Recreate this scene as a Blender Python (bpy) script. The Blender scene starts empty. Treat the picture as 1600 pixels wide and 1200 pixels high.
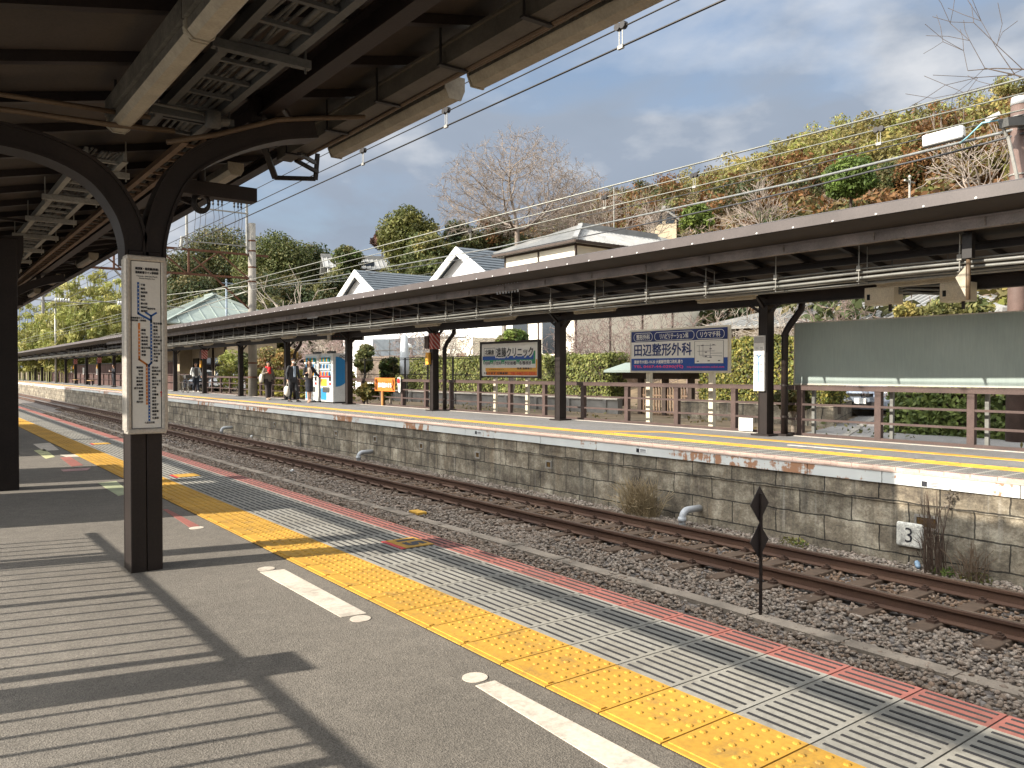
import bpy, math, random
import numpy as np
from mathutils import Vector, Matrix

rnd = random.Random(7)
nr = np.random.RandomState(11)
R = math.radians
scene = bpy.context.scene
COL = scene.collection

# ------------------------------------------------------------------ camera, sky, sun, exposure
CAMZ = 1.24
YAW, PITCH, FPX = R(37.1), R(0.92), 1250.0
cam_data = bpy.data.cameras.new("camera")
cam_data.sensor_width = 36.0
cam_data.lens = 36.0 * FPX / 1600.0
cam_data.clip_end = 4000
cam = bpy.data.objects.new("camera", cam_data)
COL.objects.link(cam)
cam.location = (0, 0, CAMZ)
cam.rotation_euler = (R(90) - PITCH, 0, -YAW)
scene.camera = cam

SUN_EL = R(29.0)
SUN_AZ = math.atan2(-0.970, 0.243)
SUN_FROM = Vector((math.sin(SUN_AZ) * math.cos(SUN_EL), math.cos(SUN_AZ) * math.cos(SUN_EL), math.sin(SUN_EL)))
sun_data = bpy.data.lights.new("sun", 'SUN')
sun_data.energy = 5.0
sun_data.angle = R(0.55)
sun_data.color = (1.0, 0.92, 0.80)
sun = bpy.data.objects.new("sun", sun_data)
COL.objects.link(sun)
sun.rotation_euler = (-SUN_FROM).to_track_quat('-Z', 'Y').to_euler()

world = bpy.data.worlds.new("World")
scene.world = world
world.use_nodes = True
wn = world.node_tree.nodes
wl = world.node_tree.links
wn.clear()
def wnode(t, **kw):
    n = wn.new(t)
    for k, v in kw.items():
        setattr(n, k, v)
    return n
w_out = wnode('ShaderNodeOutputWorld')
w_bg = wnode('ShaderNodeBackground')
w_bg.inputs['Strength'].default_value = 0.1
w_sky = wnode('ShaderNodeTexSky', sky_type='NISHITA', sun_disc=False, sun_elevation=SUN_EL, sun_rotation=SUN_AZ)
w_sky.air_density = 1.0
w_sky.dust_density = 1.2
w_tc = wnode('ShaderNodeTexCoord')
w_map = wnode('ShaderNodeMapping')
w_map.inputs['Scale'].default_value = (1.0, 1.0, 2.2)
w_map.inputs['Location'].default_value = (0.35, 0.1, 0.0)
w_n1 = wnode('ShaderNodeTexNoise')
w_n1.inputs['Scale'].default_value = 2.1
w_n1.inputs['Detail'].default_value = 9
w_n1.inputs['Roughness'].default_value = 0.52
w_n1.inputs['Distortion'].default_value = 0.25
w_n2 = wnode('ShaderNodeTexNoise')
w_n2.inputs['Scale'].default_value = 4.0
w_n2.inputs['Detail'].default_value = 8
w_n2.inputs['Roughness'].default_value = 0.5
w_cover = wnode('ShaderNodeValToRGB')
w_cover.color_ramp.elements[0].position = 0.26
w_cover.color_ramp.elements[0].color = (0, 0, 0, 1)
w_cover.color_ramp.elements[1].position = 0.43
w_cover.color_ramp.elements[1].color = (1, 1, 1, 1)
w_shade = wnode('ShaderNodeValToRGB')
cr = w_shade.color_ramp
cr.elements[0].position = 0.36
cr.elements[0].color = (0.86, 0.89, 0.94, 1)
cr.elements[1].position = 0.68
cr.elements[1].color = (0.40, 0.475, 0.59, 1)
e = cr.elements.new(0.5)
e.color = (0.44, 0.515, 0.635, 1)
w_gain = wnode('ShaderNodeMixRGB', blend_type='MULTIPLY')
w_gain.inputs['Fac'].default_value = 1.0
w_gain.inputs['Color2'].default_value = (4.7, 4.7, 4.7, 1)
w_mix = wnode('ShaderNodeMixRGB')
wl.new(w_tc.outputs['Generated'], w_map.inputs['Vector'])
wl.new(w_map.outputs['Vector'], w_n1.inputs['Vector'])
wl.new(w_map.outputs['Vector'], w_n2.inputs['Vector'])
wl.new(w_n1.outputs['Fac'], w_cover.inputs['Fac'])
wl.new(w_n2.outputs['Fac'], w_shade.inputs['Fac'])
wl.new(w_shade.outputs['Color'], w_gain.inputs['Color1'])
wl.new(w_cover.outputs['Color'], w_mix.inputs['Fac'])
wl.new(w_sky.outputs['Color'], w_mix.inputs['Color1'])
wl.new(w_gain.outputs['Color'], w_mix.inputs['Color2'])
# unseen sky overhead brightened, an added boost to lift the shaded track and wall
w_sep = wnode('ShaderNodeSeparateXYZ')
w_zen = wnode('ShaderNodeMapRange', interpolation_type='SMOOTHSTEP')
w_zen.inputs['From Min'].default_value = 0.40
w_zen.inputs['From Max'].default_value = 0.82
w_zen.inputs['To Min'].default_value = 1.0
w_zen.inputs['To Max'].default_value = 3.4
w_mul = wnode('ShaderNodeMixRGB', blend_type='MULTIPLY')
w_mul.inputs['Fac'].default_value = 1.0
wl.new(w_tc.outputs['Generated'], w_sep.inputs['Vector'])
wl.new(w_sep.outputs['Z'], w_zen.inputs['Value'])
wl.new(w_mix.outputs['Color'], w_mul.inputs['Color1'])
# unseen sky around the sun boosted too, added fill for surfaces facing it
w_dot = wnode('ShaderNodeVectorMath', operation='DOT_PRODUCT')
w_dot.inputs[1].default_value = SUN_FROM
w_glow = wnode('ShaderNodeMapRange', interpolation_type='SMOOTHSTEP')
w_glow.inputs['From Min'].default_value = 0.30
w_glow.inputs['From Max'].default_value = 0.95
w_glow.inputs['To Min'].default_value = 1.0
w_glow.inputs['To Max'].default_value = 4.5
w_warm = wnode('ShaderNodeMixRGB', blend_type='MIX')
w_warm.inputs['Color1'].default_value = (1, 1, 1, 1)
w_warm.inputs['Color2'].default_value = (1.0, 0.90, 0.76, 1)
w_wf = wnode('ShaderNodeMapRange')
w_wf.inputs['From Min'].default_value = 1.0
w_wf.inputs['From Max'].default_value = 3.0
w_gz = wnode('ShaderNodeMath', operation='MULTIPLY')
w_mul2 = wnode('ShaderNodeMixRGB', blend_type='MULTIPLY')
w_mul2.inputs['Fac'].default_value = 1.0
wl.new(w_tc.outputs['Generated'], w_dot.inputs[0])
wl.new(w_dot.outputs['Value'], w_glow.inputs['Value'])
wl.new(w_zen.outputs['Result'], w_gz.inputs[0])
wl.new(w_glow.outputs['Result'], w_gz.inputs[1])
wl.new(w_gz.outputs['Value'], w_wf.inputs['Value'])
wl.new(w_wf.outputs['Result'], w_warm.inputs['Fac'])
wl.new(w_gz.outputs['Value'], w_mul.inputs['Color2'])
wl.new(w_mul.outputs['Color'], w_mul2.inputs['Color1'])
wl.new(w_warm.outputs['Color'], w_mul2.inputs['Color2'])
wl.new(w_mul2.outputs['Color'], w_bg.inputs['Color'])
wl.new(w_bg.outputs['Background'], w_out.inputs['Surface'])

scene.view_settings.view_transform = 'Standard'
scene.view_settings.look = 'None'
scene.view_settings.exposure = 0.85
scene.view_settings.gamma = 1.0
scene.view_settings.use_curve_mapping = False
scene.render.engine = 'CYCLES'
scene.cycles.max_bounces = 7
scene.cycles.diffuse_bounces = 4
scene.cycles.transparent_max_bounces = 8

# ------------------------------------------------------------------ helpers
FWD = Vector((math.sin(YAW) * math.cos(PITCH), math.cos(YAW) * math.cos(PITCH), -math.sin(PITCH)))
RGT = Vector((math.cos(YAW), -math.sin(YAW), 0))
UPV = RGT.cross(FWD)
def pix(x, y, d):
    """World point seen at photo pixel (x, y) at depth d metres."""
    return Vector((0, 0, CAMZ)) + FWD * d + RGT * ((x - 800) / FPX * d) + UPV * ((600 - y) / FPX * d)
def pixX(x, y, X):
    """World point seen at photo pixel (x, y) on the upright plane at X."""
    r = pix(x, y, 1.0) - Vector((0, 0, CAMZ))
    return Vector((0, 0, CAMZ)) + r * (X / r.x)
def pixZ(x, y, z=0.0):
    r = pix(x, y, 1.0) - Vector((0, 0, CAMZ))
    return Vector((0, 0, CAMZ)) + r * ((z - CAMZ) / r.z)

WPOS = {}
def tag(o, label=None, cat=None, group=None, kind=None):
    if label: o['label'] = label
    if cat: o['category'] = cat
    if group: o['group'] = group
    if kind: o['kind'] = kind
    return o
def thing(name, loc, label, cat, group=None, rz=0.0, kind=None):
    o = bpy.data.objects.new(name, None)
    COL.objects.link(o)
    o.location = loc
    o.rotation_euler = (0, 0, rz)
    WPOS[o.name] = Vector(loc)
    return tag(o, label, cat, group, kind)
def kids(o):
    return [c for c in bpy.data.objects if c.parent == o]
def copy_tree(o, loc, label=None, rz=None, _ch=None):
    c = o.copy()
    COL.objects.link(c)
    c.location = loc
    if rz is not None: c.rotation_euler = (0, 0, rz)
    if label: c['label'] = label
    def rec(a, b):
        for ch in a.children:
            k = ch.copy()
            COL.objects.link(k)
            k.parent = b
            rec(ch, k)
    rec(o, c)
    return c

class MB:
    def __init__(s):
        s.v = []; s.f = []; s.cuts = []
    def cut(s):
        s.cuts.append((len(s.v), len(s.f)))
    def build_each(s, name, m, parent=None, **kw):
        """one object per piece ended with cut()"""
        v0 = f0 = 0; last = None
        for v1, f1 in s.cuts:
            b = MB(); b.v = s.v[v0:v1]; b.f = [tuple(i - v0 for i in q) for q in s.f[f0:f1]]
            last = b.build(name, m, parent, **kw); v0, f0 = v1, f1
        return last
    def add(s, vs, fs):
        n = len(s.v)
        s.v.extend(tuple(p) for p in vs)
        s.f.extend(tuple(i + n for i in q) for q in fs)
        return s
    def box(s, x0, x1, y0, y1, z0, z1):
        return s.add([(x0, y0, z0), (x1, y0, z0), (x1, y1, z0), (x0, y1, z0), (x0, y0, z1), (x1, y0, z1), (x1, y1, z1), (x0, y1, z1)],
                     [(3, 2, 1, 0), (4, 5, 6, 7), (0, 1, 5, 4), (1, 2, 6, 5), (2, 3, 7, 6), (3, 0, 4, 7)])
    def cbox(s, c, d, M=None):
        h = [k / 2 for k in d]
        vs = [Vector((sx * h[0], sy * h[1], sz * h[2])) for sz in (-1, 1) for sx, sy in ((-1, -1), (1, -1), (1, 1), (-1, 1))]
        if M is not None: vs = [M @ p for p in vs]
        c = Vector(c)
        return s.add([p + c for p in vs], [(3, 2, 1, 0), (4, 5, 6, 7), (0, 1, 5, 4), (1, 2, 6, 5), (2, 3, 7, 6), (3, 0, 4, 7)])
    def beam(s, p, q, w, h, up=(0, 0, 1)):
        p, q = Vector(p), Vector(q)
        d = (q - p).normalized()
        u = Vector(up)
        if abs(d.dot(u)) > 0.98: u = Vector((0, 1, 0))
        a = d.cross(u).normalized()
        b = a.cross(d).normalized()
        o = [(-1, -1), (1, -1), (1, 1), (-1, 1)]
        vs = [e_ + a * (i * w / 2) + b * (j * h / 2) for e_ in (p, q) for i, j in o]
        return s.add(vs, [(3, 2, 1, 0), (4, 5, 6, 7), (0, 1, 5, 4), (1, 2, 6, 5), (2, 3, 7, 6), (3, 0, 4, 7)])
    def tube(s, pts, r, n=8, caps=True):
        pts = [Vector(p) for p in pts]
        m = len(pts)
        rs = [r] * m if isinstance(r, (int, float)) else list(r)
        base = len(s.v)
        prev = None
        for i, p in enumerate(pts):
            d = (pts[min(i + 1, m - 1)] - pts[max(i - 1, 0)]).normalized()
            if prev is None:
                u = Vector((0, 0, 1)) if abs(d.z) < 0.9 else Vector((1, 0, 0))
                a = d.cross(u).normalized()
            else:
                a = (prev - d * prev.dot(d)).normalized()
            prev = a
            b = d.cross(a).normalized()
            rr = rs[i]
            ra, rb = (rr, rr) if isinstance(rr, (int, float)) else rr
            for k in range(n):
                t = 2 * math.pi * k / n
                s.v.append(tuple(p + a * (ra * math.cos(t)) + b * (rb * math.sin(t))))
        for i in range(m - 1):
            for k in range(n):
                k2 = (k + 1) % n
                s.f.append((base + i * n + k, base + i * n + k2, base + (i + 1) * n + k2, base + (i + 1) * n + k))
        if caps:
            s.f.append(tuple(base + k for k in reversed(range(n))))
            s.f.append(tuple(base + (m - 1) * n + k for k in range(n)))
        return s
    def prism(s, poly, off):
        off = Vector(off)
        n = len(poly)
        a = [Vector(p) for p in poly]
        fs = [tuple(reversed(range(n))), tuple(range(n, 2 * n))]
        fs += [(i, (i + 1) % n, n + (i + 1) % n, n + i) for i in range(n)]
        return s.add(a + [p + off for p in a], fs)
    def quad(s, a, b, c, d):
        return s.add([a, b, c, d], [(0, 1, 2, 3)])
    def lathe(s, prof, o=(0, 0, 0), n=14):
        o = Vector(o); base = len(s.v)
        for r_, z in prof:
            for k in range(n):
                t = 2 * math.pi * k / n
                s.v.append(tuple(o + Vector((r_ * math.cos(t), r_ * math.sin(t), z))))
        for i in range(len(prof) - 1):
            for k in range(n):
                k2 = (k + 1) % n
                s.f.append((base + i * n + k, base + i * n + k2, base + (i + 1) * n + k2, base + (i + 1) * n + k))
        s.f.append(tuple(base + k for k in reversed(range(n))))
        s.f.append(tuple(base + (len(prof) - 1) * n + k for k in range(n)))
        return s
    def ball(s, c, r, n=10, m=7):
        c = Vector(c)
        rx, ry, rz = (r, r, r) if isinstance(r, (int, float)) else r
        base = len(s.v)
        s.v.append(tuple(c + Vector((0, 0, -rz))))
        for i in range(1, m):
            p = -math.pi / 2 + math.pi * i / m
            for k in range(n):
                t = 2 * math.pi * k / n
                s.v.append(tuple(c + Vector((rx * math.cos(p) * math.cos(t), ry * math.cos(p) * math.sin(t), rz * math.sin(p)))))
        s.v.append(tuple(c + Vector((0, 0, rz))))
        for k in range(n):
            s.f.append((base, base + 1 + (k + 1) % n, base + 1 + k))
        for i in range(m - 2):
            for k in range(n):
                k2 = (k + 1) % n
                q = base + 1 + i * n
                s.f.append((q + k, q + k2, q + n + k2, q + n + k))
        q = base + 1 + (m - 2) * n
        for k in range(n):
            s.f.append((q + k, q + (k + 1) % n, len(s.v) - 1))
        return s
    def build(s, name, m, parent=None, local=False, smooth=False, bevel=0.0):
        me = bpy.data.meshes.new(name)
        off = Vector((0, 0, 0))
        if parent is not None and not local:
            off = WPOS[parent.name]
        vs = [(p[0] - off.x, p[1] - off.y, p[2] - off.z) for p in s.v]
        me.from_pydata(vs, [], s.f)
        me.materials.append(m)
        if smooth:
            for p in me.polygons: p.use_smooth = True
        o = bpy.data.objects.new(name, me)
        COL.objects.link(o)
        if parent is not None:
            o.parent = parent
            if not local: WPOS[o.name] = off
        if bevel > 0:
            bv = o.modifiers.new("bevel", 'BEVEL')
            bv.width = bevel; bv.segments = 2; bv.limit_method = 'ANGLE'
        return o

def np_mesh(name, verts, faces, m, parent=None, colors=None, smooth=False):
    """verts (N,3), faces (F,k) with one k."""
    me = bpy.data.meshes.new(name)
    v = np.ascontiguousarray(verts, dtype=np.float32)
    f = np.ascontiguousarray(faces, dtype=np.int32)
    if parent is not None:
        v = v - np.array(WPOS[parent.name], dtype=np.float32)
    me.vertices.add(len(v)); me.vertices.foreach_set("co", v.ravel())
    nf, k = f.shape
    me.loops.add(nf * k); me.loops.foreach_set("vertex_index", f.ravel())
    me.polygons.add(nf)
    me.polygons.foreach_set("loop_start", np.arange(0, nf * k, k, dtype=np.int32))
    me.polygons.foreach_set("loop_total", np.full(nf, k, dtype=np.int32))
    if smooth: me.polygons.foreach_set("use_smooth", np.ones(nf, dtype=bool))
    me.update(calc_edges=True)
    if colors is not None:
        at = me.color_attributes.new("tint", 'FLOAT_COLOR', 'POINT')
        c = np.ones((len(v), 4), dtype=np.float32); c[:, :3] = colors
        at.data.foreach_set("color", c.ravel())
    me.materials.append(m)
    o = bpy.data.objects.new(name, me)
    COL.objects.link(o)
    if parent is not None:
        o.parent = parent
        WPOS[o.name] = WPOS[parent.name]
    return o

# ------------------------------------------------------------------ materials
def lin(c):
    return tuple(((x / 12.92) if x <= 0.04045 else ((x + 0.055) / 1.055) ** 2.4) for x in (k / 255 for k in c))
class NT:
    def __init__(s, name):
        s.m = bpy.data.materials.new(name)
        s.m.use_nodes = True
        s.t = s.m.node_tree
        s.b = s.t.nodes['Principled BSDF']
        s.tc = s.t.nodes.new('ShaderNodeTexCoord')
    def n(s, t, **kw):
        o = s.t.nodes.new(t)
        for k, v in kw.items():
            if hasattr(o, k) and not k.startswith('i_'): setattr(o, k, v)
        return o
    def l(s, a, b): s.t.links.new(a, b)
    def noise(s, scale, detail=4, rough=0.55, vec=None, sc3=None, dist=0.0):
        o = s.n('ShaderNodeTexNoise')
        o.inputs['Scale'].default_value = scale
        o.inputs['Detail'].default_value = detail
        o.inputs['Roughness'].default_value = rough
        o.inputs['Distortion'].default_value = dist
        v = vec if vec is not None else s.tc.outputs['Object']
        if sc3:
            mp = s.n('ShaderNodeMapping')
            mp.inputs['Scale'].default_value = sc3
            s.l(v, mp.inputs['Vector']); v = mp.outputs['Vector']
        s.l(v, o.inputs['Vector'])
        return o.outputs['Fac']
    def ramp(s, fac, stops):
        o = s.n('ShaderNodeValToRGB')
        el = o.color_ramp.elements
        while len(el) < len(stops): el.new(0.5)
        for e_, (p, c) in zip(el, stops):
            e_.position = p
            e_.color = (c, c, c, 1) if isinstance(c, (int, float)) else (*c, 1)
        s.l(fac, o.inputs['Fac'])
        return o.outputs['Color']
    def mix(s, fac, a, b, mode='MIX'):
        o = s.n('ShaderNodeMixRGB', blend_type=mode)
        for k, v in (('Fac', fac), ('Color1', a), ('Color2', b)):
            if isinstance(v, (int, float)): o.inputs[k].default_value = v if k == 'Fac' else (v, v, v, 1)
            elif isinstance(v, tuple): o.inputs[k].default_value = (*v, 1)
            else: s.l(v, o.inputs[k])
        return o.outputs['Color']
    def snap(s, axis, size, lo, hi):
        """one random tone per tile or sheet of that length"""
        sp = s.n('ShaderNodeSeparateXYZ'); s.l(s.tc.outputs['Object'], sp.inputs['Vector'])
        dv = s.n('ShaderNodeMath', operation='DIVIDE'); dv.inputs[1].default_value = size; s.l(sp.outputs[axis], dv.inputs[0])
        fl = s.n('ShaderNodeMath', operation='FLOOR'); s.l(dv.outputs[0], fl.inputs[0])
        w = s.n('ShaderNodeTexWhiteNoise', noise_dimensions='1D'); s.l(fl.outputs[0], w.inputs['W'])
        return s.ramp(w.outputs['Value'], [(0.0, lo), (1.0, hi)])
    def bump(s, h, strength=0.3, dist=0.01):
        o = s.n('ShaderNodeBump')
        o.inputs['Strength'].default_value = strength
        o.inputs['Distance'].default_value = dist
        s.l(h, o.inputs['Height'])
        s.l(o.outputs['Normal'], s.b.inputs['Normal'])
    def color(s, c): s.l(c, s.b.inputs['Base Color'])

def mat(name, col, rough=0.6, metal=0.0, var=0.25, scale=3.0, fine=0.15, fscale=60.0, bump=0.0, spec=0.4, sheet=0.0):
    """Paint / metal / wood with broad mottling, fine grain and optional bump."""
    t = NT(name)
    a = t.noise(scale, 5)
    b = t.noise(fscale, 3)
    c1 = t.ramp(a, [(0.3, 1 - var), (0.7, 1 + var * 0.6)])
    c2 = t.ramp(b, [(0.3, 1 - fine), (0.7, 1 + fine)])
    c = t.mix(1.0, col, c1, 'MULTIPLY')
    c = t.mix(1.0, c, c2, 'MULTIPLY')
    if sheet: c = t.mix(1.0, c, t.snap('Y', sheet, 0.88, 1.1), 'MULTIPLY')
    t.color(c)
    t.b.inputs['Roughness'].default_value = rough
    t.b.inputs['Metallic'].default_value = metal
    t.b.inputs['Specular IOR Level'].default_value = spec
    if bump: t.bump(b, bump, 0.004)
    return t.m

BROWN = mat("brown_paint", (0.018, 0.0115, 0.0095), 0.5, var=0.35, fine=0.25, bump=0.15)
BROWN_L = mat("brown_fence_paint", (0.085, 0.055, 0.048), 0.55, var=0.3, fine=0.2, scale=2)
FASCIA = mat("brown_fascia_sheet", (0.092, 0.076, 0.071), 0.45, var=0.2, scale=1.3, fine=0.1, sheet=1.86)
BLACKM = mat("black_steel", (0.018, 0.015, 0.014), 0.5, var=0.3, bump=0.1)
DUCT = mat("brown_grey_duct_paint", (0.22, 0.18, 0.16), 0.5, var=0.4, scale=2.5, fine=0.15)
TRAY = mat("galvanised_tray", (0.30, 0.29, 0.26), 0.5, metal=0.3, var=0.3, scale=4)
TRAY_DK = mat("dull_grey_tray", (0.095, 0.095, 0.09), 0.55, metal=0.2, var=0.3)
TUBEWHITE = mat("aged_cream_enamel", (0.37, 0.325, 0.245), 0.45, var=0.22, scale=6, fine=0.12)
CREAM = mat("cream_paint", (0.62, 0.56, 0.44), 0.5, var=0.12)
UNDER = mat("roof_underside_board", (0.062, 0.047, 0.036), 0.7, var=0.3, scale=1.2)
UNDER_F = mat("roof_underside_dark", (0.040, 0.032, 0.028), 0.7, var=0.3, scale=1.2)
GREYPIPE = mat("grey_conduit", (0.20, 0.20, 0.185), 0.5, metal=0.2, var=0.25)
CABLE = mat("grey_cable_sheath", (0.10, 0.095, 0.085), 0.6, var=0.5, scale=9)
CABLE_TAN = mat("tan_conduit", (0.12, 0.08, 0.048), 0.55, var=0.3)
WIRE_DK = mat("dark_contact_wire", (0.03, 0.027, 0.025), 0.4, metal=0.6, var=0.2)
WIRE_LT = mat("bright_strand_wire", (0.21, 0.21, 0.18), 0.4, metal=0.3, var=0.2)
WHITE = mat("white_paint", (0.72, 0.72, 0.70), 0.45, var=0.08)
SIGNWHITE = mat("sign_white", (0.80, 0.785, 0.73), 0.4, var=0.07, fine=0.03)
ALU = mat("aluminium_frame", (0.52, 0.48, 0.42), 0.42, metal=0.35, var=0.12)
CONCRETE = mat("concrete", (0.25, 0.23, 0.20), 0.85, var=0.3, scale=1.5, fine=0.2, bump=0.2)
CONC_DK = mat("old_concrete", (0.17, 0.16, 0.145), 0.9, var=0.45, scale=1.2, fine=0.25, bump=0.3)
PVC = mat("grey_pvc", (0.40, 0.41, 0.42), 0.4, var=0.15)
INK = mat("black_ink", (0.02, 0.02, 0.025), 0.5, var=0.05)
NAVY = mat("navy_print", (0.012, 0.03, 0.14), 0.4, var=0.06)
BLUE = mat("blue_print", (0.01, 0.07, 0.33), 0.4, var=0.06)
SKYBLUE = mat("sky_blue_print", (0.03, 0.25, 0.55), 0.4, var=0.06)
GREEN_P = mat("green_print", (0.04, 0.27, 0.12), 0.45, var=0.08)
YELLOW_P = mat("amber_print", (0.75, 0.38, 0.05), 0.45, var=0.08)
ORANGE = mat("orange_print", (0.72, 0.20, 0.03), 0.5, var=0.12)
RED = mat("red_print", (0.60, 0.03, 0.03), 0.5, var=0.1)
PINKRED = mat("pink_print", (0.80, 0.08, 0.22), 0.5, var=0.1)
GLASS_DK = mat("dark_glass", (0.02, 0.025, 0.03), 0.08, var=0.1, spec=0.8)
RUSTY = mat("rusty_steel", (0.11, 0.045, 0.022), 0.8, var=0.4, scale=3, bump=0.3)
# ------------------------------------------------------------------ ground materials
def asphalt_mat(name, base):
    t = NT(name)
    big = t.noise(0.7, 6, 0.6)
    mid = t.noise(9, 4)
    sp = t.n('ShaderNodeTexVoronoi'); sp.inputs['Scale'].default_value = 170
    t.l(t.tc.outputs['Object'], sp.inputs['Vector'])
    c = t.mix(1.0, base, t.ramp(big, [(0.3, 0.8), (0.7, 1.13)]), 'MULTIPLY')
    c = t.mix(1.0, c, t.ramp(mid, [(0.3, 0.9), (0.7, 1.1)]), 'MULTIPLY')
    g = t.ramp(sp.outputs['Color'], [(0.15, 0.62), (0.6, 1.0), (0.93, 1.15), (1.0, 2.1)])
    c = t.mix(1.0, c, g, 'MULTIPLY')
    t.color(c)
    t.b.inputs['Roughness'].default_value = 0.9
    t.bump(sp.outputs['Distance'], 0.55, 0.004)
    return t.m
ASPHALT = asphalt_mat("platform_asphalt", (0.188, 0.168, 0.142))
ASPHALT2 = asphalt_mat("far_platform_asphalt", (0.21, 0.205, 0.20))
ROADM = asphalt_mat("back_road_asphalt", (0.20, 0.19, 0.18))

def tile_mat(name, base, dirt=(0.7, 0.62, 0.5)):
    t = NT(name)
    a = t.noise(2.2, 6, 0.65)
    b = t.noise(45, 4, 0.6)
    c = t.mix(t.ramp(a, [(0.42, 0.0), (0.75, 0.35)]), base, tuple(x * y for x, y in zip(base, dirt)))
    c = t.mix(1.0, c, t.ramp(b, [(0.3, 0.84), (0.65, 1.08)]), 'MULTIPLY')
    c = t.mix(1.0, c, t.snap('Y', 0.3, 0.86, 1.07), 'MULTIPLY')
    gr = t.noise(6.5, 8, 0.75)
    c = t.mix(t.ramp(gr, [(0.52, 0.0), (0.72, 0.55)]), c, (0.10, 0.085, 0.065))
    t.color(c)
    t.b.inputs['Roughness'].default_value = 0.75
    t.bump(b, 0.15, 0.002)
    return t.m
YELLOW = tile_mat("tactile_yellow", (0.60, 0.335, 0.042))
GREYTILE = tile_mat("grey_edge_panel", (0.335, 0.322, 0.285))
REDTILE = tile_mat("red_edge_panel", (0.35, 0.125, 0.10))
PINKTILE = tile_mat("faded_pink_edge", (0.50, 0.37, 0.31))
SLOT = mat("dark_grip_strip", (0.035, 0.034, 0.036), 0.8, var=0.3)
PAINTW = tile_mat("worn_white_marking", (0.66, 0.59, 0.50), (0.8, 0.78, 0.74))
JOINT = mat("joint_gap", (0.05, 0.045, 0.04), 0.9)

def leafmat(name, transl=0.3, rough=0.6):
    t = NT(name)
    at = t.n('ShaderNodeVertexColor'); at.layer_name = "tint"
    t.l(at.outputs['Color'], t.b.inputs['Base Color'])
    t.b.inputs['Roughness'].default_value = rough
    t.b.inputs['Specular IOR Level'].default_value = 0.25
    tr = t.n('ShaderNodeBsdfTranslucent')
    t.l(at.outputs['Color'], tr.inputs['Color'])
    mx = t.n('ShaderNodeMixShader'); mx.inputs['Fac'].default_value = transl
    t.l(t.b.outputs['BSDF'], mx.inputs[1]); t.l(tr.outputs['BSDF'], mx.inputs[2])
    out = t.t.nodes['Material Output']
    t.l(mx.outputs['Shader'], out.inputs['Surface'])
    return t.m
LEAF = leafmat("foliage_leaves")
def tintmat(name, rough=0.85, fine=0.25, fs=70, bump=0.2):
    t = NT(name)
    at = t.n('ShaderNodeVertexColor'); at.layer_name = "tint"
    b = t.noise(fs, 4)
    c = t.mix(1.0, at.outputs['Color'], t.ramp(b, [(0.3, 1 - fine), (0.7, 1 + fine)]), 'MULTIPLY')
    t.color(c)
    t.b.inputs['Roughness'].default_value = rough
    t.b.inputs['Specular IOR Level'].default_value = 0.3
    if bump: t.bump(b, bump, 0.004)
    return t.m
STONE = tintmat("crushed_stone")
BARK = mat("pale_bark", (0.26, 0.215, 0.175), 0.9, var=0.35, scale=4, fine=0.2, bump=0.2)
BARK_DK = mat("dark_bark", (0.075, 0.055, 0.042), 0.9, var=0.35, scale=4, bump=0.2)
TWIG = mat("grey_twig", (0.25, 0.205, 0.17), 0.9, var=0.3, scale=1.5)
TWIG_LT = mat("light_twig", (0.34, 0.29, 0.24), 0.9, var=0.3, scale=1.5)
TWIG_PK = mat("plum_twig", (0.20, 0.145, 0.125), 0.9, var=0.35, scale=3)

# ------------------------------------------------------------------ ground sheet, track bed, terrain
g = MB(); g.add([(-900, -900, -1.55), (10.1, -900, -1.55), (10.1, 1500, -1.55), (-900, 1500, -1.55)], [(0, 1, 2, 3)])
tag(g.build("ground", mat("bare_ground", (0.14, 0.12, 0.095), 0.95, var=0.4, scale=0.5, bump=0.4)), "brown ground below the railway and beyond", None, kind='structure')

def terrain_h(x, y):
    t = np.clip((x - 26.0) / 131.0, 0, 1.25)
    rr = np.clip((235.0 - y) / 95.0, 0.16, 1.0)
    rr = rr * rr * (3 - 2 * rr)
    far = np.where(x > 157, -(x - 157) * 0.25, 0)
    n = 1.2 * np.sin(x * 0.11 + y * 0.05) + 0.9 * np.sin(y * 0.13 - x * 0.07)
    # the ridge climbs a little towards the near end
    k = 45.0 + np.clip((60 - y), -120, 60) * 0.012
    return -0.14 + (k * np.minimum(t, 1.0) ** 1.05 + np.clip(t, 0, 1) * n * 1.5) * rr + far * 0.3
gx = np.concatenate([[14.32, 16, 20, 24], np.linspace(26, 200, 60), [260, 400, 1500]])
gy = np.concatenate([[-900, -300, -100], np.linspace(-60, 300, 90), [400, 700, 1500]])
GX, GY = np.meshgrid(gx, gy, indexing='ij')
GZ = terrain_h(GX, GY)
vv = np.stack([GX, GY, GZ], -1).reshape(-1, 3)
ny = len(gy)
ii, jj = np.meshgrid(np.arange(len(gx) - 1), np.arange(ny - 1), indexing='ij')
a = (ii * ny + jj).ravel()
ff = np.stack([a, a + ny, a + ny + 1, a + 1], -1)
HILLM = mat("winter_hillside_soil", (0.16, 0.115, 0.07), 0.95, var=0.5, scale=0.15, fine=0.3, fscale=1.2, bump=0.4)
tag(np_mesh("hillside_terrain", vv, ff, HILLM, smooth=True), "brown hillside rising behind the far platform", None, kind='structure')

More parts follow.
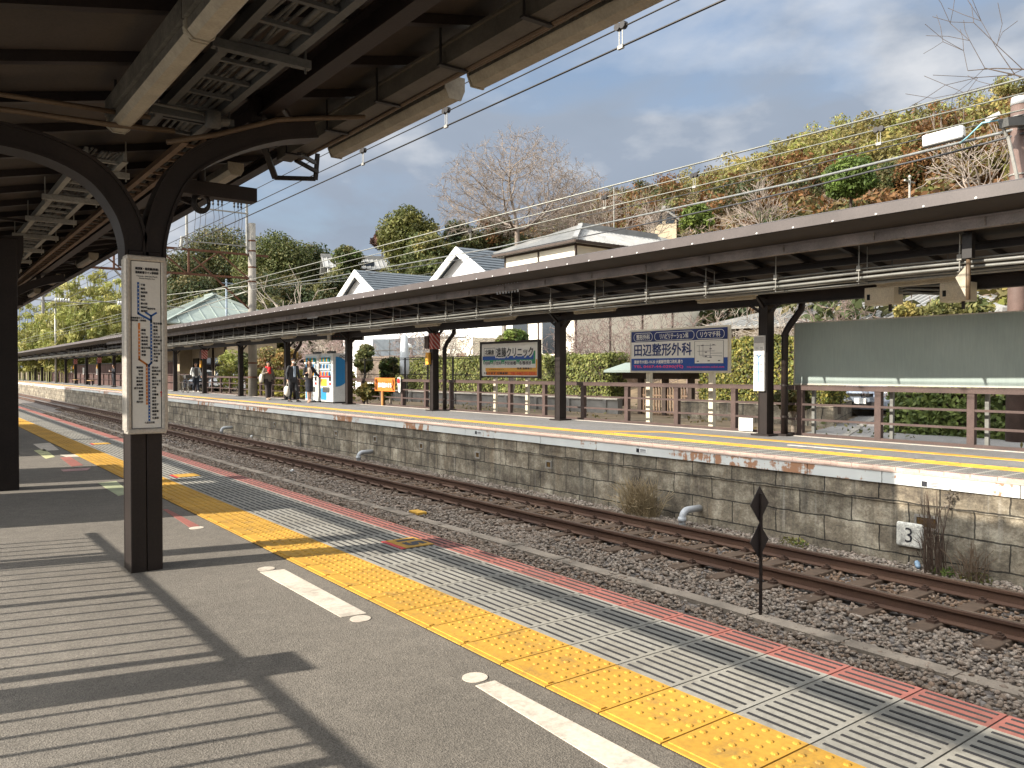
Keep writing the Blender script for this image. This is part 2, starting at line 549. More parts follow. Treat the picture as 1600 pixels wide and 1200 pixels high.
# ballast bed surface
def bedz(x):
    """height of ballast across the tracks"""
    xs = [3.2, 3.7, 4.0, 5.3, 5.7, 6.4, 6.75, 6.95, 7.6, 7.9, 8.15, 9.05, 9.3, 9.55, 10.1]
    zs = [-1.34, -1.24, -1.25, -1.25, -1.24, -1.24, -1.245, -1.245, -1.215, -1.225, -1.218, -1.218, -1.225, -1.20, -1.19]
    return np.interp(x, xs, zs)
bx = np.linspace(3.1, 10.1, 71); by = np.concatenate([np.linspace(-12, 40, 261), np.linspace(41, 200, 80)])
BX, BY = np.meshgrid(bx, by, indexing='ij')
BZ = bedz(BX) - 0.035 + nr.uniform(-0.012, 0.012, BX.shape)
vv = np.stack([BX, BY, BZ], -1).reshape(-1, 3)
ny = len(by)
ii, jj = np.meshgrid(np.arange(len(bx) - 1), np.arange(ny - 1), indexing='ij')
a = (ii * ny + jj).ravel()
t = NT("ballast_bed")
vo = t.n('ShaderNodeTexVoronoi'); vo.inputs['Scale'].default_value = 21
t.l(t.tc.outputs['Object'], vo.inputs['Vector'])
c = t.ramp(vo.outputs['Color'], [(0.1, (0.07, 0.055, 0.047)), (0.5, (0.15, 0.125, 0.11)), (0.9, (0.23, 0.205, 0.185))])
c = t.mix(1.0, c, t.ramp(vo.outputs['Distance'], [(0.25, 1.1), (0.75, 0.5)]), 'MULTIPLY')
t.color(c); t.b.inputs['Roughness'].default_value = 0.95
t.bump(vo.outputs['Distance'], -1.0, 0.03)
tag(np_mesh("ballast_bed", vv, np.stack([a, a + ny, a + ny + 1, a + 1], -1), t.m), "grey brown stone bed under the tracks", None, kind='structure')

# individual crushed stones lying on the bed
def make_stones(n, x0, x1, y0, y1, smin, smax, skip=None, power=1.0):
    ico = np.array([(0, .53, .85), (0, -.53, .85), (0, .53, -.85), (0, -.53, -.85), (.53, .85, 0), (-.53, .85, 0), (.53, -.85, 0), (-.53, -.85, 0), (.85, 0, .53), (-.85, 0, .53), (.85, 0, -.53), (-.85, 0, -.53)])
    fi = np.array([(0, 1, 8), (0, 8, 4), (0, 4, 5), (0, 5, 9), (0, 9, 1), (1, 6, 8), (8, 6, 10), (8, 10, 4), (4, 10, 2), (4, 2, 5), (5, 2, 11), (5, 11, 9), (9, 11, 7), (9, 7, 1), (1, 7, 6), (3, 6, 7), (3, 7, 11), (3, 11, 2), (3, 2, 10), (3, 10, 6)])
    x = nr.uniform(x0, x1, n)
    y = y0 + (y1 - y0) * nr.uniform(0, 1, n) ** power
    if skip is not None:
        k = ~skip(x, y); x, y = x[k], y[k]; n = len(x)
    s = nr.uniform(smin, smax, n)
    base = ico[None] * (1 + nr.uniform(-0.38, 0.25, (n, 12, 1)))
    sc = np.stack([nr.uniform(0.75, 1.35, n), nr.uniform(0.7, 1.15, n), nr.uniform(0.5, 0.85, n)], -1) * s[:, None]
    base = base * sc[:, None, :]
    al, be = nr.uniform(0, 6.283, n), nr.normal(0, 0.45, n)
    ca, sa, cb, sb = np.cos(al), np.sin(al), np.cos(be), np.sin(be)
    X, Y, Z = base[..., 0], base[..., 1], base[..., 2]
    Y, Z = Y * cb[:, None] - Z * sb[:, None], Y * sb[:, None] + Z * cb[:, None]
    X, Y = X * ca[:, None] - Y * sa[:, None], X * sa[:, None] + Y * ca[:, None]
    z = bedz(x) - 0.012 + nr.uniform(-0.02, 0.016, n)
    V = np.stack([X + x[:, None], Y + y[:, None], Z + z[:, None]], -1).reshape(-1, 3)
    F = (fi[None] + (np.arange(n) * 12)[:, None, None]).reshape(-1, 3)
    rust = np.exp(-((x - 8.6) / 0.75) ** 2) + 0.85 * np.exp(-((x - 5.0) / 1.55) ** 2)
    g_ = nr.uniform(0, 1, n)
    grey = np.stack([0.135 + 0.165 * g_, 0.112 + 0.14 * g_, 0.09 + 0.12 * g_], -1)
    br = np.stack([0.105 + 0.095 * g_, 0.064 + 0.062 * g_, 0.038 + 0.042 * g_], -1)
    w = np.clip(rust * 0.85 + nr.normal(0.06, 0.2, n), 0, 1)[:, None]
    Cc = grey * (1 - w) + br * w
    return V, F, np.repeat(Cc, 12, axis=0)
def on_sleeper(x, y):
    yy = np.mod(y, 0.6)
    return ((np.abs(x - 8.6) < 0.98) & (yy > 0.0) & (yy < 0.235) & (nr.uniform(0, 1, len(x)) < .8)) | ((x > 6.72) & (x < 6.98) & (nr.uniform(0, 1, len(x)) < 0.62)) | (np.abs(x - 8.05) < 0.07) | (np.abs(x - 9.15) < 0.07)
parts = [make_stones(14000, 5.0, 7.95, 1.5, 9, 0.016, 0.034, on_sleeper), make_stones(25000, 5.2, 7.95, 9, 26, 0.018, 0.035, on_sleeper, 1.3),
         make_stones(3400, 8.1, 9.15, 1.5, 9, 0.016, 0.032, on_sleeper), make_stones(4500, 8.1, 9.15, 9, 24, 0.022, 0.038, on_sleeper, 1.2),
         make_stones(6200, 9.22, 10.08, 1.5, 9, 0.016, 0.032, on_sleeper), make_stones(11000, 9.22, 10.08, 9, 27, 0.018, 0.034, on_sleeper, 1.3),
         make_stones(9000, 5.4, 10.05, 26, 55, 0.03, 0.05, on_sleeper, 1.5)]
V, F, Cc = [], [], []
o_ = 0
for v_, f_, c_ in parts:
    V.append(v_); F.append(f_ + o_); Cc.append(c_); o_ += len(v_)
tag(np_mesh("track_gravel", np.concatenate(V), np.concatenate(F), STONE, colors=np.concatenate(Cc)), "loose grey and rusty crushed stones between the rails and platforms", "gravel", kind='stuff')

# concrete trough between the tracks
cm = MB()
y = -8.0
while y < 90:
    cm.box(6.76, 6.95, y, y + 0.985, -1.40, -1.235 + rnd.uniform(-0.008, 0.008)); y += 1.0
tag(cm.build("cable_trough", mat("dusty_trough_concrete", (0.23, 0.19, 0.15), 0.95, var=0.45, scale=2, bump=0.3)), "low concrete cable trough running between the two tracks", "cable trough")

# ------------------------------------------------------------------ the tracks
t = NT("rusty_rail_steel")
n1 = t.noise(6, 6, 0.6, sc3=(1, 0.15, 1)); n2 = t.noise(80, 4)
c = t.ramp(n1, [(0.3, (0.050, 0.022, 0.012)), (0.55, (0.078, 0.037, 0.020)), (0.75, (0.11, 0.063, 0.038))])
t.color(t.mix(1.0, c, t.ramp(n2, [(0.3, 0.75), (0.7, 1.2)]), 'MULTIPLY'))
t.b.inputs['Roughness'].default_value = 0.75; t.bump(n2, 0.3, 0.003)
RAILM = t.m
RAILTOP = mat("worn_rail_head", (0.16, 0.115, 0.085), 0.4, metal=0.6, var=0.25, scale=3)
SLEEP = mat("weathered_concrete_sleeper", (0.10, 0.066, 0.044), 0.9, var=0.35, scale=5, bump=0.3)
CLIP = mat("rusty_fastening", (0.06, 0.032, 0.02), 0.8, var=0.4, bump=0.3)
def rail_profile(x, zt):
    return [(x - 0.064, zt - 0.153), (x + 0.064, zt - 0.153), (x + 0.064, zt - 0.142), (x + 0.011, zt - 0.125), (x + 0.008, zt - 0.045), (x + 0.0325, zt - 0.034), (x + 0.0325, zt - 0.006), (x + 0.026, zt), (x - 0.026, zt), (x - 0.0325, zt - 0.006), (x - 0.0325, zt - 0.034), (x - 0.008, zt - 0.045), (x - 0.011, zt - 0.125), (x - 0.064, zt - 0.142)]
RAILZ = -1.05
def track(cx, label, sleepers):
    tr = thing("railway_track", (cx, 0, RAILZ - 0.15), label, "railway track")
    for x in (cx - 0.55, cx + 0.55):
        m = MB(); m.prism([(px, -12, pz) for px, pz in rail_profile(x, RAILZ)], (0, 240, 0))
        r_ = m.build("rail", RAILM, tr)
        m = MB(); m.box(x - 0.020, x + 0.020, -12, 228, RAILZ - 0.004, RAILZ + 0.0025)
        m.build("running_surface", RAILTOP, r_)
    if sleepers:
        sl = None
        for k in range(3, 99):
            y = k * 0.6
            if sl is None:
                m = MB(); m.prism([(cx - 1.0, y + 0.01, -1.36), (cx - 1.0, y + 0.24, -1.36), (cx - 1.0, y + 0.215, -1.205), (cx - 1.0, y + 0.03, -1.205)], (2.0, 0, 0))
                sl = m.build("sleeper", SLEEP, tr, bevel=0.01); y0 = y
                fas = []
                for x in (cx - 0.55, cx + 0.55):
                    m = MB(); m.box(x - 0.16, x + 0.16, y + 0.07, y + 0.165, -1.21, -1.2015)
                    for s_ in (-1, 1):
                        m.box(x + s_ * 0.105 - 0.04, x + s_ * 0.105 + 0.04, y + 0.075, y + 0.16, -1.206, -1.178)
                        m.tube([(x + s_ * 0.10, y + 0.118, -1.18), (x + s_ * 0.10, y + 0.118, -1.145)], 0.017, 6)
                        m.beam((x + s_ * 0.125, y + 0.118, -1.17), (x + s_ * 0.055, y + 0.118, -1.172), 0.05, 0.012)
                    fas.append(m.build("rail_fastening", CLIP, sl))
            else:
                c1 = sl.copy(); COL.objects.link(c1); c1.parent = tr; c1.location = (0, y - y0, 0)
                for fa in fas:
                    c2 = fa.copy(); COL.objects.link(c2); c2.parent = c1
track(8.6, "rusty single railway track with concrete sleepers below the far platform wall", True)
track(4.6, "rusty near railway track tucked below the near platform edge", False)

# ------------------------------------------------------------------ near platform
YN0, YN1 = -8.0, 140.0
m = MB(); m.box(-1.6, 3.12, YN0, YN1, -1.55, 0.0)
tag(m.build("near_platform", ASPHALT), "dark asphalt near platform with a yellow tactile strip", None, kind='structure')
m = MB(); m.box(-900, -1.6, -900, 1500, -1.5, -0.2)
tag(m.build("rear_ground", ROADM), "paved ground behind the near platform", None, kind='structure')
EDGE = 3.14
XY0, XY1, XR = 1.98, 2.37, 2.98
def tactile(prefix, s, xe, y0, y1, dots_to, pitch=0.3, full=True):
    """edge paving; s=+1 near platform (edge on +X side), -1 far one; xe = edge x"""
    def bx(m, a_, b_, *r):
        m.box(min(a_, b_), max(a_, b_), *r)
    q = lambda d: xe - s * d
    yl = MB(); gr = MB(); rd = MB(); do = MB(); sl = MB(); jn = MB()
    bx(jn, q(0.02), q(1.165), y0, y1, -0.02, 0.0025)
    y = y0
    g_ = 0.0035
    while y < y1 - 0.01:
        a_, b_ = y + g_, y + pitch - g_
        if y > dots_to + 6:
            b_ = y + pitch * 8 - g_
        bx(yl, q(0.772), q(1.160), a_, b_, -0.012, 0.0075)
        bx(gr, q(0.163), q(0.768), a_, b_, -0.012, 0.006)
        bx(rd, q(0.0), q(0.160), a_, b_, -0.035, 0.006)
        if y < dots_to:
            for i in range(5):
                for j in range(5):
                    cx = q(0.772 + 0.030 + 0.06 * i); cy = y + 0.03 + 0.06 * j
                    do.lathe([(0.0135, 0.0), (0.0115, 0.0035), (0.007, 0.0055)], (cx, cy, 0.0072), 8)
            if full: bx(do, q(1.112), q(1.138), y + 0.012, y + pitch - 0.012, 0.007, 0.0125)
            for i in range(11):
                cx = q(0.195 + 0.0535 * i)
                bx(sl, cx - 0.0065, cx + 0.0065, y + 0.024, y + pitch - 0.024, 0.005, 0.0085)
            for i in range(3):
                cx = q(0.030 + 0.05 * i)
                bx(sl, cx - 0.006, cx + 0.006, y + 0.022, y + pitch - 0.022, 0.005, 0.0085)
            y += pitch
        else:
            n_ = 8 if y > dots_to + 6 else 1
            for i in range(11):
                cx = q(0.195 + 0.0535 * i)
                bx(sl, cx - 0.0065, cx + 0.0065, a_ + 0.02, b_ - 0.02, 0.005, 0.0085)
            for i in range(5):
                cx = q(0.772 + 0.030 + 0.06 * i)
                bx(do, cx - 0.008, cx + 0.008, a_ + 0.02, b_ - 0.02, 0.006, 0.011)
            y += pitch * n_
    tag(jn.build(prefix + "_paving_joints", JOINT), "dark mortar joints under the edge paving", None, kind='structure')
    tag(yl.build(prefix + "_tactile_paving", YELLOW), "yellow tactile paving strip along the platform edge", None, kind='structure')
    tag(gr.build(prefix + "_edge_paving", GREYTILE), "grey edge paving panels", None, kind='structure')
    tag(rd.build(prefix + "_edge_strip", REDTILE if s > 0 else PINKTILE), "red warning strip on the platform edge", None, kind='structure')
    tag(do.build(prefix + "_tactile_dots", YELLOW, smooth=False), "raised yellow dots of the tactile paving", None, kind='structure')
    tag(sl.build(prefix + "_grip_strips", SLOT), "dark grip strips set in the grey paving", None, kind='structure')
tactile("near", 1, EDGE, -0.9, 110.0, 14.0)

# white boarding marks: bar and discs
mk = MB()
def disc(m, x, y, r, z=0.003, n=28):
    m.prism([(x + r * math.cos(2 * math.pi * k / n), y + r * math.sin(2 * math.pi * k / n), -0.01) for k in range(n)], (0, 0, 0.01 + z))
def bar(m, quad_px, z=0.003):
    P = [pixZ(x, y, 0.0) for x, y in quad_px]
    P = [Vector((p.x, p.y, -0.01)) for p in P]
    if (P[1] - P[0]).cross(P[2] - P[1]).z < 0: P.reverse()
    m.prism(P, (0, 0, 0.01 + z))
bar(mk, [(406, 894), (444, 890), (573, 959), (533, 965)])
bar(mk, [(743, 1072), (773, 1064), (1062, 1217), (1000, 1230)])
for px, py, r in ((416, 889, 0.052), (563, 967, 0.052), (742, 1059, 0.052)):
    p = pixZ(px, py); disc(mk, p.x, p.y, r)
p = pixZ(307, 825); disc(mk, p.x, p.y, 0.055)
tag(mk.build("platform_markings", PAINTW), "worn white boarding bars and discs painted on the near asphalt", None, kind='structure')
# coloured floor stickers
def sticker(quad_px, m, label, z=0.003):
    b = MB(); bar(b, quad_px, z)
    o = b.build("floor_sticker", m); return tag(o, label, "floor sticker", "floor stickers on the near platform")
sticker([(52, 694), (78, 692), (92, 703), (68, 705)], PAINTW, "plain white floor sticker nearest the brown column at the frame edge")
sticker([(94, 711), (132, 709), (142, 713), (104, 714)], PAINTW, "narrow white floor sticker crossing the asphalt beyond the red one")
sticker([(55, 697), (78, 695), (118, 726), (150, 722), (150, 700)][0:2] + [(86, 706), (60, 708)], PAINTW, "small worn white floor sticker beside the yellow strip") if False else None
sticker([(54, 697), (70, 694), (86, 704), (72, 707)], YELLOW, "faded yellow and white floor sticker") if False else None
sticker([(53, 704), (70, 702), (86, 714), (72, 717)], mat("faded_lime_sticker", (0.55, 0.55, 0.30), 0.6), "faded lime floor sticker between two white ones")
sticker([(94, 715), (110, 714), (130, 727), (112, 729)], REDTILE, "faded red and white floor sticker on dark asphalt before the big shadow")
sticker([(95, 734), (142, 731), (136, 735), (99, 737)], mat("faded_pink_sticker", (0.45, 0.26, 0.25), 0.6), "thin pink floor sticker lying in the wide shadow")
sticker([(153, 755), (182, 752), (194, 762), (194, 773), (185, 775)], mat("pale_green_sticker", (0.42, 0.45, 0.27), 0.6), "pale green floor sticker behind the route map column")
sticker([(254, 796), (262, 796), (312, 822), (296, 824)], REDTILE, "long red and white floor sticker beside the route map column")

def font_mesh(s, size, bold=0.0, align='CENTER', sx=1.0):
    cu = bpy.data.curves.new("lettering", 'FONT')
    cu.body = s; cu.size = size; cu.align_x = align; cu.align_y = 'CENTER'
    cu.offset = bold; cu.resolution_u = 2
    o = bpy.data.objects.new("lettering_tmp", cu)
    COL.objects.link(o)
    dg = bpy.context.evaluated_depsgraph_get()
    me = bpy.data.meshes.new_from_object(o.evaluated_get(dg))
    bpy.data.objects.remove(o)
    bpy.data.curves.remove(cu)
    v = np.zeros(len(me.vertices) * 3, dtype=np.float32); me.vertices.foreach_get("co", v)
    v = v.reshape(-1, 3)
    f = [tuple(p.vertices) for p in me.polygons]
    bpy.data.meshes.remove(me)
    return v, f
def text(s, size, at_, right, up, m, parent, name="lettering", bold=0.0, align='CENTER', width=None, height=None, mb=None, local=False):
    """flat lettering; bold strokes are made of a few slightly shifted copies, each a hair in front of the last"""
    v, f = font_mesh(s, 1.0, 0.0, align)
    if len(v) == 0: return None
    v = v * size
    x0, x1, y0, y1 = v[:, 0].min(), v[:, 0].max(), v[:, 1].min(), v[:, 1].max()
    if width:
        k = width / max(x1 - x0, 1e-6)
        cxx = (x0 + x1) / 2
        v[:, 0] = (v[:, 0] - cxx) * k + (0 if align == 'CENTER' else (width / 2))
    if height:
        k = height / max(y1 - y0, 1e-6)
        v[:, 1] = (v[:, 1] - (y0 + y1) / 2) * k
    A = Vector(at_); r_, u_ = Vector(right), Vector(up); n_ = r_.cross(u_)
    b = mb or MB()
    sh = [(0, 0)]
    if bold > 0: sh += [(bold, bold), (-bold, -bold), (bold, -bold), (-bold, bold)]
    if bold > .012: sh += [(bold * 1.3, 0), (-bold * 1.3, 0), (0, bold * 1.3), (0, -bold * 1.3)]
    for i, (dx, dy) in enumerate(sh):
        b.add([A + r_ * (float(p[0]) + dx) + u_ * (float(p[1]) + dy) + n_ * (.00025 * i) for p in v], f)
    if mb is None: return b.build(name, m, parent, local=local)

# yellow car-stop number plates set in the grey paving
def plate(cx, cy, w, l, number, label):
    b = MB(); b.box(cx - w / 2 - 0.02, cx + w / 2 - 0.001, cy - l / 2, cy + l / 2, 0.002, 0.0105)
    o = b.build("car_number_plate", RED); WPOS[o.name] = Vector((0, 0, 0))
    b = MB(); b.box(cx - w / 2 + 0.012, cx + w / 2, cy - l / 2, cy + l / 2, 0.003, 0.0115); b.build("yellow_face", YELLOW, o)
    if number: text(number, 0.2, (cx + 0.02, cy, 0.0125), (0, -1, 0), (1, 0, 0), INK, o, width=l * 0.62, height=w * 0.55, bold=0.012)
    return tag(o, label, "floor plate")
p = pixZ(632, 851); plate(2.86, p.y, 0.24, 0.30, "15", "yellow floor plate numbered 15 with a red edge set in the grey paving")
p = pixZ(315, 742); plate(2.62, p.y, 0.26, 0.30, None, "blank yellow floor plate in the shaded paving beyond the route map column")
p = pixZ(178, 693); plate(2.62, p.y, 0.26, 0.30, None, "blank yellow floor plate seen before the route map column, sunlit")

# ------------------------------------------------------------------ far platform
FE = 10.10
m = MB(); m.box(FE + 0.06, 14.30, -12, 170, -1.55, 0.0)
tag(m.build("far_platform", ASPHALT2), "sunlit grey asphalt far platform", None, kind='structure')
tactile("far", -1, FE, -8.0, 160.0, 26.0)
b = MB(); b.box(12.2, 12.42, -8, 11.2, -0.01, 0.008)
b.prism([(11.3, 12.3, -0.01), (11.3, 11.9, -0.01), (12.2, 11.0, -0.01), (12.42, 11.2, -0.01)], (0, 0, 0.0175))
tag(b.build("second_tactile_strip", YELLOW), "second yellow strip on the far platform", None, kind='structure')
b = MB(); b.box(13.52, 13.60, -8, 60, -0.01, 0.006); b.box(11.75, 11.84, 6.6, 7.9, -0.01, 0.006)
tag(b.build("white_platform_line", PAINTW), "thin white line along the back of the far platform", None, kind='structure')
# retaining wall of the platform
t = NT("stained_block_wall")
sp = t.n('ShaderNodeSeparateXYZ'); t.l(t.tc.outputs['Object'], sp.inputs['Vector'])
cb = t.n('ShaderNodeCombineXYZ'); t.l(sp.outputs['Y'], cb.inputs['X']); t.l(sp.outputs['Z'], cb.inputs['Y'])
nz = t.noise(3.0, 3, vec=cb.outputs['Vector'])
wob = t.mix(0.07, cb.outputs['Vector'], nz, 'ADD')
br = t.n('ShaderNodeTexBrick')
br.inputs['Scale'].default_value = 1.0
br.inputs['Brick Width'].default_value = 0.78; br.inputs['Row Height'].default_value = 0.335
br.inputs['Mortar Size'].default_value = 0.011; br.inputs['Mortar Smooth'].default_value = 0.25
br.inputs['Color1'].default_value = (0.66, 0.66, 0.66, 1); br.inputs['Color2'].default_value = (1.1, 1.1, 1.1, 1)
br.inputs['Mortar'].default_value = (0.16, 0.16, 0.16, 1)
t.l(wob, br.inputs['Vector'])
streak = t.noise(1.0, 6, 0.65, vec=cb.outputs['Vector'], sc3=(5.5, 0.35, 1))
blot = t.noise(2.2, 8, 0.7, vec=cb.outputs['Vector'])
fin = t.noise(28, 6, 0.7, vec=cb.outputs['Vector'])
warm = t.noise(0.9, 5, 0.6, vec=cb.outputs['Vector'], sc3=(2.5, 0.8, 1))
c = t.ramp(blot, [(0.33, (0.07, 0.055, 0.040)), (0.5, (0.21, 0.175, 0.125)), (0.64, (0.42, 0.37, 0.28))])
c = t.mix(t.ramp(warm, [(0.55, 0.0), (0.75, 0.45)]), c, (0.24, 0.17, 0.10))
c = t.mix(t.ramp(streak, [(0.52, 0.0), (0.72, 0.75)]), c, (0.045, 0.042, 0.038))
st2 = t.noise(1.0, 5, 0.6, vec=cb.outputs['Vector'], sc3=(9.0, 0.5, 1))
c = t.mix(t.ramp(st2, [(0.60, 0.0), (0.75, 0.55)]), c, (0.42, 0.39, 0.33))
c = t.mix(1.0, c, t.ramp(fin, [(0.3, 0.62), (0.7, 1.3)]), 'MULTIPLY')
c = t.mix(1.0, c, br.outputs['Color'], 'MULTIPLY')
t.color(c); t.b.inputs['Roughness'].default_value = 0.95
hb = t.mix(0.6, br.outputs['Color'], fin)
t.bump(hb, 0.8, 0.02)
WALLM = t.m
wl_ = thing("platform_wall", (FE + 0.02, 0, -1.4), "stained grey block retaining wall below the far platform edge", "retaining wall")
m = MB(); m.box(FE + 0.03, FE + 0.065, -12, 170, -1.5, -0.45); m.box(FE + 0.015, FE + 0.065, -12, 170, -0.45, -0.19)
m.build("block_face", WALLM, wl_)
t = NT("rust_streaked_white_fascia")
cb = t.tc.outputs['Object']
gate = t.noise(0.22, 2, vec=cb, sc3=(0, 1, 0))
rn = t.noise(2.2, 6, 0.65, vec=cb, sc3=(1, 1, 2.2)); rs = t.noise(7, 5, 0.6, vec=cb, sc3=(1, 1, 0.2))
rm = t.mix(1.0, t.mix(0.5, rn, rs), t.ramp(gate, [(0.46, 0.70), (0.58, 1.10)]), 'MULTIPLY')
ln = t.noise(1.2, 4, vec=cb)
c = t.ramp(ln, [(0.3, (0.50, 0.51, 0.49)), (0.7, (0.63, 0.635, 0.60))])
c = t.mix(t.ramp(rm, [(0.505, 0.0), (0.535, 0.85), (0.7, 0.95)]), c, (0.30, 0.115, 0.03))
t.color(c); t.b.inputs['Roughness'].default_value = 0.6
RUSTFASC = t.m
m = MB(); y = -11.9
k = 0
while y < 165:
    L = 1.62 if k % 3 else 1.08
    m.box(FE - 0.012, FE + 0.05, y, y + L - 0.012, -0.205 - 0.004 * rnd.random(), -0.062); y += L; k += 1
m.build("steel_fascia", RUSTFASC, wl_)
m = MB(); m.box(FE - 0.02, FE + 0.055, -12, 168, -0.058, -0.036)
m.build("coping_lip", PINKTILE, wl_)
# drain holes, bracket dirt, number plate on the wall
m = MB(); hol = MB()
for (px, py, s_) in ((1446, 817, .06), (856, 726, .05), (745, 711, .05), (657, 697, .05), (585, 686, .05), (524, 677, .045), (428, 663, .045), (354, 650, .04)):
    p = pixX(px, py, FE)
    w_ = s_ * (2.0 if px > 1400 else 1.3)
    for (a0, a1, z0, z1) in ((-w_ - .025, w_ + .025, s_, s_ + .03), (-w_ - .025, w_ + .025, -s_ - .03, -s_), (-w_ - .025, -w_, -s_, s_), (w_, w_ + .025, -s_, s_)):
        m.box(FE + 0.012, FE + 0.06, p.y + a0, p.y + a1, p.z + z0, p.z + z1)
    hol.box(FE + 0.0265, FE + 0.05, p.y - w_, p.y + w_, p.z - s_, p.z + s_)
m.build("drain_surround", CONCRETE, wl_)
hol.build("drain_hole", mat("rust_dark_hole", (0.10, 0.055, 0.012), 0.9, var=0.6, scale=12), wl_)
p = pixX(1421, 836, FE)
m = MB(); m.box(FE - 0.015, FE + 0.04, p.y - .17, p.y + .17, p.z - .155, p.z + .155)
pn = m.build("number_plaque", mat("chipped_white_plaque", (0.55, 0.53, 0.47), 0.8, var=0.5, scale=14, fine=0.3), bevel=0.03)
WPOS[pn.name] = Vector((0, 0, 0))
text("3", 0.26, (FE - 0.018, p.y, p.z), (0, -1, 0), (0, 0, 1), INK, pn, height=0.19)
tag(pn, "chipped white plaque reading 3 on the block wall", "plaque")
def wall_label(px, py):
    p = pixX(px, py, FE)
    m = MB(); m.box(FE - 0.016, FE - 0.008, p.y - .12, p.y + .12, p.z - .035, p.z + .035)
    o = m.build("fascia_label", WHITE, wl_)
    m = MB(); m.box(FE - 0.018, FE - 0.01, p.y + .05, p.y + .118, p.z - .033, p.z + .033)
    for z in (-.018, .004, .02): m.box(FE - 0.018, FE - 0.01, p.y - .105, p.y + .03, p.z + z - .004, p.z + z + .004)
    m.build("label_print", INK, o)
wall_label(1456, 757); wall_label(1003, 704); wall_label(748, 676)
# pipes
def drain_pipe(px, py, label):
    p = pixX(px, py, FE - 0.42)
    o = thing("drain_pipe", (p.x, p.y, -1.25), label, "drain pipe", "grey drain elbows along the wall foot")
    pts = [(p.x, p.y, -1.27), (p.x, p.y, -1.08)]
    for k in range(1, 7):
        a_ = k / 6 * math.pi / 2
        pts.append((p.x + .13 * (1 - math.cos(a_)), p.y, -1.08 + .13 * math.sin(a_)))
    pts.append((p.x + .42, p.y, -0.95))
    MB().tube(pts, 0.055, 14).build("elbow", PVC, o, smooth=True)
    MB().tube([(p.x, p.y, -1.12), (p.x, p.y, -1.05)], 0.066, 14).build("collar", PVC, o, smooth=True)
    MB().tube([(p.x, p.y, -1.30), (p.x, p.y, -1.18)], 0.062, 14).build("socket", WHITE, o, smooth=True)
drain_pipe(1066, 792, "grey plastic drain elbow beside the dry grass clump")
drain_pipe(560, 703, "grey plastic drain elbow below the orange banner on the fence")
drain_pipe(346, 664, "grey plastic drain elbow farthest along the wall, near the route map column")
# narrow vertical pipe on wall
p = pixX(471, 678, FE)
tag(MB().tube([(FE - .03, p.y, -1.25), (FE - .03, p.y, -0.3)], 0.025, 8).build("wall_conduit", CONC_DK), "thin upright conduit on the platform wall below the vending machines", "conduit")
# litter
def litter(px, py, s, m, label, cat="litter", w=1.0):
    p = pixZ(px, py, -1.2)
    b = MB(); b.tube([(p.x - s, p.y - s * .6, -1.17), (p.x, p.y, -1.15), (p.x + s, p.y + s * .5, -1.165)], [s * .35 * w, s * .5 * w, s * .2 * w], 8)
    tag(b.build("litter_" + cat.split()[-1], m, smooth=True), label, cat)
BOT = mat("clear_blue_plastic", (0.25, 0.36, 0.48), 0.15, var=0.3)
litter(1105, 811, .07, mat("blue_can", (0.12, 0.22, 0.42), 0.3), "crushed blue drink can by the grey drain elbow", "can")
litter(1433, 886, .13, BOT, "clear plastic bottle lying on the stones below the plaque", "bottle", .55)
litter(396, 683, .12, WHITE, "white scrap of plastic on the gravel by the wall, left of the vending machines", "plastic scrap")
litter(457, 738, .06, WHITE, "white paper cup standing between the tracks", "cup")
litter(487, 690, .07, YELLOW_P, "yellow wrapper lying at the wall foot", "wrapper")
litter(497, 701, .07, WHITE, "white and black carton beside the yellow wrapper", "carton")
p = pixZ(653, 801, -1.23)
b = MB(); b.box(p.x - .09, p.x + .09, p.y - .16, p.y + .16, -1.25, -1.20); tag(b.build("track_marker", YELLOW, bevel=0.01), "flat yellow marker block on the concrete trough", "track marker")
# ------------------------------------------------------------------ near canopy
def nz_(x): return 3.41 + (x - 2.9) * 0.22
can = thing("near_canopy", (1.2, 5.4, 0), "dark brown near platform canopy on a curved Y shaped column, seen from below", "platform canopy")
YC0, YC1 = -9.0, 75.0
m = MB()
m.prism([(-1.08, YC0, nz_(-1.08)), (2.95, YC0, nz_(2.95)), (2.95, YC0, nz_(2.95) + .035), (-1.08, YC0, nz_(-1.08) + .035)], (0, YC1 - YC0, 0))
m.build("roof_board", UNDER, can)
m = MB()
m.prism([(-1.12, YC0 - .1, nz_(-1.12) + .045), (2.97, YC0 - .1, nz_(2.97) + .045), (2.97, YC0 - .1, nz_(2.97) + .10), (-1.12, YC0 - .1, nz_(-1.12) + .10)], (0, YC1 - YC0 + .2, 0))
m.build("roof_sheet", FASCIA, can)
m = MB(); m.box(2.945, 2.985, YC0, YC1, 3.375, 3.56); m.build("fascia", BROWN, can)
m = MB(); m.box(2.86, 2.975, 7.0, YC1, 3.56, 4.05); m.build("shade_upstand", FASCIA, can)  # unseen upstand added on the roof to shade the far wall and fascia
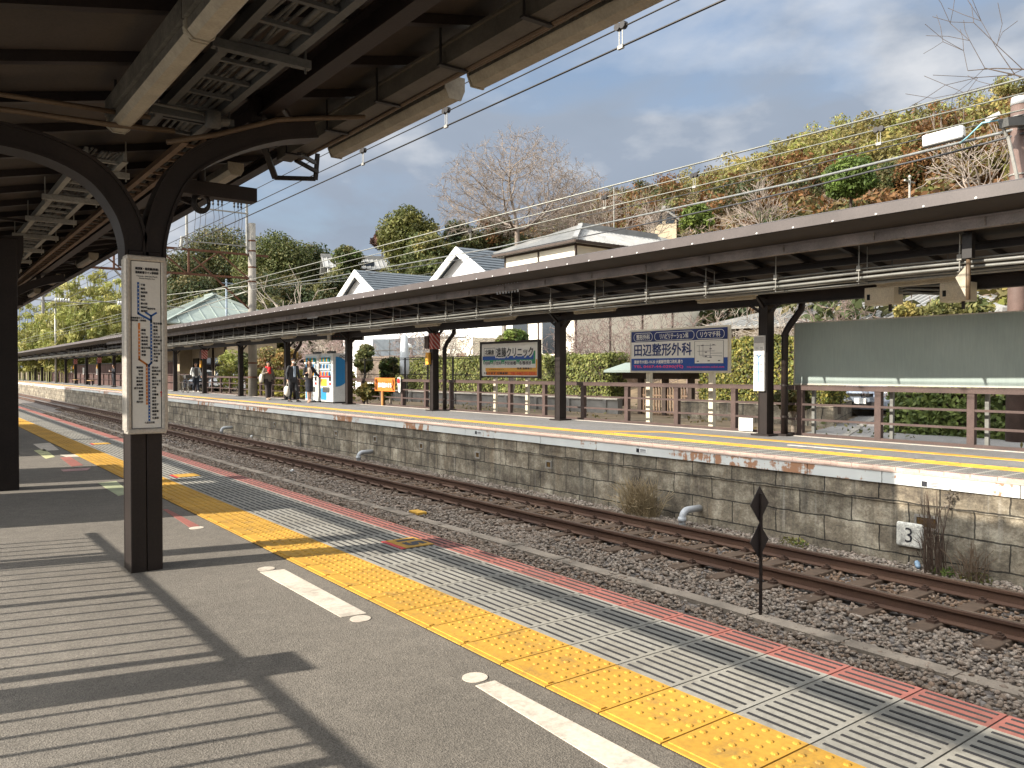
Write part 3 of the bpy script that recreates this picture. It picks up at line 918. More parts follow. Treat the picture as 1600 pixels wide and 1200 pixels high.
# rafters running up the slope
r0 = None
for k in range(60):
    y = -3.0 + 0.78 * k
    if r0 is None:
        m = MB(); m.prism([(-1.05, y - .03, nz_(-1.05) - .06), (2.93, y - .03, nz_(2.93) - .06), (2.93, y - .03, nz_(2.93) - .002), (-1.05, y - .03, nz_(-1.05) - .002)], (0, .06, 0))
        r0 = m.build("rafter", BROWN, can); y00 = y
    else:
        c = r0.copy(); COL.objects.link(c); c.parent = can; c.location = (0, y - y00, 0)
def ibeam(m, x, z0, z1, w, y0, y1):
    m.box(x - w / 2, x + w / 2, y0, y1, z1 - .014, z1); m.box(x - w / 2, x + w / 2, y0, y1, z0, z0 + .014)
    m.box(x - .006, x + .006, y0, y1, z0 + .014, z1 - .014)
m = MB(); m.box(-.98, -.93, YC0, YC1, 2.13, 2.21); m.build("back_beam", BROWN, can)
for x, h in ((0.0, .13), (1.95, .15), (2.78, .09)):
    m = MB(); zt = nz_(x) - .088; ibeam(m, x, zt - h, zt, .1, YC0, YC1)
    m.build("longitudinal_beam", BROWN, can)
# slotted lattice girder over the column, diagonal braces
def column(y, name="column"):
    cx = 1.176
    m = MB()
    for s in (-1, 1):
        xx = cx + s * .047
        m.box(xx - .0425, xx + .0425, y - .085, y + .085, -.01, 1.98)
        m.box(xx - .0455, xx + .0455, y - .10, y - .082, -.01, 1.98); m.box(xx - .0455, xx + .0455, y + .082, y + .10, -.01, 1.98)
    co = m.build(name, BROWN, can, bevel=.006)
    def arm(pts, nm):
        m = MB()
        pts = [Vector((a, y, c)) for a, c in pts]
        # smooth the path
        sm = []
        for i in range(len(pts) - 1):
            p0 = pts[max(i - 1, 0)]; p1 = pts[i]; p2 = pts[i + 1]; p3 = pts[min(i + 2, len(pts) - 1)]
            for k in range(5):
                u = k / 5
                sm.append(0.5 * ((2 * p1) + (p2 - p0) * u + (2 * p0 - 5 * p1 + 4 * p2 - p3) * u * u + (3 * p1 - p0 - 3 * p2 + p3) * u ** 3))
        sm.append(pts[-1])
        n = len(sm); base = len(m.v)
        def strip(hw, d0, d1):
            b0 = len(m.v)
            for i, p in enumerate(sm):
                d = (sm[min(i + 1, n - 1)] - sm[max(i - 1, 0)]).normalized()
                nn = Vector((-d.z, 0, d.x))
                for sy, dd in ((-hw, d0), (hw, d0), (hw, d1), (-hw, d1)):
                    m.v.append(tuple(p + nn * dd + Vector((0, sy, 0))))
            for i in range(n - 1):
                for k in range(4):
                    k2 = (k + 1) % 4
                    m.f.append((b0 + i * 4 + k, b0 + i * 4 + k2, b0 + i * 4 + 4 + k2, b0 + i * 4 + 4 + k))
            m.f.append((b0 + 3, b0 + 2, b0 + 1, b0)); e_ = b0 + (n - 1) * 4
            m.f.append((e_, e_ + 1, e_ + 2, e_ + 3))
        strip(.10, -.068, -.050); strip(.10, .050, .068); strip(.085, -.0505, .0505)
        m.build(nm, BROWN, co)
    arm([(1.130, 1.9), (1.122, 2.06), (1.06, 2.24), (.915, 2.42), (.68, 2.53), (.40, 2.57), (.0, 2.56), (-.5, 2.49), (-1.0, 2.40)], "curved_arm")
    arm([(1.232, 1.9), (1.24, 2.06), (1.295, 2.28), (1.39, 2.48), (1.54, 2.63), (1.80, 2.78), (2.05, 2.88), (2.3, 2.94)], "curved_arm")
    # struts from the arms to the roof
    m = MB()
    for x, z in ((.35, 2.62), (1.9, 2.88)):
        m.box(x - .035, x + .035, y - .035, y + .035, z - .03, nz_(x) - .09); m.cut()
    m.build_each("strut", BROWN, co)
    return co
column(5.40)
for yy in (-1.2, 16.6, 23.2, 29.8, 36.4, 43.0): column(yy)
# solid post with braced head at the frame edge
p = pixZ(4, 765)
m = MB(); m.box(p.x - .14, p.x + .14, p.y - .12, p.y + .12, -.01, 2.62)
po = m.build("square_post", BROWN, can, bevel=.008)
m = MB(); m.prism([(p.x - .3, p.y - .1, 2.45), (p.x - .13, p.y - .1, 2.1), (p.x + .13, p.y - .1, 2.1), (p.x + .2, p.y - .1, 2.5), (p.x + .2, p.y - .1, 2.66), (p.x - .3, p.y - .1, 2.6)], (0, .2, 0))
m.build("bracket_head", BROWN, po)
m = MB(); q_ = [pix(46, 243, 8.1), pix(84, 257, 8.1), pix(34, 321, 8.25), pix(16, 318, 8.25)]; m.prism(q_, FWD * .03); m.build("gusset_plate", UNDER, po)
# diagonal wind braces under the roof
m = MB()
for k in range(8):
    y = 1.8 + 3.4 * k
    m.beam((1.95, y, nz_(1.95) - .13), (2.75, y + 1.4, nz_(2.75) - .13), .03, .03); m.cut()
    m.beam((0.0, y, nz_(0) - .13), (1.2, y + 1.8, nz_(1.2) - .13), .03, .03); m.cut()
    m.beam((-0.9, y + .8, nz_(-0.9) - .13), (0.1, y - .6, nz_(0.1) - .13), .035, .035); m.cut()
m.build_each("wind_brace", BROWN, can)

# cable ladders
def ladder(x0, x1, z, y0, y1, pitch, label, tray_m, hang=True, cables=7, h=.07, tail=.02):
    o = thing("cable_ladder", ((x0 + x1) / 2, y0, z), label, "cable ladder", "cable ladders under the near canopy")
    for x in (x0, x1):
        m = MB(); m.box(x - .012, x + .012, y0, y1, z, z + h)
        m.box(x - .022, x + .022, y0, y1, z - .004, z + .004); m.build("side_rail", tray_m, o)
    g = None; y = y0 + pitch / 2
    while y < y1:
        if g is None:
            m = MB(); m.box(x0 + .013, x1 - .013, y - .014, y + .014, z + .006, z + .026); g = m.build("rung", tray_m, o); gy = y
        else:
            c = g.copy(); COL.objects.link(c); c.parent = o; c.location = (0, y - gy, 0)
        y += pitch
    m = MB(); n = max(3, int((y1 - y0) / .45))
    w = x1 - x0 - .07
    for k in range(cables):
        xc = x0 + .035 + w * k / max(1, cables - 1)
        pts = [(xc + rnd.uniform(-.016, .016), y0 - tail + (y1 - y0 + tail * 2) * i / n, z + .042 + rnd.uniform(0, .022)) for i in range(n + 1)]
        m.tube(pts, rnd.choice((.010, .014, .018)), 6)
    m.build("cable_run", CABLE, o, smooth=True)
    if hang:
        y = y0 + .35
        m = MB()
        while y < y1:
            m.box(x0 - .10, x1 + .10, y - .022, y + .022, z - .05, z - .006)
            for x in (x0 - .075, x1 + .075): m.tube([(x, y, z - .075), (x, y, nz_(x) - .02)], .006, 6)
            y += 1.25; m.cut()
        m.build_each("hanger", tray_m, o)
ladder(1.31, 1.62, 2.885, 1.2, 5.9, .30, "wide cable ladder full of cables above the camera, right of the light batten", TRAY_DK)
ladder(1.07, 1.33, 2.82, 6.6, 18.0, .30, "pale cable ladder beyond the curved column, left of the narrow one", TRAY)
ladder(1.66, 1.80, 2.93, 6.2, 26.0, .26, "narrow rusty cable ladder beyond the curved column, beside the eave lights", mat("rust_brown_tray", (0.16, 0.10, 0.06), 0.6, var=.35), hang=False, cables=3, h=.05)
# channel duct near the eave, hung on rods
o = thing("cable_duct", (2.68, 4.0, 3.11), "grey brown channel duct hung on rods along the near eave", "cable duct")
m = MB(); m.box(2.62, 2.635, -2, 6.9, 3.10, 3.215); m.box(2.635, 2.75, -2, 6.9, 3.10, 3.113); m.box(2.735, 2.75, -2, 6.9, 3.113, 3.215); m.box(2.60, 2.77, -2, 6.9, 3.205, 3.222)
m.build("channel", mat("dull_olive_duct", (0.095, 0.082, 0.064), .55, var=.35), o)
m = MB(); m.tube([(2.80, y, 3.115 + .006 * math.sin(y * 3)) for y in np.linspace(-2, 6.8, 20)], .017, 6); m.tube([(2.775, y, 3.10 + .005 * math.sin(y * 2)) for y in np.linspace(-2, 6.8, 20)], .014, 6); m.build("conduit", CABLE_TAN, o, smooth=True)
m = MB()
for y in np.arange(-1.6, 6.9, .82):
    m.tube([(2.59, y, 3.09), (2.59, y, nz_(2.59) - .02)], .008, 6); m.box(2.575, 2.78, y - .018, y + .018, 3.085, 3.097); m.cut()
m.build_each("hanger", BLACKM, o)
m = MB()
m.beam((2.45, 6.75, 3.16), (2.66, 7.05, 2.98), .05, .03); m.beam((2.66, 7.05, 2.98), (3.0, 6.95, 3.0), .035, .035); m.beam((3.0, 6.95, 2.99), (3.0, 6.9, 3.22), .035, .03); m.beam((2.75, 6.8, 3.1), (3.0, 6.9, 3.05), .03, .03)
m.beam((2.62, 6.4, 3.05), (2.95, 6.85, 3.12), .03, .03)
m.build("end_bracket", BLACKM, o)
def batten(x0, x1, y0, y1, z0, z1, label, grp):
    o = thing("light_batten", ((x0 + x1) / 2, (y0 + y1) / 2, z0), label, "light fitting", grp)
    xm = (x0 + x1) / 2; h = z1 - z0
    m = MB(); m.prism([(x0, y0 + .015, z0 + h * .38), (x0 + .03, y0 + .015, z0), (x1 - .03, y0 + .015, z0), (x1, y0 + .015, z0 + h * .38)], (0, y1 - y0 - .03, 0)); m.build("diffuser", TUBEWHITE, o, bevel=.004)
    m = MB(); m.box(x0 + .004, x1 - .004, y0, y1, z0 + h * .39, z1); m.build("housing", mat_h, o, bevel=.004)
    m = MB()
    for y in (y0 - .002, y1 - .012): m.prism([(x0 - .004, y, z0 + h * .42), (x0 + .026, y, z0 - .005), (x1 - .026, y, z0 - .005), (x1 + .004, y, z0 + h * .42), (x1 + .004, y, z1 + .003), (x0 - .004, y, z1 + .003)], (0, .014, 0)); m.cut()
    m.build_each("end_cap", TUBEWHITE, o)
    return o
mat_h = mat("stained_grey_housing", (0.14, 0.125, 0.10), .6, var=.45, scale=7, fine=.25)
G1 = "light battens along the near eave"
for (y0, y1, lab) in ((-.2, 1.9, "stained light batten above the camera along the near eave"), (2.20, 4.32, "stained light batten running out of the top of the frame"), (4.58, 6.46, "stained light batten hanging in front of the sky, its near end cap showing")):
    o = batten(2.905, 3.055, y0, y1, 3.085, 3.235, lab, G1)
    m = MB()
    for f in (.12, .5, .88):
        y = y0 + (y1 - y0) * f
        m.tube([(2.78, y - .06, 3.125), (2.90, y, 3.17), (2.93, y + .03, 3.2)], .016, 6)
        m.beam((2.96, y, 3.235), (2.96, y, 3.39), .04, .012); m.cut()
    m.build_each("bracket", CABLE_TAN, o)
for k, y in enumerate((7.6, 11.2, 14.8, 18.4, 22.0)):
    batten(2.42, 2.56, y, y + 1.3, 3.09, 3.20, ("first", "second", "third", "fourth", "fifth")[k] + " light batten beyond the curved column, hung under the dark fascia", "light battens beyond the curved column")
for (y0, y1, lab) in ((1.9, 3.72, "cream fluorescent batten directly overhead at the top of the frame"), (3.74, 5.45, "cream fluorescent batten ending above the curved column")):
    o = batten(1.0, 1.125, y0, y1, 2.72, 2.80, lab, "cream battens over the waiting area")
    MB().box(.985, 1.07, y0, y1, 2.802, 2.90).build("mounting_channel", mat_h, o)
    m = MB()
    for f in (.08, .92): 
        y = y0 + (y1 - y0) * f
        m.tube([(1.02, y, 2.9), (1.02, y, nz_(1.02))], .008, 6); m.cut()
    m.build_each("rod", BLACKM, o)
    m = MB(); m.lathe([(.074, -.015), (.078, 0), (.074, .015)], (0, 0, 0), 14)
    m.v = [(1.062 + a * .95, y1 + .01 + c, 2.765 + b * .62) for a, b, c in m.v]
    m.build("joint_ring", TUBEWHITE, o)
# loose conduits on the arms
m = MB()
m.tube([(-.6, 5.28, 2.56), (-.1, 5.28, 2.66), (.5, 5.28, 2.70), (1.0, 5.3, 2.72), (1.35, 5.28, 2.74)], .017, 8)
m.tube([(1.3, 5.27, 2.66), (1.6, 5.27, 2.76), (2.0, 5.27, 2.93), (2.3, 5.27, 3.0), (2.62, 5.2, 3.05)], .017, 8)
m.tube([(-.8, 5.2, 2.62), (.4, 5.22, 2.76), (1.2, 5.25, 2.79)], .015, 8)
tag(m.build("conduit_run", CABLE_TAN, smooth=True), "tan conduits strapped along the curved canopy arms", "conduit")
m = MB(); m.tube([(1.05, 5.05, 2.82), (1.5, 5.2, 2.86), (1.6, 5.5, 2.9)], .01, 6); m.ball((1.62, 5.2, 2.83), (.05, .05, .03)); m.box(1.5, 1.58, 5.1, 5.16, 2.76, 2.86)
for k in range(6):
    m.tube([(-.9 + k * .05, -1, nz_(-.5) - .2 - .01 * k), (-.7 + k * .02, 2.5, nz_(-.5) - .17), (-.6, 6, nz_(-.5) - .2 - .012 * k)], .012, 6)
tag(m.build("cable_bundle", CABLE, smooth=True), "loose dark cables and a junction box clipped under the near roof", "cable bundle")
# speaker box under the roof
o = thing("loudspeaker", (2.55, 6.0, 3.1), "small black box loudspeaker under the near eave", "loudspeaker")
q = pix(592, 135, 6.35)
MB().cbox(q, (.12, .10, .16)).build("cabinet", BLACKM, o, bevel=.008)
m = MB(); m.tube([q + Vector((-.02, 0, .08)), q + Vector((-.10, -.2, .3))], .012, 6); m.build("bracket", BLACKM, o)
# cross arm with hanging coil
o = thing("cross_arm", (2.1, 7.0, 2.78), "dark steel cross arm hung from the near roof with a coiled cable", "cross arm")
A = pix(280, 303, 6.65); B = pix(397, 308, 7.06); A.y = B.y = 7.0
m = MB(); m.box(1.75, 2.455, 6.93, 7.07, 2.715, 2.835); m.build("steel_box", BROWN, o, bevel=.006)
MB().tube([(2.0, 7.0, 2.83), (2.0, 7.0, 3.2)], .035, 10).build("stem", BROWN, o)
m = MB()
for k in range(4):
    rr = .05 + .008 * k
    m.tube([(2.0 + rr * math.cos(a_), 7.0 + .012 * k - .02, 2.665 + rr * 1.15 * math.sin(a_)) for a_ in np.linspace(0, 6.283, 20)], .009, 6)
m.build("cable_coil", BLACKM, o, smooth=True)

# ------------------------------------------------------------------ route map on the column
o = thing("route_map_sign", (1.2, 5.27, .85), "tall framed route map with blue and orange lines on the near column", "route map")
yF = 5.20
m = MB(); m.box(1.085, 1.315, yF, 5.296, .85, 1.955); m.build("backing_box", SIGNWHITE, o, bevel=.004)
m = MB()
for s in (-1, 1):
    xx = 1.2 + s * .118
    m.prism([(xx - .02, yF - .01, .84), (xx + .02, yF - .01, .84), (xx + s * .028 + .0, yF + .045, .84), (xx + s * .022, 5.29, .84), (xx - s * .02, 5.29, .84)][::1], (0, 0, 1.12)) if False else m.tube([(xx, yF + .012, .865), (xx, yF + .012, 1.945)], (.024, .022), 12)
    m.box(xx - .018, xx + .018, yF + .012, 5.292, .865, 1.945)
m.build("side_frame", ALU, o, smooth=False)
m = MB()
for s in (-1, 1): m.box(1.2 + s * .0955 - .0018, 1.2 + s * .0955 + .0018, yF - .0015, yF + .004, .878, 1.934)
m.box(1.105, 1.295, yF - .0015, yF + .004, .876, .8795); m.box(1.105, 1.295, yF - .0015, yF + .004, 1.931, 1.9345)
m.build("frame_gap", INK, o)
m = MB()
for z in (.842, 1.935): m.box(1.072, 1.328, yF - .012, 5.297, z, z + .034)
m.build("end_frame", ALU, o, bevel=.008)
# printed map
fx = lambda px: 1.2 + (px - 222.5) / (257 - 190) * .262
fz = lambda py: 1.955 - (py - 400) / (678 - 400) * 1.115
YP = yF - .0015
def pline(m, pts, w):
    for (a, b_), (c, d) in zip(pts[:-1], pts[1:]):
        p, q = Vector((fx(a), YP, fz(b_))), Vector((fx(c), YP, fz(d)))
        dd = (q - p).normalized(); p = p - dd * w * .45; q = q + dd * w * .45
        m.beam(p, q, .002, w, up=(0, -1, 0)) if False else m.prism([p + Vector((-dd.z, 0, dd.x)) * w / 2, q + Vector((-dd.z, 0, dd.x)) * w / 2, q - Vector((-dd.z, 0, dd.x)) * w / 2, p - Vector((-dd.z, 0, dd.x)) * w / 2], (0, .001, 0))
bl = MB(); pline(bl, [(209.5, 440), (209.5, 488), (230.5, 498), (230.5, 565), (226.5, 569), (226.5, 656)], .0125); pline(bl, [(222, 486), (230.5, 491), (239, 486)], .0115); pline(bl, [(230.5, 491), (230.5, 500)], .0125)
bl.build("blue_route", mat("route_blue", (0.01, 0.10, 0.36), .5), o)
ob = MB(); pline(ob, [(210.5, 504), (210.5, 560), (222.7, 568), (222.7, 630)], .0125); ob.build("orange_route", mat("route_orange", (0.72, 0.24, .04), .5), o)
YP -= .0014
dt = MB()
def dots(px, a, b_, n):
    for k in range(n):
        z = fz(a + (b_ - a) * k / max(1, n - 1)); x = fx(px)
        dt.box(x - .0032, x + .0032, YP - .0004, YP + .001, z - .0032, z + .0032)
dots(209.5, 443, 484, 8); dots(230.5, 503, 562, 12); dots(226.5, 573, 653, 16); dots(210.5, 514, 553, 8); dots(222.7, 573, 627, 11)
dt.build("station_dot", WHITE, o)
st = ["千葉", "稲毛", "津田沼", "船橋", "市川", "新小岩", "錦糸町", "馬喰町", "新日本橋", "東京", "新橋", "品川", "西大井", "武蔵小杉", "新川崎", "横浜", "保土ケ谷", "東戸塚", "戸塚", "大船", "北鎌倉", "鎌倉", "逗子", "東逗子", "田浦", "横須賀", "衣笠", "久里浜"]
lt = MB()
def names(px, a, b_, n, al, s0):
    for k in range(n):
        z = fz(a + (b_ - a) * k / max(1, n - 1))
        text(st[(s0 + k) % len(st)], .0145, (fx(px), yF - .002, z), (1, 0, 0), (0, 0, 1), INK, o, align=al, bold=.0006, mb=lt)
names(213.5, 443, 484, 8, 'LEFT', 0); names(234, 503, 562, 12, 'LEFT', 8); names(231, 573, 653, 16, 'LEFT', 12); names(214, 514, 553, 8, 'LEFT', 3); names(216.5, 573, 627, 11, 'RIGHT', 2)
for s_, py, sz in (("横須賀・総武線(快速)", 417.5, .0175), ("湘南新宿ライン停車駅", 423.5, .0175), ("Yokosuka · Sobu Line (Rapid)", 429, .0105), ("Shonan-Shinjuku Line", 432.5, .0105)):
    text(s_, sz, (fx(224), yF - .002, fz(py)), (1, 0, 0), (0, 0, 1), INK, o, bold=.0007 if sz > .015 else .0002, width=.150 if sz > .015 else (.135 if 'Rapid' in s_ else .10), mb=lt)
for s_, px, py in (("成田空港", 231, 480), ("湘南新宿ライン", 208, 495), ("宇都宮線・高崎線", 209, 499), ("久里浜方面", 227, 660)):
    text(s_, .013, (fx(px), yF - .002, fz(py)), (1, 0, 0), (0, 0, 1), INK, o, bold=.0004, mb=lt)
lt.build("lettering", INK, o)
m = MB(); 
x, z = fx(246.5), fz(613)
m.prism([(x - .007, yF - .002, z), (x + .007, yF - .002, z), (x, yF - .002, z + .013)], (0, .001, 0)); m.box(x - .002, x + .002, yF - .002, yF - .001, z - .025, z + .002)
m.build("red_arrow", RED, o)

o.scale = (.87, 1, .955); o.location = (1.158, 5.27, .868)
# ------------------------------------------------------------------ behind the camera: rear fence and an added unseen wall (they shade the asphalt)
o = thing("rear_fence", (-.80, 0, 0), "rear fence of thin upright bars behind the near platform", "fence")
m = MB(); m.box(-.815, -.785, -7, 7.3, 1.075, 1.11); m.box(-.82, -.78, -7, 7.3, .06, .10); m.build("rail", BROWN, o)
m = MB(); y = -6.9
k = 0
while y < 7.2:
    w = .010 if k % 8 else .032
    m.box(-.81, -.79, y - w, y + w, .0, 1.07); y += .152; k += 1
b_ = m.build("bar", BROWN, o); b_['kind'] = 'stuff'
m = MB(); m.box(-.84, -.815, 3.68, 3.94, .0, 1.24); m.box(-1.06, -1.0, 2.4, 2.54, .0, 1.5) if False else None
m.build("notice_board", BROWN, o)
p_ = [(6.35, .17), (0.2, .12)]
for y, w in p_:
    m = MB(); m.box(-.95 - w / 2, -.95 + w / 2, y - w / 2, y + w / 2, 0, 2.11); m.build("back_post", BROWN, can)
o = thing("shade_wall", (-1.15, 10, 0), "unseen brown boarded wall added behind the near platform to shade it", "shade wall")  # made-up wall, placed to cast the wide shadows on the asphalt
MB().box(-1.2, -1.1, 7.9, 10.0, 0, 2.2).build("boarding", BROWN, o)
MB().box(-1.2, -1.1, 10.8, 12.4, 0, 1.9).build("side_boarding", BROWN, o)
MB().box(-1.2, -1.1, 14.2, 22.4, 0, 2.0).build("rear_boarding", BROWN, o)
# ------------------------------------------------------------------ far canopy
XE = 10.30
def fzr(x): return 3.30 - (x - XE) * 0.17
FY0, FY1 = -9.0, 150.0
fc = thing("far_canopy", (13.2, 9.3, 0), "long brown canopy over the far platform with a pale brown fascia", "platform canopy")
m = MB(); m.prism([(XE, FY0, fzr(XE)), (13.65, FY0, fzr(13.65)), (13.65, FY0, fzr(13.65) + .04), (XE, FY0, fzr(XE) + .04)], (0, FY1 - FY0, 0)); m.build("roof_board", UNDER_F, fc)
m = MB(); m.prism([(XE - .04, FY0, 3.452), (XE + .02, FY0, 3.475), (13.75, FY0, 2.86), (13.75, FY0, 2.78), (XE + .02, FY0, 3.40)], (0, FY1 - FY0, 0)); m.build("roof_sheet", FASCIA, fc)
m = MB(); m.box(XE - .06, XE - .035, FY0, FY1, 3.30, 3.445); m.build("fascia", FASCIA, fc)
m = MB(); y = FY0 + .3
while y < 60:
    m.lathe([(.016, 0), (.011, .012)], (0, 0, 0), 8)
    for i in range(len(m.v) - 16, len(m.v)):
        a_, b2, c_ = m.v[i]; m.v[i] = (XE - .06 - c_, y + a_, 3.315 + b2)
    y += .62
fb = m.build("fascia_bolt", WHITE, fc); fb['kind'] = 'stuff'
# rafters
r0 = None
for k in range(95):
    y = -2.0 + .86 * k
    if r0 is None:
        m = MB(); m.prism([(11.0, y - .035, fzr(11.0) - .09), (13.62, y - .035, fzr(13.62) - .09), (13.62, y - .035, fzr(13.62) - .002), (11.0, y - .035, fzr(11.0) - .002)], (0, .07, 0)); r0 = m.build("rafter", BLACKM, fc); y00 = y
    else:
        c = r0.copy(); COL.objects.link(c); c.parent = fc; c.location = (0, y - y00, 0)
m = MB(); ibeam(m, 13.2, 2.50, 2.72, .14, FY0, FY1); m.box(13.16, 13.24, FY0, FY1, 2.52, 2.70); m.build("main_beam", BROWN, fc)
m = MB(); ibeam(m, 11.6, fzr(11.6) - .2, fzr(11.6) - .09, .08, FY0, FY1); m.build("longitudinal_beam", BROWN, fc)
m = MB(); m.box(13.52, 13.6, FY0, FY1, 2.58, 2.70); m.build("rear_beam", BROWN, fc)
colY = [9.34 + 6.08 * k for k in range(-2, 22)]
proto = None
PIPE_AT = {0: 1, 2: 1}
for i, y in enumerate(colY):
    if proto is None:
        m = MB(); ibx = 13.2
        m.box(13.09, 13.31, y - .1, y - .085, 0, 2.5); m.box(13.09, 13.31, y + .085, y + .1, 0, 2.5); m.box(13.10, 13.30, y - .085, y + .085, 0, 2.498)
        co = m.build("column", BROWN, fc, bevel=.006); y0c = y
        m = MB(); m.box(13.0, 13.4, y - .2, y + .2, 0, .035); ch1 = m.build("base_plate", BROWN, co)
        m = MB()
        for s in (-1, 1): m.beam((13.16, y + s * .08, 2.36), (13.16, y + s * .34, 2.52), .05, .035, up=(1, 0, 0))
        m.beam((13.12, y, 2.46), (12.75, y, fzr(12.75) - .1), .05, .05)
        ch2 = m.build("knee_brace", BROWN, co)
        m = MB(); m.beam((13.3, y, 2.3), (13.55, y, 2.6), .06, .07); m.beam((11.05, y, fzr(11.05) - .14), (13.6, y, fzr(13.6) - .14), .09, .1)
        ch3 = m.build("cantilever_arm", BROWN, co)
        proto = (co, ch1, ch2, ch3)
    else:
        c = proto[0].copy(); COL.objects.link(c); c.parent = fc; c.location = (0, y - y0c, 0)
        for h in proto[1:]:
            k = h.copy(); COL.objects.link(k); k.parent = c
# drain pipes beside some columns
for kk, y in ((0, colY[2]), (1, colY[4]), (2, colY[6])):
    m = MB(); m.tube([(13.42, y - .26, .0), (13.42, y - .26, 1.95), (13.46, y - .34, 2.12), (13.62, y - .48, 2.42), (13.64, y - .5, 2.7)], .065, 12)
    o = m.build("drainpipe", BROWN, fc, smooth=True)
    m = MB()
    for z in (.35, .95, 1.9): m.tube([(13.42, y - .26, z), (13.42, y - .26, z + .04)], .075, 12)
    m.box(13.3, 13.54, y - .38, y - .14, 0, .04)
    m.build("pipe_collar", BROWN, o)
# hazard striped collars on two columns
t = NT("red_hazard_stripe")
sp = t.n('ShaderNodeSeparateXYZ'); t.l(t.tc.outputs['Object'], sp.inputs['Vector'])
ad = t.n('ShaderNodeMath', operation='SUBTRACT'); t.l(sp.outputs['Z'], ad.inputs[0]); t.l(sp.outputs['Y'], ad.inputs[1])
ad2 = t.n('ShaderNodeMath', operation='ADD'); t.l(ad.outputs[0], ad2.inputs[0]); t.l(sp.outputs['X'], ad2.inputs[1])
ml = t.n('ShaderNodeMath', operation='MULTIPLY'); ml.inputs[1].default_value = 6.5; t.l(ad2.outputs[0], ml.inputs[0])
fr = t.n('ShaderNodeMath', operation='FRACT'); t.l(ml.outputs[0], fr.inputs[0])
t.color(t.ramp(fr.outputs[0], [(0.0, (0.36, 0.045, 0.035)), (0.66, (0.36, 0.045, 0.035)), (0.70, (0.55, 0.42, 0.38)), (1.0, (0.55, 0.42, 0.38))]))
t.b.inputs['Roughness'].default_value = .6
for yy, lab in ((21.5, "red striped warning collar on the column beside the orange banner"), (45.82, "red striped warning collar on the column right of the person with a bicycle"), (76.2, "red striped warning collar far along the platform, beside the benches"), (88.4, "red striped warning collar on the farthest marked column")):
    o = thing("emergency_box", (13.2, yy, 2.1), lab, "warning collar", "striped emergency boxes on the far columns")
    MB().box(13.06, 13.34, yy - .13, yy + .13, 1.93, 2.42).build("striped_casing", t.m, o)
    MB().box(13.0, 13.08, yy + .02, yy + .2, 1.45, 1.82).build("yellow_button_box", YELLOW_P, o)
    MB().box(13.02, 13.06, yy + .06, yy + .3, 1.95, 2.35).build("notice_plate", BROWN_L, o)
# duct below the eave
o = thing("eave_duct", (10.9, 0, 3.05), "long grey brown cable duct under the eave of the far canopy", "cable duct")
m = MB(); m.box(10.84, 10.98, FY0, 60, 3.06, 3.20); m.box(10.82, 10.85, FY0, 60, 3.05, 3.075); m.box(10.82, 10.85, FY0, 60, 3.185, 3.21); m.build("channel", DUCT, o)
m = MB(); m.tube([(10.80, y, 3.225) for y in np.linspace(FY0, 60, 8)], .014, 6); m.build("guy_wire", WIRE_DK, o)
m = MB()
for k in range(46):
    y = -6 + 1.45 * k
    m.box(10.80, 10.86, y - .12, y + .12, 3.043, 3.06); m.box(10.825, 10.835, y + .3, y + .32, 3.06, 3.19); m.cut()
m.build_each("bracket", mat("worn_bracket_paint", (.19, .15, .12), .6, var=.5, scale=20), o)
m = MB()
for y0 in (14.1, 25.0):
    for k in range(8): m.tube([(10.83, y0 + k * .11, 3.2), (10.83, y0 + k * .11, 3.30)], .02, 6); m.tube([(10.83, y0 + k * .11, 3.0), (10.83, y0 + k * .11, 3.06)], .02, 6)
m.build("insulator_stub", PVC, o)
# conduit bundle
o = thing("conduit_bundle", (11.3, 0, 2.66), "bundle of pale grey conduits hung on rods under the far canopy", "conduit")
m = MB()
for dx, dz, r_ in ((0, .035, .026), (.02, -.035, .021), (.09, -.02, .024), (.14, -.06, .022), (-.02, .085, .014), (.20, -.10, .026)):
    m.tube([(11.3 + dx, y, 2.66 + dz + .010 * math.sin(y * 1.3 + dx * 40)) for y in np.linspace(FY0, 148, 160)], r_, 8)
m.build("pipe", GREYPIPE, o, smooth=True)
m = MB()
for k in range(60):
    y = -5 + 1.42 * k
    m.box(11.2, 11.5, y - .015, y + .015, 2.56, 2.575); m.tube([(11.24, y, 2.53), (11.24, y, fzr(11.24))], .010, 6)
    m.box(11.22, 11.27, y - .03, y + .03, 2.72, 2.80)
    if k % 2 == 0: m.tube([(11.47, y, 2.55), (11.47, y, fzr(11.47))], .008, 6)
    m.cut()
m.build_each("hanger_rod", TRAY, o)
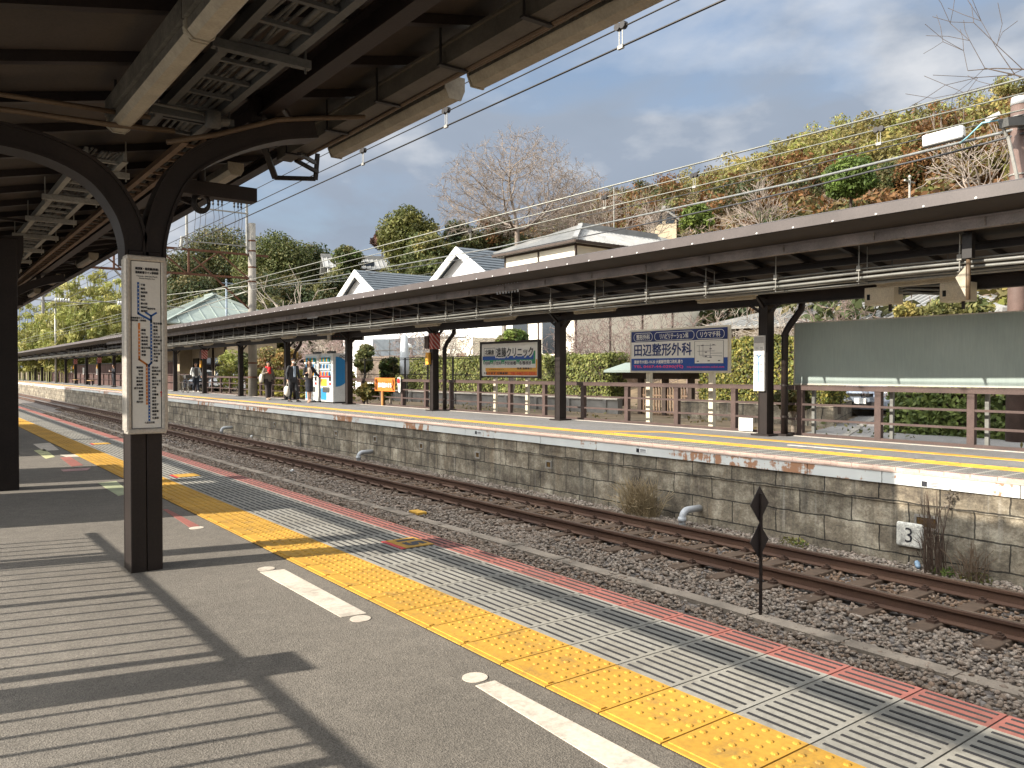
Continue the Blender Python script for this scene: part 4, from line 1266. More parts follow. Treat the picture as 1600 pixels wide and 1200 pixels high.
# light battens under the far canopy
o1 = None
n_names = ["nearest", "second", "third", "fourth", "fifth", "sixth", "seventh", "eighth", "ninth", "tenth", "eleventh", "twelfth", "thirteenth", "fourteenth", "fifteenth", "sixteenth", "seventeenth", "eighteenth"]
for k in range(-1, 30):
    y = 5.7 + 3.43 * k
    idx = k + 1
    lab = (n_names[idx] + " cream light batten from the near end of the far canopy") if idx < 18 else "small cream light batten in the distant row under the far canopy"
    if o1 is None:
        o1 = thing("far_light_batten", (11.7, y, 2.5), lab, "light fitting", "light battens under the far canopy")
        m = MB(); m.box(11.62, 11.78, y - .62, y + .62, 2.545, 2.60); m.build("housing", CREAM, o1)
        m = MB(); m.prism([(11.65, y - .61, 2.543), (11.66, y - .61, 2.49), (11.74, y - .61, 2.49), (11.75, y - .61, 2.543)], (0, 1.22, 0)); m.build("diffuser", TUBEWHITE, o1)
        m = MB(); m.tube([(11.7, y - .4, 2.6), (11.7, y - .4, 3.0)], .008, 6); m.tube([(11.7, y + .4, 2.6), (11.7, y + .4, 3.0)], .008, 6); m.build("rod", TRAY_DK, o1)
        yb = y
    else:
        copy_tree(o1, (11.7, y, 2.5), lab)
# cabinets on the main beam
def cabinet(px0, py0, px1, py1, label, vent):
    a_, b_ = pixX(px0, py0, 12.95), pixX(px1, py1, 12.95)
    y0, y1 = min(a_.y, b_.y), max(a_.y, b_.y); z0, z1 = min(a_.z, b_.z), max(a_.z, b_.z)
    o = thing("beige_cabinet", (13, y0, z0), label, "cabinet")
    MB().box(12.8, 13.1, y0, y1, z0, z1).build("casing", CREAM, o, bevel=.006)
    MB().box(12.794, 12.802, y0 + .03, y1 - .03, z0 + .03, z1 - .03).build("door", CREAM, o)
    MB().box(12.785, 12.796, y1 - .10, y1 - .05, z0 + .28 * (z1 - z0), z0 + .6 * (z1 - z0)).build("handle", GLASS_DK, o)
    MB().box(12.9, 12.94, y0 + .1, y0 + .14, z0 - .12, z0).build("cable_tail", BROWN, o)
cabinet(1358, 478, 1404, 447, "plain beige cabinet hung on the canopy beam, left one of two", False)
cabinet(1475, 473, 1520, 440, "beige cabinet with a dark handle hung on the canopy beam above the green board", True)
m = MB()
y0 = pixX(1440, 455, 13).y
for k in range(4): m.tube([(13.0, y0 + .65, 2.50 + .04 * k), (12.95, y0 + .2, 2.52 + .05 * k), (13, y0 - .3, 2.45 + .07 * k), (13.05, y0 - .6, 2.5 + .04 * k)], .02, 8)
tag(m.build("cabinet_conduit", GREYPIPE, smooth=True), "grey conduits curving between the two beige cabinets", "conduit")
# hanging pipe with cone
p = pixX(1513, 430, 11.1)
o = thing("hanging_bracket", (p.x, p.y, p.z), "worn hanging pipe with a small cone under the far eave", "bracket")
MB().tube([(p.x, p.y, p.z - .32), (p.x, p.y, p.z + .25)], .028, 10).build("pipe", CABLE_TAN, o, smooth=True)
MB().box(p.x - .05, p.x + .05, p.y - .06, p.y + .06, p.z + .22, p.z + .55).build("clamp", BLACKM, o)
m = MB(); m.prism([(p.x - .03, p.y + .02, p.z - .28), (p.x - .03, p.y + .15, p.z - .02), (p.x - .03, p.y + .02, p.z + .12)], (.06, 0, 0)); m.build("cone", TUBEWHITE, o)
# hanging departure display
a_ = pixX(516, 517, 12.4); b_ = pixX(568, 532, 12.4)
o = thing("departure_display", (12.4, a_.y, 2.3), "black hanging departure display above the vending machines", "display")
yA, yB = 28.8, 29.3
qa = pix(513, 524, 30.2); qb = pix(568, 524, 30.2)
MB().beam(qa, qb, .3, .36).build("casing", BLACKM, o)
q1 = pix(512.6, 524, 30.05); MB().beam(q1, q1 + (qb - qa).normalized() * .12, .32, .40).build("end_plate", ALU, o)
m = MB(); d_ = (qb - qa).normalized(); nrm = Vector((d_.y, -d_.x, 0)); nrm = nrm if nrm.dot(FWD) < 0 else -nrm
for i in range(2):
    for k in range(9):
        c0 = qa + d_ * (.25 + k * .11) + nrm * .152 + Vector((0, 0, .07 - .12 * i)); m.cbox(c0, (.05, .004, .035))
m.build("text_row", mat("dim_red_text", (.18, .05, .03), .6), o)
m = MB(); m.tube([qa + Vector((0, 0, .18)) + d_ * .2, qa + Vector((0, 0, .6)) + d_ * .2], .02, 6); m.tube([qb + Vector((0, 0, .18)) - d_ * .2, qb + Vector((0, 0, .6)) - d_ * .2], .02, 6); m.build("hanger", BLACKM, o)

# ------------------------------------------------------------------ fence at the back of the far platform
fe = thing("platform_fence", (13.8, 9, 0), "brown post and rail fence along the back of the far platform", "fence")
FP = [5.86 + 1.56 * k for k in range(-8, 28)]
p0 = None
for y in FP:
    if p0 is None:
        m = MB(); m.box(13.76, 13.86, y - .06, y + .06, -.1, .955); p0 = m.build("post", BROWN_L, fe, bevel=.006); yp = y
    else:
        c = p0.copy(); COL.objects.link(c); c.parent = fe; c.location = (0, y - yp, 0)
for z0, z1, x0 in ((.875, .945, 13.74), (.58, .62, 13.765), (.29, .33, 13.765), (.0, .05, 13.765)):
    m = MB(); y = FP[0]
    m.box(x0, x0 + .035, FP[0], FP[-1], z0, z1)
    if z0 > .8: m.box(13.735, 13.88, FP[0], FP[-1], .946, .965)
    m.build("rail", BROWN_L, fe)
# dark fence wall farther along
fw = thing("board_fence", (14.2, 60, 0), "dark red brown board fence behind the benches at the far end", "fence")
t = NT("old_fence_boards")
sp = t.n('ShaderNodeSeparateXYZ'); t.l(t.tc.outputs['Object'], sp.inputs['Vector'])
wv = t.noise(1.0, 3, vec=t.tc.outputs['Object'], sc3=(0, 3.5, 0.3))
t.color(t.ramp(wv, [(.3, (.045, .024, .02)), (.5, (.09, .045, .038)), (.7, (.13, .075, .062))])); t.b.inputs['Roughness'].default_value = .8
BOARDS = t.m
m = MB(); y = 56.0
while y < 112:
    m.box(14.1 + rnd.uniform(-.004, .004), 14.14, y, y + .235, 0, 1.85 + rnd.uniform(-.015, .015)); y += .245
m.build("boarding", BOARDS, fw)
MB().box(14.06, 14.18, 56, 112, 1.88, 1.94).build("cap_rail", BROWN, fw)
m = MB()
for y in np.arange(48, 130, 2.4): m.box(13.98, 14.06, y - .05, y + .05, 0, 1.1)
m.box(13.98, 14.04, 48, 130, 1.0, 1.06); m.box(13.98, 14.04, 48, 130, .5, .54); m.build("front_railing", BROWN_L, fw)
for px, py in ((112, 578), (131, 580), (152, 580)):
    p = pixX(px, py, 14.05)
    m = MB(); m.box(14.0, 14.06, p.y - .35, p.y + .35, p.z - .3, p.z + .35)
    tag(m.build("notice_sheet", SIGNWHITE), {112: "white notice on the board fence, farthest of three", 131: "white notice on the board fence, middle of three", 152: "white notice on the board fence nearest the person looking at a phone"}[px], "notice", "notices on the board fence")
# benches
def bench(px, py, label):
    p = pixX(px, py, 12.9)
    o = thing("platform_bench", (12.9, p.y, 0), label, "bench", "benches on the far platform")
    m = MB(); 
    for k in range(4): m.box(12.72 + .1 * k, 12.81 + .1 * k, p.y - .9, p.y + .9, .40, .44)
    m.build("seat", mat("bench_slats", (.45, .27, .11), .6), o)
    m = MB()
    for s in (-.65, .65): m.box(12.75, 13.08, p.y + s - .05, p.y + s + .05, .36, .40); m.box(12.87, 12.95, p.y + s - .06, p.y + s + .06, 0, .36)
    m.build("leg", BLACKM, o)
    m = MB(); m.box(12.7, 12.74, p.y - .9, p.y + .9, .37, .40); m.build("apron", BLACKM, o)
bench(142, 593, "slatted wooden bench on the far platform, nearer of two")
bench(119, 592, "slatted wooden bench on the far platform, farther of two")
# concrete pole standing through the platform, and its overhead gantry
PG = pixX(395, 615, 13.6); PGY = PG.y
o = thing("overhead_gantry", (13.6, PGY, 0), "rusty lattice gantry on a concrete pole carrying the overhead wires", "gantry")
MB().tube([(13.6, PGY, -.1), (13.6, PGY, 8.5)], [.22, .17], 16).build("concrete_pole", CONCRETE, o, smooth=True)
m = MB()
for z in (.9, 1.6, 5.6, 6.3, 7.1, 7.6): m.tube([(13.6, PGY, z), (13.6, PGY, z + .08)], .225 - .006 * z, 14)
m.build("pole_band", RUSTY, o)
m = MB(); za, zb = 6.95, 5.8
m.beam((-.8, PGY, za), (14.4, PGY, za), .1, .1); m.beam((-.8, PGY, zb), (13.6, PGY, zb), .1, .1)
xs = np.linspace(-.8, 13.4, 11)
for i in range(10):
    m.beam((xs[i], PGY, za if i % 2 else zb), (xs[i + 1], PGY, zb if i % 2 else za), .06, .06)
for x in (1.0, 4.6, 7.4, 10.6): m.beam((x, PGY, zb), (x, PGY, za), .08, .08)
m.beam((10.8, PGY, 6.6), (13.55, PGY, 4.2), .07, .07)
m.build("lattice_truss", RUSTY, o)
MB().tube([(-.8, PGY, -.1), (-.8, PGY, 7.4)], .16, 12).build("near_pole", CONCRETE, o)
m = MB()
for px in (292, 386):
    q = pix(px, 392, 0 + 1); r_ = q - Vector((0, 0, CAMZ)); q = Vector((0, 0, CAMZ)) + r_ * (PGY / r_.y)
    m.tube([(q.x, PGY, za), (q.x, PGY, 9.9)], .06, 8)
xa = (lambda px: (lambda r_: (r_ * (PGY / r_.y)).x)(pix(px, 340, 1) - Vector((0, 0, CAMZ))))
m.beam((xa(288), PGY, 8.95), (xa(388), PGY, 8.95), .06, .06); m.beam((xa(295), PGY, 7.35), (xa(385), PGY, 7.35), .05, .05)
m.tube([(xa(292), PGY, 7.5), (xa(284), PGY, 7.5), (xa(282), PGY, 6.95), (xa(272), PGY, 6.9)], .07, 8)
m.build("upper_frame", TRAY, o)
m = MB()
for px in (304, 312, 320, 333, 341, 347, 366, 372, 377):
    x = xa(px)
    m.lathe([(.02, 0), (.06, .08), (.03, .16), (.06, .24), (.03, .32), (.06, .4), (.02, .5)], (x, PGY, 9.15), 8)
    m.tube([(x, PGY, 9.6), (x, PGY, 9.95)], .015, 5); m.tube([(x, PGY, 9.15), (x + .05, PGY, 8.6), (x - .05, PGY, 7.4)], .012, 4); m.cut()
m.build_each("insulator", BLACKM, o)
m = MB()
for xc, sgn in ((8.6, 1), (4.64, 1)):
    m.tube([(xc - 1.2, PGY, zb), (xc, PGY, 4.4)], .05, 8); m.tube([(xc + 1.2, PGY, zb), (xc, PGY, 4.4)], .05, 8); m.tube([(xc, PGY, 4.5), (xc, PGY, 3.7)], .06, 8)
    m.tube([(xc - 2.6, PGY, 4.35), (xc + 1.8, PGY, 4.2)], .025, 6)
m.build("wire_support", TRAY, o)
m = MB()
for xc in (8.6, 4.64):
    for s in (-.75, .75):
        for k in range(6): m.tube([(xc + s - .3 + k * .1, PGY, 4.29), (xc + s - .26 + k * .1, PGY, 4.288)], .09, 8)
m.build("white_insulator", WHITE, o)
# overhead wires
def wire(name, pts, r, m_, label, sag=0.0):
    P = [Vector(p) for p in pts]
    if sag and len(P) == 2:
        a_, b_ = P
        P = [a_.lerp(b_, k / 24) - Vector((0, 0, sag * 4 * (k / 24) * (1 - k / 24))) for k in range(25)]
    b = MB(); b.tube(P, r, 6)
    return tag(b.build(name, m_, smooth=True), label, "overhead wire")
wire("contact_wire", [(4.64, -20, 3.86), (4.64, PGY, 3.88)], .0085, WIRE_DK, "thick black contact wire over the near track, lowest against the sky")
wire("contact_wire", [(4.64, PGY, 3.88), (4.64, 90, 3.9)], .0085, WIRE_DK, "black contact wire of the near track beyond the gantry")
wire("messenger_wire", [(4.64, -20, 4.03), (4.64, 8, 4.02), (4.64, PGY, 4.12), (4.64, 90, 4.15)], .0065, WIRE_DK, "thin dark messenger wire just above the black contact wire")
wire("feeder_wire", [(4.64, -20, 4.25), (4.64, 8, 4.22), (4.64, PGY, 4.45), (4.64, 90, 4.5)], .0055, WIRE_DK, "thin upper dark feeder wire below the near light battens")
wire("contact_wire", [(8.6, -20, 3.745), (8.6, 90, 3.80)], .0075, WIRE_LT, "lowest pale wire over the far track")
wire("messenger_wire", [(8.6, -20, 3.905), (8.6, 90, 3.95)], .0075, WIRE_LT, "middle pale wire over the far track")
wire("feeder_wire", [(8.6, -20, 4.02), (8.6, 90, 4.2)], .011, WIRE_LT, "thickest and highest pale wire over the far track")
def hanger(x, y, z0, z1, label):
    o = thing("wire_hanger", (x, y, z0), label, "wire hanger", "hangers on the overhead wires")
    m = MB(); m.tube([(x, y - .018, z0), (x, y - .018, z1)], .004, 5); m.tube([(x, y + .018, z0), (x, y + .018, z1)], .004, 5); m.box(x - .012, x + .012, y - .03, y + .03, z0 - .02, z0 + .01); m.build("loop", TRAY, o)
    m = MB()
    for s in (-1, 1): m.tube([(x - .02, y + s * .03, z1 + .005), (x + .02, y + s * .03, z1 + .005)], .032, 10)
    m.build("bobbin", BLACKM, o)
for px, lab in ((970, "wire hanger with black bobbins high in the sky at the upper middle"), (567, "wire hanger with black bobbins beside the near light batten end"), (697, "wire hanger half hidden by the near light batten")):
    r_ = pix(px, 100, 1) - Vector((0, 0, CAMZ)); y = r_.y * 4.64 / r_.x
    hanger(4.64, y, 3.87, 4.03, lab)
for px, lab in ((1373, "wire hanger over the far track in front of the yellow bamboo"), (1085, "wire hanger over the far track in front of the shrine roof"), (945, "wire hanger over the far track right of the big bare tree"), (735, "wire hanger over the far track in front of the evergreens")):
    r_ = pix(px, 250, 1) - Vector((0, 0, CAMZ)); y = r_.y * 8.6 / r_.x
    hanger(8.6, y, 3.76, 3.91, lab)
# utility pole and lashed telecom cables behind the platform
q = pix(1592, 300, 15.4)
UX, UY = q.x, q.y
o = thing("utility_pole", (UX, UY, -.15), "brown utility pole with a grey cap and brackets behind the green board", "utility pole")
MB().tube([(UX, UY, -.3), (UX, UY, 6.35)], [.19, .15], 16).build("shaft", mat("brown_coated_pole", (.13, .085, .07), .6, var=.35, scale=3), o, smooth=True)
MB().tube([(UX, UY, 6.35), (UX, UY, 6.5)], [.16, .14], 16).build("cap", PVC, o, smooth=True)
m = MB()
for z in (4.35, 5.0, 6.1): m.tube([(UX, UY, z), (UX, UY, z + .025)], .175, 14)
m.build("steel_band", TRAY, o)
m = MB(); a_ = pix(1575, 213, 15.1); b_ = pix(1572, 282, 15.2)
m.tube([a_, pix(1591, 285, 15.1)], .035, 8); m.tube([pix(1560, 186, 15.1), pix(1573, 213, 15.1)], .03, 6)
m.build("stay", TRAY, o)
m = MB(); m.beam(pix(1568, 192, 15.0), pix(1605, 190, 15.2), .2, .16); m.build("splice_box", TRAY_DK, o)
m = MB(); m.beam(pix(1542, 187, 15.0), pix(1560, 178, 15.0), .1, .08)
m.build("terminal", WHITE, o)
o = thing("splice_closure", pix(1475, 212, 16), "long white splice closure hanging on the telecom cable", "cable closure")
MB().beam(pix(1443, 222, 16.4), pix(1507, 205, 15.8), .18, .24).build("shell", WHITE, o, bevel=.04)
MB().beam(pix(1444, 229, 16.4), pix(1507, 213, 15.8), .15, .06).build("base", TRAY_DK, o)
def lashed(px_pts, r, m_, name, label):
    P = [pix(x, y, d) for x, y, d in px_pts]
    b = MB(); b.tube(P, r, 7)
    return tag(b.build(name, m_, smooth=True), label, "telecom cable")
CABLEG = mat("light_grey_cable", (.15, .155, .15), .5, var=.35, scale=8)
CABLEB = mat("black_cable_sheath", (.035, .035, .038), .5, var=.3)
lashed([(1640, 190, 15), (1600, 199, 15.2), (1480, 228, 16.5), (1360, 257, 18), (1270, 279, 19.5), (1160, 303, 22), (1000, 337, 26), (880, 363, 31), (780, 386, 36), (640, 411, 48), (500, 436, 66), (392, 452, 90)], .030, CABLEG, "telecom_cable", "thick pale lashed cable bundle sagging from the brown utility pole")
lashed([(1640, 200, 15), (1600, 208, 15.2), (1480, 240, 16.5), (1360, 268, 18), (1270, 291, 19.5), (1160, 317, 22), (1000, 352, 26), (880, 376, 31), (780, 396, 36), (640, 418, 48), (500, 441, 66), (392, 458, 90)], .022, CABLEB, "telecom_cable", "black cable just below the pale lashed bundle")
lashed([(1640, 170, 15), (1550, 190, 15.4), (1480, 207, 16.5), (1330, 243, 18.5), (1200, 275, 21), (1040, 311, 25), (900, 340, 30)], .012, CABLEB, "telecom_cable", "thin black wire above the white splice closure")
lashed([(1560, 188, 15), (1535, 192, 15.2), (1512, 214, 15.6), (1500, 224, 15.9)], .016, mat("light_blue_lead", (.25, .5, .6), .5), "drop_cable", "light blue lead dropping beside the white splice closure")
lashed([(388, 455, 42), (320, 477, 52), (255, 500, 66), (190, 520, 80), (60, 548, 110)], .03, WIRE_LT, "drop_cable", "pale cable running left from the concrete pole past the green roof")
lashed([(388, 447, 42), (250, 462, 60), (100, 478, 85)], .025, WIRE_LT, "drop_cable", "pale cable sagging left across the bamboo")
lashed([(388, 447, 42), (450, 445, 50), (640, 432, 60), (860, 400, 55)], .016, WIRE_LT, "drop_cable", "thin pale cable running right from the concrete pole")
lashed([(320, 477, 60), (420, 492, 55), (560, 470, 60)], .016, WIRE_LT, "drop_cable", "thin pale cable crossing above the green hipped roof")
# small steel poles near the green roof
def slim_pole(px, py0, py1, d, m_, label, r=.08):
    a_, b_ = pix(px, py1, d), pix(px, py0, d)
    o = thing("slim_pole", (a_.x, a_.y, -.1), label, "pole")
    MB().tube([(a_.x, a_.y, -.2), (a_.x, a_.y, b_.z)], r, 10).build("shaft", m_, o, smooth=True)
    MB().beam((a_.x - .5, a_.y, b_.z - .12), (a_.x + .5, a_.y, b_.z - .12), .08, .08).build("crossbar", m_, o)
    m = MB(); m.lathe([(.05, 0), (.09, .1), (.04, .2)], (a_.x, a_.y, b_.z), 8); m.build("finial", m_, o)
slim_pole(354, 440, 500, 62, mat("blue_grey_pole", (.16, .2, .24), .5), "slim blue grey pole with a crossbar beside the green hipped roof")
slim_pole(87, 475, 540, 85, TRAY, "slim grey pole standing in front of the bamboo grove", r=.11)
slim_pole(1421, 280, 320, 40, TRAY, "short grey pole with a lamp on the hillside above the canopy edge", r=.05)

# ------------------------------------------------------------------ diamond sign between the tracks
p = pixZ(1186, 962, -1.25)
o = thing("diamond_sign", (p.x, p.y, -1.25), "dark brown double diamond sign on a thin post between the tracks", "track sign")
DK = mat("dark_sign_back", (.028, .020, .018), .6, var=.25)
MB().box(p.x - .012, p.x + .012, p.y - .03, p.y - .005, -1.35, .0).build("post", BROWN, o)
for zc, nm in ((-.11, "diamond_plate"), (-.485, "diamond_plate")):
    m = MB(); m.prism([(p.x - .155, p.y, zc), (p.x, p.y, zc - .185), (p.x + .155, p.y, zc), (p.x, p.y, zc + .185)], (0, .004, 0)); m.build(nm, DK, o)
# ------------------------------------------------------------------ boards and signs of the far platform (they face the tracks)
RV, UV_ = (0, -1, 0), (0, 0, 1)
def panel(o, name, m, X, y0, y1, z0, z1, th=.004):
    return MB().box(X - th, X, min(y0, y1), max(y0, y1), z0, z1).build(name, m, o)
# big green board
t = NT("green_board_face")
n1 = t.noise(1.2, 5); n2 = t.noise(9, 4, sc3=(1, 4, .4))
c = t.ramp(n1, [(.3, (.265, .325, .305)), (.7, (.315, .375, .355))])
t.color(t.mix(1.0, c, t.ramp(n2, [(.3, .93), (.7, 1.04)]), 'MULTIPLY')); t.b.inputs['Roughness'].default_value = .38
o = thing("blank_board", (13.95, 5, 1.0), "large blank green grey board standing on the fence", "board")
y1 = pixX(1244, 550, 13.95).y; y0 = -1.5
MB().box(13.91, 13.96, y0, y1, 1.0, 2.17).build("face_panel", t.m, o)
m = MB(); m.box(13.895, 13.97, y0, y1 + .02, .975, 1.0); m.box(13.90, 13.97, y0, y1 + .02, 2.17, 2.19); m.box(13.90, 13.97, y1, y1 + .02, 1.0, 2.17); m.build("frame", ALU, o)
for y in (8.82, 7.28, 5.7, 4.1, 2.5): MB().box(13.97, 14.03, y - .03, y + .03, -.1, 2.0).build("leg", GREYPIPE, o)
# blue clinic sign
a_, b_ = pixX(987, 519, 14.1), pixX(1137, 577, 14.1)
ya, yb, zt, zb = a_.y, b_.y, 2.19, 1.25
yc = (ya + yb) / 2; W = ya - yb
o = thing("blue_clinic_sign", (14.1, yc, 0), "blue and white clinic sign with a small map, on two cream legs", "sign")
MB().box(14.1, 14.16, yb - .05, ya + .05, zb - .05, zt + .05).build("frame", CREAM, o, bevel=.006)
X0 = 14.096
fy = lambda u: ya - u * W
fzv = lambda v: zt - v * (zt - zb)
panel(o, "white_face", SIGNWHITE, X0 + .002, ya, yb, zb, zt)
panel(o, "navy_band", NAVY, X0, ya, yb, fzv(.27), zt); panel(o, "blue_band", BLUE, X0, ya, yb, zb, fzv(.69))
panel(o, "map_panel", SIGNWHITE, X0 - .002, fy(.685), fy(.965), fzv(.83), fzv(.30))
lt = MB(); XT = X0 - .006
def outline(m, y0, y1, z0, z1, r, w, X):
    pts = []
    for cx, cz, a0 in ((y1 - r, z1 - r, 0), (y0 + r, z1 - r, 90), (y0 + r, z0 + r, 180), (y1 - r, z0 + r, 270)):
        for k in range(6):
            a = R(a0 + 18 * k); pts.append((cx + r * math.cos(a), cz + r * math.sin(a)))
    n = len(pts)
    for i in range(n):
        p, q = Vector((X, *pts[i])), Vector((X, *pts[(i + 1) % n]))
        if (q - p).length > 1e-4: m.beam(p, q, .002, w, up=(0, 0, 1)) if abs((q - p).normalized().z) < .7 else m.beam(p, q, w, .002, up=(1, 0, 0))
for s_, u0, u1 in (("整形外科", .03, .24), ("リハビリテーション科", .265, .68), ("リウマチ科", .705, .97)):
    text(s_, .13, (XT, fy((u0 + u1) / 2), fzv(.145)), RV, UV_, SIGNWHITE, o, width=(u1 - u0) * W * .72, height=.13, bold=.002, mb=lt)
    outline(lt, fy(u1), fy(u0), fzv(.245), fzv(.045), .085, .011, XT)
text("鎌倉市大船2-18-20 大船駅笠間口改札通り", .09, (XT, fy(.30), fzv(.775)), RV, UV_, SIGNWHITE, o, width=W * .53, height=.085, bold=.002, mb=lt)
lt.build("white_lettering", SIGNWHITE, o)
lt = MB(); text("田辺整形外科", .34, (XT, fy(.345), fzv(.475)), RV, UV_, NAVY, o, width=W * .62, height=.285, bold=.006, mb=lt); lt.build("navy_lettering", NAVY, o)
lt = MB(); text("TEL 0467-44-0290(代)", .1, (XT, fy(.30), fzv(.90)), RV, UV_, PINKRED, o, width=W * .54, height=.085, bold=.003, mb=lt); text("http://www.tanabe-seikei.com", .05, (XT, fy(.79), fzv(.915)), RV, UV_, PINKRED, o, width=W * .36, height=.05, bold=.001, mb=lt); lt.build("pink_lettering", PINKRED, o)
m = MB(); XM = X0 - .009
g = lambda u, v: Vector((XM, fy(.685 + .28 * u), fzv(.30 + .53 * v)))
for (u0, v0, u1, v1) in ((.08, .2, .75, .2), (.17, .2, .17, .62), (.3, .12, .3, .7), (.55, .12, .55, .75), (.17, .62, .95, .68), (.1, .45, .7, .45), (.55, .55, .95, .55), (.3, .7, .6, .75)):
    m.beam(g(u0, v0), g(u1, v1), .002, .008, up=(0, 0, 1)) if abs(u1 - u0) > .05 else m.beam(g(u0, v0), g(u1, v1), .008, .002, up=(1, 0, 0))
for u, v in ((.28, .2), (.4, .5), (.56, .35), (.66, .18), (.12, .9), (.5, .88), (.85, .88), (.4, .68), (.56, .72)): m.cbox(g(u, v), (.002, .06, .022))
m.build("map_lines", mat("grey_ink", (.12, .12, .13), .5), o)
outb = MB(); 
for (y0_, y1_, z0_, z1_) in ((fy(.965), fy(.685), fzv(.305), fzv(.30)), (fy(.965), fy(.685), fzv(.83), fzv(.825)), (fy(.688), fy(.685), fzv(.83), fzv(.30)), (fy(.965), fy(.962), fzv(.83), fzv(.30))): outb.box(XM - .001, XM + .001, y0_, y1_, z0_, z1_)
outb.build("map_border", INK, o)
for px in (1010, 1108):
    y = pixX(px, 620, 14.12).y; MB().box(14.17, 14.27, y - .06, y + .06, -.2, zt - .1).build("leg", CREAM, o)
# striped clinic sign
a_, b_ = pixX(753, 540, 14.1), pixX(841, 587, 14.1)
ya, yb, zt, zb = a_.y, b_.y, 2.06, 1.09; W = ya - yb; H = zt - zb
yc = (ya + yb) / 2
o = thing("striped_clinic_sign", (14.1, yc, 0), "clinic sign with blue green yellow and orange stripes in a dark frame", "sign")
m = MB(); m.box(14.07, 14.17, yb - .07, yb, zb - .06, zt + .07); m.box(14.07, 14.17, ya, ya + .07, zb - .06, zt + .07); m.box(14.07, 14.17, yb, ya, zt, zt + .07); m.box(14.08, 14.17, yb, ya, zb - .04, zb); m.build("frame", BROWN, o)
panel(o, "white_face", SIGNWHITE, 14.104, ya, yb, zb, zt, .01)
for nm, mm, u0, u1, v0, v1 in (("blue_stripe", BLUE, .02, .90, .385, .50), ("blue_corner", BLUE, .90, .928, .27, .50), ("green_stripe", GREEN_P, .035, .93, .50, .63), ("green_corner", GREEN_P, .93, .955, .25, .63), ("white_stripe", WHITE, .055, .955, .63, .72), ("amber_stripe", YELLOW_P, .075, .965, .745, .855), ("amber_corner", YELLOW_P, .965, .985, .5, .855), ("orange_stripe", ORANGE, .09, .985, .855, .97)):
    panel(o, nm, mm, 14.092, fy(u0), fy(u1), fzv(v1), fzv(v0), .003)
XT = 14.085
lt = MB(); hl = MB()
text("遠藤クリニック", .22, (XT + .002, fy(.60), fzv(.275)), RV, UV_, WHITE, o, width=W * .66, height=H * .30, bold=.022, mb=hl)
text("内科・小児科・予防接種・各種検診", .12, (XT + .002, fy(.48), fzv(.60)), RV, UV_, WHITE, o, width=W * .84, height=H * .125, bold=.013, mb=hl)
hl.build("white_halo", WHITE, o)
text("遠藤クリニック", .22, (XT, fy(.60), fzv(.275)), RV, UV_, INK, o, width=W * .64, height=H * .28, bold=.006, mb=lt)
text("北鎌倉", .15, (XT, fy(.155), fzv(.255)), RV, UV_, INK, o, width=W * .17, height=H * .16, bold=.003, mb=lt)
outline(lt, fy(.26), fy(.05), fzv(.37), fzv(.13), .012, .012, XT)
text("内科・小児科・予防接種・各種検診", .12, (XT, fy(.48), fzv(.60)), RV, UV_, INK, o, width=W * .83, height=H * .11, bold=.003, mb=lt)
text("院長 遠藤徳之", .08, (XT, fy(.78), fzv(.765)), RV, UV_, INK, o, width=W * .25, height=H * .06, bold=.002, mb=lt)
text("北鎌倉駅徒歩3分", .06, (XT, fy(.28), fzv(.795)), RV, UV_, INK, o, width=W * .28, height=H * .04, mb=lt)
text("Pあります 北鎌倉駅", .08, (XT, fy(.27), fzv(.91)), RV, UV_, INK, o, width=W * .44, height=H * .075, bold=.002, mb=lt)
lt.build("black_lettering", INK, o)
lt = MB(); text("TEL 0467-23-2255", .09, (XT, fy(.75), fzv(.915)), RV, UV_, PINKRED, o, width=W * .42, height=H * .07, bold=.002, mb=lt); lt.build("red_lettering", RED, o)
for px in (770, 820):
    y = pixX(px, 620, 14.12).y; MB().box(14.18, 14.26, y - .055, y + .055, -.2, zb - .02).build("leg", CREAM, o)
# narrow route board on the column
y_ = 9.34
o = thing("column_route_board", (13.07, y_, .87), "narrow pale route board on the dark far column", "route map")
MB().box(13.04, 13.085, y_ - .07, y_ + .17, .86, 1.92).build("panel", WHITE, o)
XR_ = 13.036
MB().box(XR_, XR_ + .004, y_ - .06, y_ + .16, 1.78, 1.90).build("heading_band", mat("pale_heading", (.42, .42, .42), .5), o)
m = MB()
for z in np.arange(1.05, 1.7, .045): m.box(XR_, XR_ + .003, y_ - .035, y_ + .02, z, z + .012); m.box(XR_, XR_ + .003, y_ + .075, y_ + .12, z, z + .010)
m.build("small_print", mat("grey_print", (.28, .28, .30), .5), o)
m = MB(); m.box(XR_ - .001, XR_ + .003, y_ + .045, y_ + .06, 1.02, 1.5); m.beam((XR_, y_ + .05, 1.5), (XR_, y_ + .10, 1.58), .014, .003, up=(1, 0, 0)); m.beam((XR_, y_ + .05, 1.5), (XR_, y_ + .0, 1.56), .014, .003, up=(1, 0, 0)); m.build("blue_route", SKYBLUE, o)
# blank white sheet leaning on the fence
p = pixX(1166, 664, 13.68)
tag(MB().box(13.66, 13.67, p.y - .17, p.y + .17, .02, .285).build("blank_sheet", WHITE), "blank white sheet fixed low on the fence beside the dark column", "sheet")
